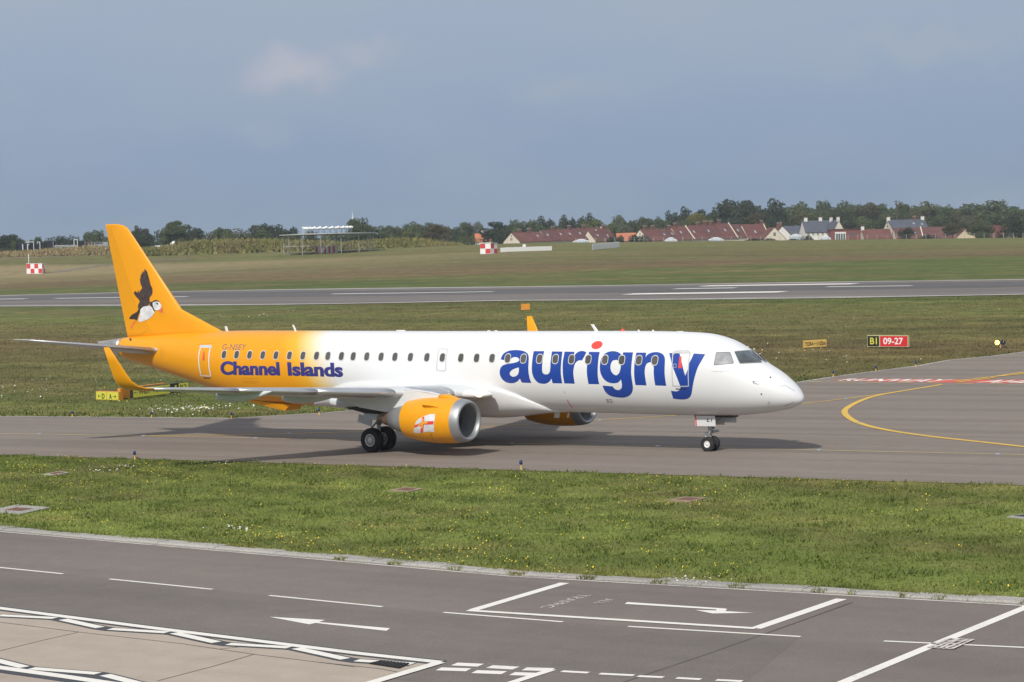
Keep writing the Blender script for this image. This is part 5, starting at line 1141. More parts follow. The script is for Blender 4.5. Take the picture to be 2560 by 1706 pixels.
# gravel track and perimeter road far left
M_TRACK = asphalt("track_gravel", .20, (1, .90, .78))
tr = [gp(*p)[:2] for p in ((112, 683), (150, 679.5), (200, 672), (240, 666.5), (290, 661.5), (360, 655), (470, 648))]
def strip(name, pts, w, mat, lift):
    o = line_world(name, pts, w, mat, lift, None); o['kind'] = 'structure'; return o
strip('gravel_track', tr, 3.0, M_TRACK, .06); strip('perimeter_track', [gp(*p)[:2] for p in ((-60, 649.5), (0, 647), (100, 643.5), (190, 640.5), (280, 638))], 2.5, M_CONC, .06)
strip('beacon_access_track', [gp(*p)[:2] for p in ((690, 627.5), (760, 625), (850, 621), (960, 617))], 5.0, M_TRACK, .06)

# ---- fire training rig behind the bank
M_RIG = simple('rig_dark_steel', (.020, .024, .032), .85, var=.3, vscale=.6, spec=.1); M_PIPE = simple('rig_pipe_white', (.62, .64, .66), .5, var=.1)
Dr = 690.0
def px_box(name, mat, parent, x0, x1, yt, yb, D, d=2.4, ang=0.0, cat=None):
    """upright box whose face spans these photo pixels at distance D"""
    P = atd((x0+x1)/2, yb, D); x, y, up = frame_at(P, ang); s = D/FOC; return solid(name, mat, parent, P, x, y, up, (0, d/2, (yb-yt)*s/2), ((x1-x0)*s/max(.3, math.cos(ang)), d, (yb-yt)*s))
def base_e(name, px, D, label, cat, group=None):
    P = atd(px, 640, D); return empty(name, (P[0], P[1], float(terrain(P[0], P[1]))), label, cat, group)
RIG = [((41, 57, 609, 634), 'leftmost dark steel tank of the training rig'), ((57, 69, 610, 634), 'black steel panel between the two tall white posts of the rig'), ((72, 100, 607, 634), 'dark steel tank right of the tall white post'), ((109, 134, 605, 630), 'dark steel tank in the middle of the training rig'), ((196, 214, 604, 628), 'dark steel tank right of the white pipe arch'), ((214, 231, 604, 628), 'brown steel tank beside the parked van')]
for (x0, x1, yt, yb), lab in RIG:
    e_ = base_e('steel_tank', (x0+x1)/2, Dr, lab, 'tank', 'tanks of the training rig'); px_box('shell', M_RIG if 'brown' not in lab else simple('rig_brown_steel', (.09, .06, .055), .7, var=.2), e_, x0, x1, yt, yb, Dr, 2.6)
    px_box('top_rail', M_RIG, e_, x0 + 1, x1 - 1, yt - 1.6, yt - .2, Dr, 2.2)
    for xx in (x0 + .8, x1 - .8): px_box('corner_post', M_GALV if xx > x0 + 2 else M_RIG, e_, xx - .4, xx + .4, yt - .5, yb, Dr - .4, .3)
def pipe(label, pts, w, D=Dr - 1.5):
    e_ = base_e('steel_pipe', pts[0][0], D, label, 'pipe'); b_ = MB()
    for a, c_ in zip(pts[:-1], pts[1:]): b_.tube(atd(*a, D), atd(*c_, D), w*D/FOC/2, n=8)
    b_.build('pipe_run', M_PIPE, e_); b_ = MB(); q = atd(*pts[-1], D); b_.tube(q, (q[0], q[1], float(terrain(q[0], q[1])) - .2), w*D/FOC/2, n=8); b_.build('pipe_foot', M_PIPE, e_)
pipe('white post of the training rig left of the open gap', [(57, 611), (57.8, 630)], 2.2); pipe('white bent post of the rig right of the open gap', [(73, 611), (69.5, 611), (69.5, 630)], 2.2); pipe('white pipe along the top of the rig', [(65, 608), (65, 606), (84, 605.5), (84, 612)], 1.8)
pipe('white pipe arch standing above the rig', [(185.5, 617), (185, 599.5), (193.5, 599.5), (193.5, 617)], 2.0); pipe('long white pipe rack low on the rig', [(137, 620), (137, 614.5), (190, 613.5), (190, 619)], 1.4); pipe('lower white pipe of the rack on the rig', [(137, 622), (137, 618), (190, 617), (190, 621)], 1.4); pipe('short white pipe bend on top of the middle tank', [(93, 610), (93, 605.5), (100, 605.5), (100, 610)], 1.4)
e_ = base_e('steel_tank', 162, Dr, 'low dark skid under the white pipe rack', 'tank', 'tanks of the training rig'); px_box('shell', M_RIG, e_, 136, 192, 619, 632, Dr, 2.0)
# van
vP = atd(251, 625, 700); vP[2] = float(terrain(vP[0], vP[1])); x, y, up = frame_at(vP, .05); s = 700/FOC
vb = atd(251, 618.5, 700)[2] - vP[2]
ve = empty('parked_van', tuple(vP), 'pale parked van half hidden behind the yellow tail fin', 'van')
prof = [(-2.55, .45), (2.5, .45), (2.5, 1.0), (2.45, 2.0), (-1.1, 2.05), (-1.75, 1.95), (-2.1, 1.25), (-2.5, 1.1)]
def vpt(a, d, z_): return vP + x*a + y*d + up*(z_ + vb - .35)
b_ = MB(); n_ = len(prof); b_.add([vpt(a, -.9, z_) for a, z_ in prof] + [vpt(a, .9, z_) for a, z_ in prof], [tuple(range(n_)), tuple(range(2*n_-1, n_-1, -1))] + [(i, n_+i, n_ + (i+1) % n_, (i+1) % n_) for i in range(n_)]); b_.build('body', simple('van_paint', (.30, .33, .36), .4, var=.1), ve)
b_ = MB(); b_.add([vpt(a, -.915, z_) for a, z_ in ((-1.75, 1.35), (.9, 1.35), (.9, 1.9), (-1.5, 1.9))], [(0, 1, 2, 3)]); b_.build('side_window', M_GLASS, ve)
for a in (-1.6, 1.5): b_ = MB(); b_.tube(vpt(a, -.92, .38), vpt(a, -.7, .38), .36, n=16); b_.build('wheel', M_RUB, ve)
b_ = MB(); b_.box(Vector(vpt(.3, 0, .1)), (5.2, 1.8, .7), Matrix((x, y, up)).transposed()); b_.build('chassis', M_BAY, ve)
# light aircraft behind the bank
lD = 690.0; aP = atd(405, 627, lD); x, y, up = frame_at(aP, .0); la = empty('light_aircraft', (aP[0], aP[1], float(terrain(aP[0], aP[1]))), 'white light aircraft behind the grassy bank with its fin showing', 'light aircraft')
lz0 = atd(405, 615.0, lD)
b_ = MB(); b_.loft([[lz0 + x*a + y*(r*math.cos(t)) + up*(zz + r*1.1*math.sin(t)) for t in np.linspace(0, 2*math.pi, 14, endpoint=False)] for a, r, zz in ((-5.0, .1, -.9), (-4.7, .38, -.9), (-3.5, .55, -.8), (-2.2, .62, -.6), (0, .4, -.3), (3.0, .18, .1), (3.9, .08, .25))]); b_.build('fuselage', M_HWHITE, la, smooth=True)
b_ = MB(); b_.add([lz0 + x*a + y*d + up*z_ for d in (-.04, .04) for a, z_ in ((2.1, .15), (3.9, .2), (4.0, 1.45), (3.45, 1.45))], [(0, 1, 2, 3), (7, 6, 5, 4), (0, 4, 5, 1), (1, 5, 6, 2), (2, 6, 7, 3)]); b_.build('fin', M_HWHITE, la)
b_ = MB(); b_.box(Vector(lz0 + x*3.6 + up*.28), (.7, 3.2, .06), Matrix((x, y, up)).transposed()); b_.build('tailplane', M_HWHITE, la)
b_ = MB(); b_.box(Vector(lz0 - x*3.0 + up*(-.35)), (1.4, 9.5, .14), Matrix((x, y, up)).transposed() @ Matrix.Rotation(.25, 3, 'Z')); b_.build('wing', M_HWHITE, la)
for a in (-3.0, -4.4): b_ = MB(); b_.tube(lz0 + x*a + up*(-1.0), lz0 + x*a + up*(-2.6), .08); b_.build('wheel_leg', M_GALV, la)

# ---- houses
M_TILE = simple('red_clay_tile', (.135, .052, .043), .85, var=.2, vscale=.5); M_TILE2 = simple('brown_clay_tile', (.115, .048, .042), .85, var=.2, vscale=.5); M_ORANGE = simple('orange_pantile', (.46, .16, .085), .85, var=.12, vscale=.6)
M_SLATE = simple('blue_slate', (.075, .085, .11), .7, var=.15, vscale=.5); M_BRICKC = simple('chimney_brick', (.16, .07, .055), .85, var=.2, vscale=1.5); M_WRENDER = simple('white_render', (.72, .70, .66), .8, var=.06, vscale=.6)
M_WPANE = simple('house_window_pane', (.10, .12, .14), .1, var=.2); M_SKYL = simple('skylight_glass', (.45, .50, .55), .08, .4, var=.15); M_REDWALL = simple('red_brown_render', (.19, .065, .055), .8, var=.12)
HD = 760.0
def house(label, anchor, D, L, Wd, ang, z_e, z_r, roof, wall, chimneys=(), skylights=(), windows=(), group=None, gable_face=False, parapet=None, doors=(), gwin=False):
    """anchor = front left corner (world xy); z_e, z_r eave and ridge height above ground"""
    P = np.array([anchor[0], anchor[1], float(terrain(anchor[0], anchor[1])) - .3]); z_e += .3; z_r += .3; x, y, up = frame_at(P, ang, .014)
    e_ = empty('house', tuple(P), label, 'house', group)
    def q(a, d, z_): return P + x*a + y*d + up*z_
    b_ = MB(); V = [q(0, 0, 0), q(L, 0, 0), q(L, Wd, 0), q(0, Wd, 0), q(0, 0, z_e), q(L, 0, z_e), q(L, Wd, z_e), q(0, Wd, z_e), q(0, Wd/2, z_r - .12), q(L, Wd/2, z_r - .12)]
    b_.add(V, [(0, 1, 5, 4), (2, 3, 7, 6), (1, 2, 6, 9, 5), (3, 0, 4, 8, 7), (0, 3, 2, 1)]); b_.build('wall', wall, e_)
    sl = (z_r - z_e)/(Wd/2); ov = .35
    for s, d0, d1 in ((0, -ov, Wd/2), (1, Wd + ov, Wd/2)):
        b_ = MB(); z0_ = z_e - ov*sl; o_ = .12
        V = [q(-.15, d0, z0_), q(L + .15, d0, z0_), q(L + .15, d1, z_r), q(-.15, d1, z_r)]; V2 = [v + up*.14 for v in V]
        b_.add(V + V2, [(0, 1, 2, 3), (7, 6, 5, 4), (0, 4, 5, 1), (1, 5, 6, 2), (2, 6, 7, 3), (3, 7, 4, 0)]); rf_ = b_.build('roof', roof, e_)
        if s == 0:
            for t_, v_ in skylights:
                c0 = v_; hw = .34
                b_ = MB(); W4 = [q(L*t_ + a, (Wd/2)*vv, z_e + (z_r-z_e)*vv + .17) for a, vv in ((-hw, c0-.085), (hw, c0-.085), (hw, c0+.085), (-hw, c0+.085))]
                b_.add(W4 + [w + up*.07 for w in W4], [(7, 6, 5, 4), (0, 4, 5, 1), (1, 5, 6, 2), (2, 6, 7, 3), (3, 7, 4, 0)]); b_.build('skylight', M_SKYL, rf_)
    for t_, v_, mt in chimneys:
        b_ = MB(); b_.box(Vector(q(L*t_, Wd*v_, z_r + .35)), (1.1, .75, 1.7), Matrix((x, y, up)).transposed()); ch = b_.build('chimney', mt, e_)
        b_ = MB(); b_.box(Vector(q(L*t_, Wd*v_, z_r + 1.25)), (1.25, .9, .14), Matrix((x, y, up)).transposed()); b_.build('cap', M_BRICKC if mt is not M_BRICKC else M_GALV, ch)
        for dx in (-.3, .3): b_ = MB(); b_.tube(q(L*t_ + dx, Wd*v_, z_r + 1.3), q(L*t_ + dx, Wd*v_, z_r + 1.65), .13, n=8); b_.build('pot', M_BRICKC, ch)
    for a, z_, w_, h_ in windows:
        b_ = MB(); b_.box(Vector(q(L*a, -.02, z_)), (w_, .08, h_), Matrix((x, y, up)).transposed()); wn_ = b_.build('window', M_WPANE, e_)
        b_ = MB(); b_.box(Vector(q(L*a, -.05, z_ - h_/2 - .06)), (w_ + .2, .16, .10), Matrix((x, y, up)).transposed()); b_.build('sill', M_WRENDER, wn_)
        b_ = MB(); b_.box(Vector(q(L*a, -.07, z_)), (.07, .05, h_), Matrix((x, y, up)).transposed()); b_.box(Vector(q(L*a, -.072, z_)), (w_, .05, .06), Matrix((x, y, up)).transposed()); b_.build('glazing_bar', M_WRENDER, wn_)
    if gwin:
        for dz, dd, w_, h_ in ((.0, -.35, .35, .95), (.0, .35, .35, .95), (1.1, 0, .5, .5)):
            b_ = MB(); b_.box(Vector(q(-.03, Wd/2 + dd, z_e + (z_r-z_e)*.30 + dz)), (.08, w_, h_), Matrix((x, y, up)).transposed()); b_.build('window', M_WPANE, e_)
    if parapet is not None:
        for a in parapet:
            b_ = MB(); pts = [(-ov, z_e - ov*sl + .1), (Wd/2, z_r + .1), (Wd/2, z_r + .45), (-ov, z_e - ov*sl + .45)]
            V = [q(L*a + s*.16, d, z_) for s in (-1, 1) for d, z_ in pts]; b_.add(V, [(0, 1, 2, 3), (7, 6, 5, 4), (0, 4, 5, 1), (1, 5, 6, 2), (2, 6, 7, 3), (3, 7, 4, 0)]); b_.build('parapet', M_CREAM, e_)
    return e_, P, x, y, up
def gxy(px, D, py=600): p_ = atd(px, py, D); return np.array([p_[0], p_[1]])
def zrel(px, py, D): p_ = atd(px, py, D); return float(p_[2] - terrain(p_[0], p_[1]))
def chain(start_px, D, ang, units, common):
    P = gxy(start_px, D)
    for u in units:
        x = np.array([RH[0]*math.cos(ang) + FH[0]*math.sin(ang), RH[1]*math.cos(ang) + FH[1]*math.sin(ang)]); g0 = float(terrain(*gxy(start_px, D))); g1 = float(terrain(P[0], P[1]))
        house(u['label'], P, D, u['L'], common['W'], ang, u['ze'] + g0 - g1, u['zr'] + g0 - g1, u.get('roof', M_TILE), u.get('wall', M_CREAM), u.get('ch', ()), u.get('sk', ()), u.get('win', ()), common['group'], parapet=u.get('par'), gwin=u.get('gw', False))
        P = P + x*u['L']
ea = zrel(1299, 604.5, HD); ra = zrel(1299, 583.5, HD + 4)
B_ = M_BRICKC
chain(1299, HD, .62, [
  dict(label='cream-gabled end house of the left red-roofed terrace', L=6.2, ze=ea, zr=ra + .2, ch=[(.55, .5, B_)], gw=True, sk=[]),
  dict(label='second house of the left terrace with a dark skylight', L=6.2, ze=ea, zr=ra + .25, ch=[(.25, .5, B_)], sk=[(.55, .52)]),
  dict(label='third house of the left terrace with one bright skylight', L=6.2, ze=ea, zr=ra + .75, ch=[(.9, .5, B_)], sk=[(.25, .52)], roof=M_TILE2),
  dict(label='fourth house of the left terrace, two skylights under a chimney', L=7.4, ze=ea, zr=ra + .95, ch=[(.9, .5, B_)], sk=[(.15, .52), (.7, .52)]),
  dict(label='fifth house of the left terrace, two narrow skylights', L=7.4, ze=ea, zr=ra + 1.05, ch=[(.75, .5, B_)], sk=[(.3, .52), (.85, .52)], roof=M_TILE2),
  dict(label='last house of the left terrace ending in a pale parapet', L=6.0, ze=ea, zr=ra + 1.1, sk=[(.5, .52)], par=[1.0])], dict(W=9.8, group='houses of the left red-roofed terrace'))
house('low red-roofed link house right of the left terrace parapet', gxy(1489, HD + 14), HD, 5.2, 8.5, .62, zrel(1489, 603, HD+14), zrel(1489, 577, HD+14), M_TILE2, M_CREAM, skylights=[(.5, .5)])
house('tall cream-gabled red house standing left of the orange bungalow', gxy(1513, HD + 18), HD, 6.5, 8.5, .80, zrel(1513, 604, HD+18), zrel(1520, 571, HD+18), M_TILE, M_WRENDER, chimneys=[(.6, .5, B_)], skylights=[(.5, .4)])
house('orange-roofed cottage left of the left terrace', gxy(1188, 840), 840, 6.0, 6.0, .05, zrel(1188, 603, 840), zrel(1188, 585, 843), M_ORANGE, M_WRENDER, chimneys=[(.5, .5, M_WRENDER)])
house('orange-roofed bungalow between the two red terraces', gxy(1543, 800), 800, 7.0, 7.0, .02, zrel(1543, 602, 800), zrel(1543, 584, 803), M_ORANGE, M_CREAM)
eb_ = zrel(1622, 601, HD); rb_ = zrel(1622, 575, HD + 4)
chain(1622, HD, .60, [
  dict(label='cream-gabled end house of the right terrace behind dark bushes', L=7.0, ze=eb_, zr=rb_ + .2, ch=[(.3, .5, B_), (.8, .5, B_)], gw=True),
  dict(label='right terrace house with the large greenish skylight', L=6.6, ze=eb_, zr=rb_ + .1, ch=[(.9, .5, B_)], sk=[(.25, .45), (.8, .5)], roof=M_TILE2),
  dict(label='right terrace house ending in a pale slanting parapet', L=6.6, ze=eb_, zr=rb_ + .9, sk=[(.4, .5)], par=[1.0], ch=[(.3, .5, B_)]),
  dict(label='right terrace house with one white skylight beside the parapet', L=6.6, ze=eb_, zr=rb_ + 1.0, sk=[(.3, .5)], ch=[(.9, .5, B_)]),
  dict(label='right terrace house with twin chimneys and one grey skylight', L=6.6, ze=eb_, zr=rb_ + 1.2, sk=[(.3, .5)], ch=[(.4, .5, B_), (.8, .5, B_)], roof=M_TILE2),
  dict(label='right terrace house with a dark skylight next to its end parapet', L=6.6, ze=eb_, zr=rb_ + 1.5, sk=[(.45, .5)], par=[1.0], ch=[(.35, .5, B_)]),
  dict(label='low end house of the right terrace with a small white skylight', L=6.0, ze=eb_ + .1, zr=rb_ + 1.0, sk=[(.4, .5)], roof=M_TILE2)], dict(W=9.8, group='houses of the right red-roofed terrace'))
house('tall red-roofed house behind the pointed cream gable', gxy(1872, HD + 24), HD, 9.0, 9.0, .45, zrel(1872, 598, HD+24), zrel(1880, 561, HD+26), M_TILE, M_CREAM, chimneys=[(.92, .5, B_)], skylights=[(.45, .45)], parapet=[1.0])
def gable_house(label, px0, px1, y_e, y_r, D, depth, roof, wall, skew=.12, ch=(), win=True):
    """gable end towards the airfield"""
    s = D/FOC; Wg = (px1-px0)*s; A = gxy(px1, D); P = np.array([A[0], A[1], float(terrain(*A)) - .3])
    e_, P, x, y, up = house(label, A, D, depth, Wg, math.pi/2 + skew, zrel((px0+px1)/2, y_e, D), zrel((px0+px1)/2, y_r, D), roof, wall, chimneys=ch)
    zz = zrel((px0+px1)/2, y_e*.6 + y_r*.4, D) + .3
    if win:
        b_ = MB(); b_.box(Vector(P + x*(-.04) + y*(Wg/2) + up*zz), (.08, .9, 1.1), Matrix((x, y, up)).transposed()); w_ = b_.build('window', M_WPANE, e_); b_ = MB(); b_.box(Vector(P + x*(-.07) + y*(Wg/2) + up*zz), (.06, 1.0, .08), Matrix((x, y, up)).transposed()); b_.build('glazing_bar', M_WRENDER, w_)
gable_house('front cream gable with a small window behind the hedge', 1909, 1963, 597, 569, HD, 9, M_TILE, M_CREAM)
gable_house('second cream gable rising behind the front one', 1926, 1985, 597, 566, HD + 12, 9, M_TILE2, M_WRENDER, ch=[(.3, .5, B_), (.7, .5, B_)], win=False)
house('low slate-roofed house between the cream gables and the big slate house', gxy(1958, HD + 26), HD, 7.5, 8, .1, zrel(1958, 589, HD+26), zrel(1965, 566, HD+26), M_SLATE, M_CREAM)
house('big slate-roofed house with white walls, small windows and pale chimneys', gxy(2014, HD + 6), HD, 10.5, 9.5, .10, zrel(2014, 580.5, HD+6), zrel(2020, 552.5, HD+8), M_SLATE, M_WRENDER, chimneys=[(.12, .5, M_WRENDER), (.62, .5, M_WRENDER)], windows=[(a, zrel(2014, 585.5, HD+6) + .3, .62, .85) for a in (.10, .26, .42, .58, .74, .90)])
gable_house('slate house wing with a tall cream gable and double chimney', 2083, 2110, 575, 551.5, HD + 2, 9, M_SLATE, M_CREAM, skew=.25, ch=[(.05, .5, M_WRENDER), (.75, .5, M_WRENDER)], win=False)
# red-brown extension with white french doors
ex = base_e('house', 2112, HD - 8, 'red-brown single storey house with white french doors', 'house'); px_box('wall', M_REDWALL, ex, 2077, 2152, 574.5, 606, HD - 8, 7); px_box('roof', M_TILE2, ex, 2075.5, 2153.5, 572.5, 574.8, HD - 8.4, 7.8)
df = px_box('french_doors', M_WRENDER, ex, 2088, 2115, 580.5, 602, HD - 8.2, .3)
for i in range(4): px_box('pane', M_WPANE, df, 2090.2 + i*6.1, 2094.6 + i*6.1, 584.5, 600, HD - 8.35, .1)
for i in range(2): px_box('window', M_WPANE, ex, 2126.5 + i*7, 2131.5 + i*7, 582, 588.5, HD - 8.2, .2)
house('low red-roofed house with a white chimney at its left end', gxy(2161, HD), HD, 9.8, 8.5, .05, zrel(2161, 597, HD), zrel(2165, 574.5, HD+2), M_TILE, M_CREAM, chimneys=[(.03, .5, M_WRENDER)])
house('far slate house with a cream gable, three chimneys and two white skylights', gxy(2231, HD + 22), HD, 13.5, 9, .18, zrel(2231, 572, HD+22), zrel(2236, 550.5, HD+24), M_SLATE, M_CREAM, chimneys=[(.02, .5, M_WRENDER), (.74, .5, B_), (.97, .5, M_WRENDER)], skylights=[(.66, .5), (.88, .4)], gwin=True)
house('long red-roofed house in front of the far slate house', gxy(2241, HD - 4), HD, 18.5, 8, .03, zrel(2241, 597, HD-4), zrel(2250, 570.5, HD-4), M_TILE2, M_CREAM, skylights=[(.38, .5)], parapet=[.5])
gable_house('wide cream gable at the right behind the thin bare tree', 2384, 2444, 598, 572.5, HD - 8, 9, M_TILE, simple('warm_cream_render', (.60, .50, .35), .85, var=.06), win=False)
e_ = base_e('house', 2497, HD, 'red house block between the two dark bushes at the right', 'house'); px_box('wall', M_REDWALL, e_, 2482, 2512, 573, 602, HD, 8); px_box('roof', M_TILE, e_, 2480, 2524, 563, 573.2, HD + .5, 8.6)
house('red roof at the extreme right edge behind the dark bush', gxy(2545, HD), HD, 8, 7, .05, zrel(2545, 594, HD), zrel(2545, 581, HD+2), M_TILE, M_CREAM)
# conservatories
M_CGLASS = simple('conservatory_glass', (.50, .58, .66), .08, .3, var=.15)
def conservatory(label, x0, x1, y_r, y_e, y_b, D):
    e_ = base_e('conservatory', (x0+x1)/2, D, label, 'conservatory', 'white conservatories in the back gardens'); s = D/FOC; P = atd(x0, y_b, D); x, y, up = frame_at(P, .05, .014); w = (x1-x0)*s; hb_, hr_ = (y_b-y_e)*s, (y_b-y_r)*s; d = 3.2
    g0 = float(terrain(P[0], P[1])) - P[2] - .2
    V = [P + x*a + y*dd + up*z_ for a, dd, z_ in ((0, 0, g0), (w, 0, g0), (w, d, g0), (0, d, g0), (0, 0, hb_), (w, 0, hb_), (w, d, hb_), (0, d, hb_), (w*.38, d*.5, hr_), (w*.62, d*.5, hr_))]
    mk('glazing', V, [(0, 1, 5, 4), (1, 2, 6, 5), (2, 3, 7, 6), (3, 0, 4, 7), (4, 5, 9, 8), (5, 6, 9), (6, 7, 8, 9), (7, 4, 8)], M_CGLASS, e_); b_ = MB()
    for a, c_ in ((4, 5), (5, 9), (4, 8), (8, 9), (0, 4), (1, 5), (5, 6), (6, 9), (7, 8), (4, 7)): b_.tube(V[a], V[c_], .10, n=6)
    for f_ in (.25, .5, .75): b_.tube(V[4] + (V[5]-V[4])*f_, V[8] + (V[9]-V[8])*f_, .06, n=5); b_.tube(V[0] + (V[1]-V[0])*f_, V[4] + (V[5]-V[4])*f_, .06, n=5)
    b_.build('frame', M_WRENDER, e_)
conservatory('white conservatory at the right end of the left terrace', 1434, 1474, 599, 604.5, 610, HD - 14); conservatory('white conservatory at the left end of the right terrace', 1664, 1693, 595, 602, 608, HD - 14); conservatory('long white conservatory in the middle of the right terrace', 1774, 1809, 594.5, 600, 606, HD - 10); conservatory('white conservatory right of the pointed cream gables', 1978, 2005, 586, 592, 602, HD - 12); conservatory('white conservatory beside the red-brown house', 2056, 2077, 589, 597, 604, HD - 12)
# perimeter fence posts and rails
pfx = empty('perimeter_fence', tuple(gp(1900, 603)), 'pale post and wire perimeter fence in front of the houses', 'fence'); prev = None
for i, px in enumerate(np.arange(1440, 2600, 24.3)):
    py = np.interp(px, [1440, 1900, 2560], [609.5, 603.5, 596.5]); D = 628; P = atd(px, py, D); P[2] = float(terrain(P[0], P[1])); b_ = MB(); b_.tube(P - np.array([0, 0, .3]), P + np.array([0, 0, 1.35]), .075, n=6); b_.build('post', M_KERB, pfx)
    if prev is not None:
        for h in (.7, 1.25): b_ = MB(); b_.tube(prev + np.array([0, 0, h]), P + np.array([0, 0, h]), .010, n=4, cap=False); b_.build('wire', M_GALV, pfx)
    prev = P
# church spire, power pole
sp_ = atd(882, 575, 1250); e_ = empty('church_spire', (sp_[0], sp_[1], float(terrain(sp_[0], sp_[1]))), 'pale stone church spire rising above the trees', 'church'); x, y, up = frame_at(sp_, .3); s = 1250/FOC
g0 = float(terrain(sp_[0], sp_[1])); t0 = atd(882, 553, 1250); b_ = MB(); b_.box(Vector(((t0[0]), t0[1], (g0 + t0[2])/2)), (6*s, 6*s, t0[2] - g0)); b_.build('tower', M_WRENDER, e_)
b_ = MB(); tip = atd(882.6, 530, 1250); b_.lathe(Vector((t0[0], t0[1], t0[2] - .2)), (0, 0, 1), [(0, 2.9*s), ((tip[2]-t0[2])*.5, 1.3*s), (tip[2]-t0[2], .15)], 8); b_.build('spire', M_WRENDER, e_); b_ = MB(); b_.tube(Vector((t0[0], t0[1], tip[2] - .3)), Vector((t0[0], t0[1], tip[2] + 1.2)), .12); b_.build('finial', M_GALV, e_)
pq = atd(2242, 560, 790); g0 = float(terrain(pq[0], pq[1])); tp_ = atd(2242, 500, 790); e_ = empty('power_pole', (pq[0], pq[1], g0), 'dark timber power pole with a crossarm above the slate house', 'power pole'); b_ = MB(); b_.tube((pq[0], pq[1], g0 - .3), (pq[0], pq[1], tp_[2]), .19, .14, n=8); M_WOOD = simple('pole_timber', (.10, .07, .055), .9); b_.build('pole', M_WOOD, e_)
x, y, up = frame_at(pq, .5); c_ = Vector((pq[0], pq[1], tp_[2] - .6)); b_ = MB(); b_.box(c_, (2.4, .16, .18), Matrix((x, y, up)).transposed()); b_.box(c_ + Vector((0, 0, -.9)), (.5, .5, .8)); b_.build('crossarm', M_WOOD, e_)

# ================================================================== TREES, BANK AND GRASS
def leaf_mat(name, col, var=.35):
    mt, nt, b = mat_new(name); n1 = noise(nt, 0.35, 5, .6); n2 = noise(nt, 2.4, 3, .7)
    r = ramp_of(nt, n1.outputs['Fac'], [(.3, tuple(c_*(1-var) for c_ in col)), (.7, tuple(c_*(1+var) for c_ in col))]); r2 = ramp_of(nt, n2.outputs['Fac'], [(.3, (.7, .7, .7)), (.7, (1.3, 1.28, 1.2))])
    nt.links.new(mixc(nt, 1.0, r.outputs[0], r2.outputs[0], 'MULTIPLY'), b.inputs['Base Color']); b.inputs['Roughness'].default_value = .75; b.inputs['Specular IOR Level'].default_value = .2
    tl = N(nt, 'ShaderNodeBsdfTranslucent'); nt.links.new(b.inputs['Base Color'].links[0].from_socket, tl.inputs['Color']); ms = N(nt, 'ShaderNodeMixShader'); ms.inputs[0].default_value = .35
    nt.links.new(b.outputs[0], ms.inputs[1]); nt.links.new(tl.outputs[0], ms.inputs[2]); nt.links.new(ms.outputs[0], nt.nodes['Material Output'].inputs['Surface'])
    return mt
LEAF = dict(dark=leaf_mat('dark_evergreen_leaf', (0.055, 0.076, 0.041)), mid=leaf_mat('mid_green_leaf', (0.098, 0.130, 0.055)), light=leaf_mat('light_green_leaf', (0.132, 0.162, 0.060)), pale=leaf_mat('pale_green_leaf', (0.126, 0.150, 0.079)), brown=leaf_mat('brownish_leaf', (0.120, 0.108, 0.060)), olive=leaf_mat('olive_leaf', (0.124, 0.133, 0.058)), yellow=leaf_mat('yellow_flowering_leaf', (.20, .19, .045)), hedge=leaf_mat('hedge_leaf', (.042, .064, .032)))
M_BARK = simple('tree_bark', (.09, .07, .055), .9, var=.3, vscale=2)
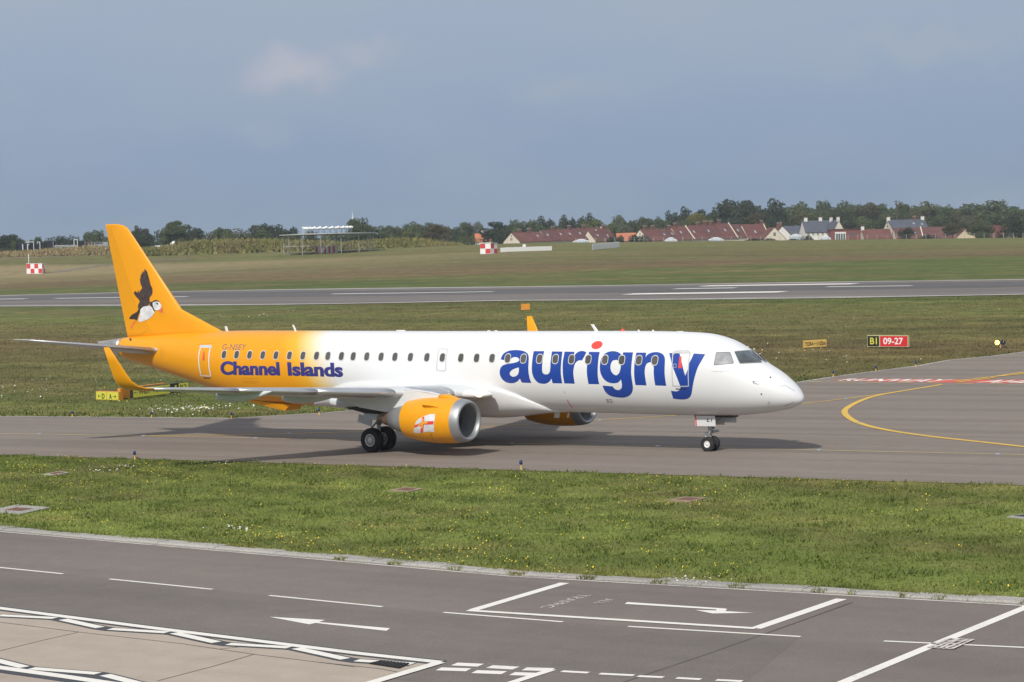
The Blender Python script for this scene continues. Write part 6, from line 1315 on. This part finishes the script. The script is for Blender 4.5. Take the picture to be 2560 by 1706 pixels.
def crown_mesh(seed, style, mat, nleaf=4200):
    r_ = np.random.default_rng(seed); lobes = []
    if style == 'cedar':
        for k_ in range(26):
            h = r_.uniform(.25, .97); R_ = .95*(1-abs(h-.62)*.9); a = r_.uniform(0, 6.28); q = r_.uniform(.25, 1)*R_; lobes.append((q*math.cos(a), q*math.sin(a), h, r_.uniform(.22, .34), .085))
        lobes += [(0, 0, .45, .5, .25)]
    elif style == 'bush':
        for k_ in range(16): a = r_.uniform(0, 6.28); q = r_.uniform(0, .75); lobes.append((q*math.cos(a), q*math.sin(a), r_.uniform(.12, .72)*(1-.3*q), r_.uniform(.28, .42), r_.uniform(.18, .28)))
    elif style == 'flat':
        for k_ in range(20): a = r_.uniform(0, 6.28); q = math.sqrt(r_.uniform(0, .85)); lobes.append((q*math.cos(a), q*math.sin(a), .80 - .35*q*q + r_.uniform(-.2, .08), r_.uniform(.22, .36), r_.uniform(.10, .17)))
        for k_ in range(8): a = r_.uniform(0, 6.28); q = r_.uniform(0, .6); lobes.append((q*math.cos(a), q*math.sin(a), r_.uniform(.35, .6), r_.uniform(.3, .4), .2))
    else:
        for k_ in range(24):
            a = r_.uniform(0, 6.28); t_ = math.acos(r_.uniform(-.75, 1)); rr = r_.uniform(.45, .78); lobes.append((rr*math.sin(t_)*math.cos(a), rr*math.sin(t_)*math.sin(a), .58 + .36*rr*math.cos(t_)/.78, r_.uniform(.20, .38), r_.uniform(.10, .19)))
        lobes += [(0, 0, .55, .55, .28)]
    wts = np.array([l[3]**2 for l in lobes]); idx = r_.choice(len(lobes), nleaf, p=wts/wts.sum()); L_ = np.array(lobes)[idx]
    d = r_.normal(size=(nleaf, 3)); d /= np.linalg.norm(d, axis=1)[:, None]; rad = r_.uniform(.62, 1.06, nleaf)
    C_ = L_[:, :3] + d*np.column_stack([L_[:, 3], L_[:, 3], L_[:, 4]])*rad[:, None]
    C_[:, 2] = C_[:, 2]/np.percentile(C_[:, 2], 99.5); C_[:, :2] /= np.percentile(np.hypot(C_[:, 0], C_[:, 1]), 96); C_[:, 2] = np.clip(C_[:, 2], .03, 1.04)
    nrm = d + r_.normal(size=(nleaf, 3))*.55; nrm /= np.linalg.norm(nrm, axis=1)[:, None]
    t1 = np.cross(nrm, r_.normal(size=(nleaf, 3))); t1 /= np.linalg.norm(t1, axis=1)[:, None]; t2 = np.cross(nrm, t1)
    s1 = r_.uniform(.034, .070, nleaf)[:, None]; s2 = s1*r_.uniform(.5, .9, (nleaf, 1)); sq = np.array([1, 1, .62])
    V = np.stack([C_ + t1*s1*sq, C_ + t2*s2*sq, C_ - t1*s1*sq, C_ - t2*s2*sq], 1).reshape(-1, 3)
    me = fast_mesh('crown', V, np.arange(4*nleaf).reshape(-1, 4), None, mat); return me
def trunk_mesh(seed):
    r_ = random.Random(seed); b_ = MB(); b_.tube((0, 0, -.06), (0, 0, .35), .075, .05, n=8); b_.tube((0, 0, .35), (.05, .02, .62), .05, .025, n=7)
    for k_ in range(6):
        a = r_.uniform(0, 6.28); z_ = r_.uniform(.25, .5); q = r_.uniform(.35, .6); b_.tube((0, 0, z_), (q*math.cos(a), q*math.sin(a), z_ + r_.uniform(.15, .3)), .032, .01, n=6)
    return mesh_data('trunk', b_.V, b_.F, M_BARK)
TR = [trunk_mesh(i) for i in range(3)]; CROWN = {}
def crown_of(style, col, v):
    k_ = (style, col, v)
    if k_ not in CROWN: CROWN[k_] = crown_mesh(hash((style, col)) % 1000 + v if False else (len(CROWN)*17 + 3), style, LEAF[col], 3000 if style == 'bush' else 4200)
    return CROWN[k_]
tcount = 0
def tree(name, label, px, y_top, w_px, D, style, col, group=None, base=None, cat='tree'):
    global tcount; tcount += 1
    p_ = atd(px, 620, D); g = float(terrain(p_[0], p_[1])); top = atd(px, y_top, D)[2]; H = max(1.0, top - g); Rw = w_px/2*D/FOC*(1.22 if px > 1680 else 1.45 if 505 < px < 720 else 1.2 if 720 < px < 1180 else 1.08)
    e_ = empty(name, (p_[0], p_[1], g - .05), label, cat, group, rz=random.uniform(0, 6.28))
    cr_ = link('crown', crown_of(style, col, tcount % 2), e_, False); cr_.scale = (Rw, Rw, H)
    tr_ = link('trunk', TR[tcount % 3], e_, False); tr_.scale = (Rw*.55 + .5, Rw*.55 + .5, H)
    return e_
G_L = 'trees behind the training rig'; G_C = 'trees behind the radio beacon'; G_M = 'trees behind the left terrace'; G_R = 'trees of the wood on the right skyline'
TREES = [
 (22, 588, 74, 760, 'flat', 'dark', G_L, 'broad dark tree at the extreme left skyline'), (36, 604, 40, 700, 'bush', 'mid', G_L, 'small green tree in front of the leftmost dark tree'), (4, 618, 50, 680, 'bush', 'olive', G_L, 'low olive shrub at the left edge of the picture'),
 (95, 593, 26, 760, 'round', 'mid', G_L, 'small green tree just left of the rig hedge'), (118, 597, 46, 770, 'bush', 'olive', G_L, 'low olive tree behind the left tanks'), (152, 591, 52, 770, 'bush', 'dark', G_L, 'dark clipped tree behind the pipe rack'), (186, 589, 44, 770, 'bush', 'dark', G_L, 'dark clipped tree behind the white pipe arch'), (215, 594, 44, 750, 'bush', 'light', G_L, 'light green tree just left of the yellow fin'), (238, 578, 66, 800, 'flat', 'mid', G_L, 'broad tree showing left of the yellow fin top'),
 (338, 568, 56, 800, 'flat', 'dark', G_C, 'dark tree touching the right side of the yellow fin'), (368, 573, 44, 800, 'round', 'dark', G_C, 'dark rounded tree right of the yellow fin'), (352, 586, 74, 740, 'bush', 'dark', G_C, 'near black tree low beside the yellow fin'), (424, 570, 60, 745, 'round', 'mid', G_C, 'mid-green lower half of the layered cypress group'),
 (446, 554, 78, 740, 'cedar', 'mid', G_C, 'tall layered cypress with spreading branches, highest at the left'), (490, 572, 52, 790, 'flat', 'dark', G_C, 'dark domed tree right of the layered cypress'), (455, 595, 46, 712, 'bush', 'olive', G_C, 'low bush at the foot of the layered cypress'), (490, 594, 40, 712, 'bush', 'mid', G_C, 'second low bush right of the layered cypress'),
 (528, 583, 46, 770, 'bush', 'olive', G_C, 'olive tree in the dip right of the dark dome'), (558, 570, 40, 800, 'round', 'mid', G_C, 'small peaked tree left of the bushy copse'), (570, 579, 46, 760, 'bush', 'light', G_C, 'light green tree at the left of the bushy copse'), (606, 574, 58, 765, 'bush', 'olive', G_C, 'olive tree in the middle of the bushy copse'), (655, 572, 66, 765, 'bush', 'mid', G_C, 'bushy tree at the right of the copse'), (656, 563, 56, 830, 'flat', 'dark', G_C, 'dark flat-topped tree behind the copse'), (711, 564, 62, 830, 'flat', 'dark', G_C, 'dark flat-topped tree left of the radio beacon'), (712, 588, 60, 745, 'bush', 'olive', G_C, 'olive shrub left of the beacon legs'), (775, 578, 56, 800, 'bush', 'mid', G_C, 'green tree behind the left half of the beacon'), (840, 584, 60, 800, 'bush', 'dark', G_C, 'dark tree behind the middle of the beacon'),
 (909, 547, 66, 740, 'round', 'mid', G_C, 'tall rounded tree right of the church spire'), (928, 575, 50, 720, 'round', 'dark', G_C, 'dark tree below the tall tree by the spire'), (966, 565, 46, 850, 'round', 'mid', G_C, 'tree in the gap right of the beacon'), (998, 568, 50, 850, 'flat', 'mid', G_C, 'flat tree right of the gap beside the beacon'), (1034, 557, 58, 880, 'flat', 'mid', G_C, 'domed tree midway between beacon and orange cottage'), (1072, 559, 50, 880, 'flat', 'mid', G_C, 'domed tree behind the brownish tree'), (1036, 576, 52, 740, 'round', 'light', G_C, 'bright green tree left of the brownish tree'), (985, 585, 56, 760, 'bush', 'mid', G_C, 'green bush on the bank right of the beacon'), (1096, 561, 66, 700, 'round', 'brown', G_C, 'brownish rounded tree standing forward of the others'), (1128, 590, 40, 750, 'bush', 'dark', G_C, 'dark bush right of the brownish tree'),
 (1154, 558, 52, 880, 'round', 'mid', G_C, 'rounded tree left of the orange cottage'), (1196, 556, 28, 1000, 'round', 'pale', G_C, 'pale distant tree right above the orange cottage'), (1170, 587, 44, 770, 'bush', 'light', G_C, 'light green bush left of the orange cottage'), (1243, 556, 74, 800, 'round', 'dark', G_M, 'dark rounded tree above the cream gable of the left terrace'), (1255, 580, 40, 790, 'bush', 'dark', G_M, 'dark tree left of the left terrace gable'),
 (1292, 552, 58, 900, 'flat', 'mid', G_M, 'domed tree above the left end of the left terrace'), (1290, 566, 46, 840, 'bush', 'light', G_M, 'light green tree low above the first roofs'), (1330, 551, 28, 930, 'round', 'mid', G_M, 'small tree right of the domed one above the terrace'), (1363, 543, 62, 930, 'flat', 'dark', G_M, 'dark pine crown above the second chimney of the left terrace'), (1350, 561, 70, 850, 'bush', 'mid', G_M, 'green tree behind the third roof of the left terrace'), (1420, 540, 54, 930, 'flat', 'dark', G_M, 'middle one of the dark pine crowns above the left terrace'), (1400, 566, 70, 840, 'bush', 'olive', G_M, 'olive tree behind the fourth roof of the left terrace'), (1470, 536, 58, 930, 'flat', 'dark', G_M, 'highest dark pine crown above the left terrace'),
 (1490, 550, 88, 830, 'round', 'light', G_M, 'broad light green tree above the terrace parapet'), (1548, 540, 56, 900, 'round', 'pale', G_M, 'pale rounded tree above the orange bungalow'), (1560, 556, 70, 860, 'bush', 'pale', G_M, 'pale tree mass below the pale rounded tree'), (1582, 552, 24, 900, 'round', 'mid', G_M, 'small dark tree in the dip above the bungalow'), (1613, 544, 46, 900, 'round', 'mid', G_M, 'tree above the left gable of the right terrace'), (1652, 544, 46, 900, 'flat', 'mid', G_M, 'flat tree above the right terrace chimneys'), (1640, 562, 80, 850, 'bush', 'olive', G_M, 'olive tree mass behind the right terrace'),
 (1702, 521, 66, 950, 'flat', 'dark', G_R, 'dark pine left of the yellow flowering tree'), (1754, 526, 38, 950, 'flat', 'dark', G_R, 'small dark pine above the yellow flowering tree'), (1790, 522, 34, 950, 'flat', 'dark', G_R, 'dark pine between the yellow tree and the great pines'), (1748, 535, 56, 860, 'round', 'yellow', G_R, 'yellow flowering tree behind the right terrace'), (1715, 550, 70, 850, 'bush', 'olive', G_R, 'olive shrubs below the yellow flowering tree'), (1842, 503, 104, 900, 'flat', 'dark', G_R, 'left one of the two great dark pines on the skyline'), (1918, 502, 104, 900, 'flat', 'dark', G_R, 'right one of the two great dark pines on the skyline'), (1895, 533, 58, 830, 'cedar', 'brown', G_R, 'brownish conifer in front of the great dark pines'), (1830, 545, 90, 850, 'bush', 'dark', G_R, 'dark undergrowth below the left great pine'), (1950, 540, 80, 850, 'bush', 'dark', G_R, 'dark undergrowth below the right great pine'),
 (2000, 509, 92, 1050, 'flat', 'mid', G_R, 'distant flat wood right of the great pines'), (1995, 525, 80, 900, 'round', 'olive', G_R, 'olive tree above the small slate roof'), (2065, 504, 50, 960, 'round', 'mid', G_R, 'peaked tree above the big slate house'), (2040, 530, 80, 860, 'bush', 'mid', G_R, 'green tree behind the big slate house'), (2120, 505, 70, 960, 'flat', 'mid', G_R, 'broad tree above the slate house wing'), (2110, 535, 60, 860, 'round', 'dark', G_R, 'dark tree behind the wing of the slate house'), (2168, 510, 74, 960, 'round', 'brown', G_R, 'brownish tree left of the power pole'), (2165, 543, 80, 860, 'bush', 'light', G_R, 'light green tree right of the slate house wing'), (2218, 512, 60, 960, 'round', 'mid', G_R, 'tree just left behind the power pole'), (2260, 507, 34, 960, 'round', 'mid', G_R, 'narrow peaked tree right of the power pole'), (2215, 540, 70, 870, 'bush', 'mid', G_R, 'green tree behind the low red-roofed house'), (2312, 507, 78, 960, 'flat', 'olive', G_R, 'broad rounded tree above the far slate house'), (2290, 532, 70, 880, 'bush', 'olive', G_R, 'olive tree behind the far slate house'), (2358, 514, 50, 960, 'round', 'mid', G_R, 'tree in the shallow dip of the right skyline'), (2350, 540, 80, 870, 'bush', 'mid', G_R, 'green undergrowth below the skyline dip'), (2410, 514, 70, 960, 'round', 'olive', G_R, 'olive tree right of the skyline dip'), (2420, 540, 80, 870, 'bush', 'olive', G_R, 'olive undergrowth above the wide cream gable'), (2485, 505, 122, 950, 'flat', 'mid', G_R, 'biggest tree mass near the right edge'), (2490, 535, 90, 870, 'bush', 'mid', G_R, 'green undergrowth near the right edge'), (2556, 521, 70, 940, 'round', 'mid', G_R, 'tree cut by the right edge of the picture'), (2570, 540, 80, 870, 'bush', 'olive', G_R, 'undergrowth cut by the right edge of the picture')]
for px, yt, w, D, st, col, g, lab in TREES: tree('tree', lab, px, yt, w, D, st, col, g)
BUSH = [(1532, 592, 30, 735, 'hedge', 'dark garden bush behind the tall white picket fence'), (1553, 589, 34, 735, 'hedge', 'round garden bush right of the tall picket fence'), (1586, 587, 34, 735, 'hedge', 'dark garden bush in front of the orange bungalow'), (1612, 588, 36, 735, 'hedge', 'dark garden bush touching the right terrace gable'), (1885, 596, 44, 728, 'hedge', 'low hedge below the front cream gable, left part'), (1925, 595.5, 50, 728, 'hedge', 'low hedge below the front cream gable, right part'), (1985, 597, 40, 728, 'hedge', 'low hedge right of the cream gables'), (2022, 588, 30, 728, 'hedge', 'dark bush at the left end of the big slate house'), (2269, 569, 36, 735, 'hedge', 'dark bush in front of the long red roof'), (2318, 586, 40, 735, 'hedge', 'low bush right of the dark one by the long red roof'), (2456, 558, 60, 735, 'mid', 'green bush right of the wide cream gable'), (2540, 544, 68, 720, 'hedge', 'large dark bush at the right edge')]
for px, yt, w, D, col, lab in BUSH: tree('garden_bush', lab, px, yt, w, D, 'bush', col, 'garden bushes by the houses', cat='bush')
tree('tree', 'thin reddish garden tree with a leaning trunk by the wide cream gable', 2382, 557, 40, 728, 'round', 'brown')
# far wood behind everything, reads as one mass
def wood():
    r_ = np.random.default_rng(5); C_ = []
    for k_ in range(260):
        px = r_.uniform(-120, 2700); D = r_.uniform(1000, 1250); top = np.interp(px, [-120, 200, 700, 1100, 1500, 1750, 2000, 2700], [604, 600, 590, 578, 562, 538, 519, 518]) + r_.uniform(0, 16)
        p_ = atd(px, top, D); C_.append((p_[0], p_[1], p_[2], r_.uniform(5, 9)))
    V = []; n = 0
    for X, Y, z_, r0 in C_:
        m_ = 60; d = r_.normal(size=(m_, 3)); d /= np.linalg.norm(d, axis=1)[:, None]; c_ = np.array([X, Y, z_ - r0*.8]) + d*np.array([r0, r0, r0*.8]); c_ = np.vstack([c_, c_*[1, 1, 1] - [0, 0, r0*.9]])
        t1 = r_.normal(size=(2*m_, 3)); t1 /= np.linalg.norm(t1, axis=1)[:, None]; t2 = np.cross(t1, r_.normal(size=(2*m_, 3))); t2 /= np.linalg.norm(t2, axis=1)[:, None]
        V.append(np.stack([c_ + t1*1.5, c_ + t2*1.2, c_ - t1*1.5, c_ - t2*1.2], 1).reshape(-1, 3))
    V = np.concatenate(V); return fast_mesh('far_wood', V, np.arange(len(V)).reshape(-1, 4), None, LEAF['mid'])
tag(link('far_wood', wood()), 'distant wood closing the skyline behind the nearer trees', 'wood', kind='stuff')

# ---- rough grass bank
def grass_patch_mat(name, stops, sc1=.12):
    mt, nt, b = mat_new(name); n1 = noise(nt, sc1, 6, .62); n2 = noise(nt, 2.0, 4, .7)
    r = ramp_of(nt, n1.outputs['Fac'], stops); r2 = ramp_of(nt, n2.outputs['Fac'], [(.3, (.75, .75, .75)), (.7, (1.25, 1.25, 1.2))]); nt.links.new(mixc(nt, 1.0, r.outputs[0], r2.outputs[0], 'MULTIPLY'), b.inputs['Base Color']); b.inputs['Roughness'].default_value = .9; b.inputs['Specular IOR Level'].default_value = .15
    return mt
M_BANK = grass_patch_mat('rough_bank_grass', [(.30, (.135, .15, .045)), (.45, (.19, .185, .062)), (.58, (.225, .195, .078)), (.72, (.175, .15, .07))]); M_BANKDRY = grass_patch_mat('dry_bank_grass', [(.30, (.22, .20, .08)), (.5, (.32, .255, .135)), (.7, (.26, .19, .11))])
def bank(name, label, pts, mat, D, depth):
    V = []; F = []; X = np.array(pts, float); qs = np.linspace(X[0, 0], X[-1, 0], int((X[-1, 0]-X[0, 0])/3) + 2); m_ = 13; r_ = np.random.default_rng(len(pts)); tuft = []
    for i, px in enumerate(qs):
        yt = np.interp(px, X[:, 0], X[:, 1]); yb = np.interp(px, X[:, 0], X[:, 2]); b0 = atd(px, yb, D); Dp = D; top = atd(px, yt, Dp + depth*.4)
        for j in range(m_):
            t_ = j/(m_-1); q = b0[:2] + FH*depth*t_; g = float(terrain(q[0], q[1])); prof_ = math.sin(math.pi*min(1, t_*1.02))**.75 if t_ < .5 else math.cos((t_-.5)*math.pi)**.7
            hgt = max(0, top[2] - g)*prof_*(1 + .10*r_.normal()) if 0 < j < m_-1 else -.3
            V.append((q[0] + .4*r_.normal(), q[1] + .4*r_.normal(), g + hgt))
            if 0 < j < 9 and hgt > .2: tuft.append(V[-1])
    for i in range(len(qs)-1):
        for j in range(m_-1): a = i*m_ + j; F.append((a, a + m_, a + m_ + 1, a + 1))
    o = mk(name, V, F, mat, None, smooth=True); o['kind'] = 'structure'; return np.array(tuft) - [0, 0, .15]
t1_ = bank('grass_bank', None, [(296, 640, 642), (340, 622, 641), (380, 620, 638), (420, 618, 635), (446, 613.5, 633), (468, 607.5, 633), (500, 605, 632), (560, 604, 630), (620, 602, 628), (660, 603, 627), (720, 605, 626), (760, 606, 625), (850, 609, 622), (930, 603, 618), (985, 599, 616), (1040, 601, 614.5), (1085, 608, 613.5), (1120, 611, 613)], M_BANK, 645, 14)
t2_ = bank('dry_grass_bank', None, [(-80, 636, 648), (0, 633, 646), (60, 629.5, 643.5), (120, 625, 641.5), (180, 622.5, 640), (225, 618.5, 639), (262, 619.5, 638.5), (296, 628, 638)], M_BANKDRY, 668, 12)
def tufts(name, label, P, per, size, mat, seed, jitter=2.4):
    r_ = np.random.default_rng(seed); C_ = np.repeat(P, per, 0) + r_.normal(size=(len(P)*per, 3))*[jitter, jitter, .12]; n = len(C_); t1 = r_.normal(size=(n, 3)); t1[:, 2] *= .2; t1 /= np.linalg.norm(t1, axis=1)[:, None]; s = (r_.uniform(.3, 1.0, n)**2*1.7 + .15)[:, None]*size; up = np.array([0, 0, 1.0]) + r_.normal(size=(n, 3))*.3
    V = np.stack([C_ - t1*s*.5 - [0, 0, .2], C_ + t1*s*.5 - [0, 0, .2], C_ + up*s*.8], 1).reshape(-1, 3); return tag(link(name, fast_mesh(name, V, None, np.arange(3*n).reshape(-1, 3), mat)), label, 'grass', kind='stuff')
tufts('scrub', 'rough scrub and tall grass covering the bank', t1_, 14, .42, M_BANK, 1); tufts('dry_scrub', 'dry tall grass covering the left bank', t2_, 14, .40, M_BANKDRY, 2)

# ---- grass blades
def blade_field(name, label, n, sampler, h, w, seed, lean=.45, mat=M_GRASS):
    r_ = np.random.default_rng(seed); XY = sampler(r_, n); n = len(XY); zt_ = terrain(XY[:, 0], XY[:, 1]); C_ = np.column_stack([XY, zt_ - .01]); a = r_.uniform(0, 2*math.pi, n); t1 = np.column_stack([np.cos(a), np.sin(a), np.zeros(n)])
    hh = (h*r_.uniform(.45, 1.35, n))[:, None]; ww = (w*r_.uniform(.6, 1.4, n))[:, None]; top = C_ + np.column_stack([r_.normal(0, lean, n), r_.normal(0, lean, n), np.ones(n)])*hh
    V = np.stack([C_ - t1*ww, C_ + t1*ww, top], 1).reshape(-1, 3); return tag(link(name, fast_mesh(name, V, None, np.arange(3*n).reshape(-1, 3), mat)), label, 'grass', kind='stuff')
def kerb_y(x): return np.interp(x, [kl[1][0], kl[2][0], kl[3][0]], [kl[1][1], kl[2][1], kl[3][1]])
def view_u(XY):
    dx = XY[:, 0]-CAM[0]; dy = XY[:, 1]-CAM[1]; d = dx*FH[0] + dy*FH[1]; return FOC*(dx*RH[0] + dy*RH[1])/np.maximum(d, 1), d
MANX = [(o.location.x, o.location.y) for o in bpy.data.objects if o.name.startswith('manhole_cover')]
def verge(r_, n):
    X = r_.uniform(-56, 46, n*2); Y = r_.uniform(-32, -8.1, n*2); XY = np.column_stack([X, Y]); u, d = view_u(XY); ky = kerb_y(X) + .62 + .10*np.sin(X*3.1) + .12*np.sin(X*7.7); ok = (np.abs(u) < 1900) & (Y > ky) & (Y < -8.35 + .22*np.sin(X*2.3) + .12*np.sin(X*9))
    for mx, my in MANX: ok &= ~((np.abs(X-mx) < .75) & (np.abs(Y-my) < .75))
    return XY[ok][:n]
blade_field('verge_grass', 'mown green grass of the verge between road and taxiway', 215000, verge, .065, .022, 3)
def verge_tufts(r_, n):
    XY = verge(r_, n*3); v = np.sin(XY[:, 0]*1.9 + 1.3*np.sin(XY[:, 1]*1.7)) + np.sin(XY[:, 1]*2.3 + XY[:, 0]*.81) + .8*np.sin(XY[:, 0]*4.7 - XY[:, 1]*3.9); return XY[v > .9][:n]
blade_field('verge_tufts', 'taller darker grass tufts scattered in the verge', 27000, verge_tufts, .12, .03, 4, mat=leaf_mat('tuft_green', (.128, .175, .042), .25))
def kerb_weeds(r_, n):
    X = r_.uniform(-40, 32, n); Y = kerb_y(X) + r_.normal(.58, .11, n) ; c_ = np.sin(X*1.7) + np.sin(X*4.3 + 1); XY = np.column_stack([X, Y]); XY2 = np.column_stack([X, kerb_y(X) + r_.normal(.12, .06, n)]); w_ = (np.sin(X*2.9 + 2) + np.sin(X*6.1) > .9) & (X > 2); return np.vstack([XY[c_ > -.6], XY2[w_]])
blade_field('kerb_weeds', 'weeds growing along the kerb', 24000, kerb_weeds, .10, .02, 5)
fe_a = np.array(fe)
def infield(r_, n):
    D = np.exp(r_.uniform(math.log(108), math.log(250), n*2)); u = r_.uniform(-1900, 1900, n*2); X = CAM[0] + FH[0]*D + RH[0]*u/FOC*D; Y = CAM[1] + FH[1]*D + RH[1]*u/FOC*D; ye = np.interp(X, fe_a[::1, 0], fe_a[:, 1]) if fe_a[0, 0] < fe_a[-1, 0] else np.interp(X, fe_a[::-1, 0], fe_a[::-1, 1])
    # keep only what lies beyond the taxiway edge and before the runway
    XY = np.column_stack([X, Y]); r0 = np.array(rn[0]); r1 = np.array(rn[1]); yr = r0[1] + (X-r0[0])*(r1[1]-r0[1])/(r1[0]-r0[0]); ok = (Y > ye + .15 + .2*np.sin(X*1.9)) & (Y < yr - 1.2); return XY[ok][:n]
blade_field('infield_grass', 'rough green and brown grass of the infield', 165000, infield, .075, .055, 6)
def far_margin(r_, n):
    XY = infield(r_, n*6); X = XY[:, 0]; ye = np.interp(X, fe_a[:, 0], fe_a[:, 1]) if fe_a[0, 0] < fe_a[-1, 0] else np.interp(X, fe_a[::-1, 0], fe_a[::-1, 1]); return XY[(XY[:, 1] - ye) < 2.2][:n]
blade_field('margin_grass', 'taller green grass along the far taxiway edge', 9000, far_margin, .22, .05, 7, mat=leaf_mat('margin_green', (.095, .135, .035), .3))
# flowers
def flowers(name, label, XY, size, mat, hgt, seed):
    r_ = np.random.default_rng(seed); n = len(XY); zt_ = terrain(XY[:, 0], XY[:, 1]); C_ = np.column_stack([XY, zt_ + hgt*r_.uniform(.5, 1.2, n)]); V = []; F = []; k_ = 5
    ang = np.linspace(0, 2*math.pi, k_, endpoint=False); nx_ = r_.normal(0, .35, n); ny_ = r_.normal(-.45, .3, n); s = (size*r_.uniform(.6, 1.3, n))
    ring = np.stack([np.column_stack([C_[:, 0] + s*math.cos(a), C_[:, 1] + s*math.sin(a), C_[:, 2] - (nx_*math.cos(a) + ny_*math.sin(a))*s]) for a in ang], 1).reshape(-1, 3); mid = C_ + np.column_stack([np.zeros(n), np.zeros(n), s*.25])
    V = np.vstack([ring, mid]); T = [(i*k_ + j, i*k_ + (j+1) % k_, n*k_ + i) for i in range(n) for j in range(k_)]; return tag(link(name, fast_mesh(name, V, None, T, mat)), label, 'flowers', kind='stuff')
r_ = np.random.default_rng(21)
def clustered(n, dens):
    XY = verge(r_, 40000); u, d = view_u(XY); f = np.sin(XY[:, 0]*.8 + 2*np.sin(XY[:, 1]*.5)) + np.sin(XY[:, 0]*.23 + 1) + .8*np.sin(XY[:, 1]*1.7 + XY[:, 0]*.9); pr = np.clip((f + .6)*.28, .02, 1)*dens(XY, u); keep = r_.uniform(size=len(XY)) < pr; return XY[keep][:n]
M_BUTTER = simple('buttercup_yellow', (.80, .60, .03), .5, var=.1); M_DAISY = simple('daisy_white', (.75, .75, .70), .6)
flowers('yellow_flowers', 'scattered yellow wild flowers in the verge', clustered(3200, lambda XY, u: .25*np.interp(u, [-1400, -300, 1400], [1.2, .7, .45])*(1 + 1.3*(XY[:, 1] < kerb_y(XY[:, 0]) + 3.5))), .017, M_BUTTER, .09, 31)
def daisies(cx, cy, rx, ry, n): return np.column_stack([r_.normal(cx, rx, n), r_.normal(cy, ry, n)])
dz = [gp(*p) for p in ((470, 1031), (500, 1029), (440, 1034))]
flowers('white_flowers', 'patch of white daisies beside the far taxiway edge', np.vstack([daisies(p[0], p[1], 1.3, .8, 34) for p in dz]), .040, M_DAISY, .28, 32)
dz2 = [gp(*p) for p in ((530, 1160), (300, 1170), (270, 1180), (590, 1325), (1730, 1455))]
flowers('clover_flowers', 'small clumps of white clover in the verge', np.vstack([daisies(p[0], p[1], .5, .3, 26) for p in dz2]), .022, M_DAISY, .09, 33)
dz3 = [gp(*p) for p in ((140, 1000), (240, 960), (60, 985), (2000, 905), (450, 800), (1950, 880), (700, 790))]
flowers('far_white_flowers', 'scattered white flower heads in the infield', np.vstack([daisies(p[0], p[1], 3.5, 2.5, 12) for p in dz3]), .045, M_DAISY, .35, 34)
XYf = infield(r_, 60000); XYf = XYf[(np.abs(XYf[:, 1] - 40) < 60) & (r_.uniform(size=len(XYf)) < .005)]
flowers('far_yellow_flowers', 'scattered yellow flower heads in the infield', XYf, .035, M_BUTTER, .25, 35)

# ================================================================== AIR
def haze():
    b_ = MB(); b_.box((-500, 500, 20), (9600, 9600, 44)); b_.V = [(v[0], v[1], v[2]) for v in b_.V]
    mt = bpy.data.materials.new('haze_air'); mt.use_nodes = True; nt = mt.node_tree; nt.nodes.clear(); out = nt.nodes.new('ShaderNodeOutputMaterial'); pv = nt.nodes.new('ShaderNodeVolumePrincipled')
    pv.inputs['Color'].default_value = (.80, .89, 1.0, 1); pv.inputs['Density'].default_value = 0.00013; pv.inputs['Anisotropy'].default_value = 0.0
    nt.links.new(pv.outputs[0], out.inputs['Volume']); o = b_.build('haze', mt); o['kind'] = 'stuff'; o['label'] = 'faint blue haze over the airfield'; return o
haze()
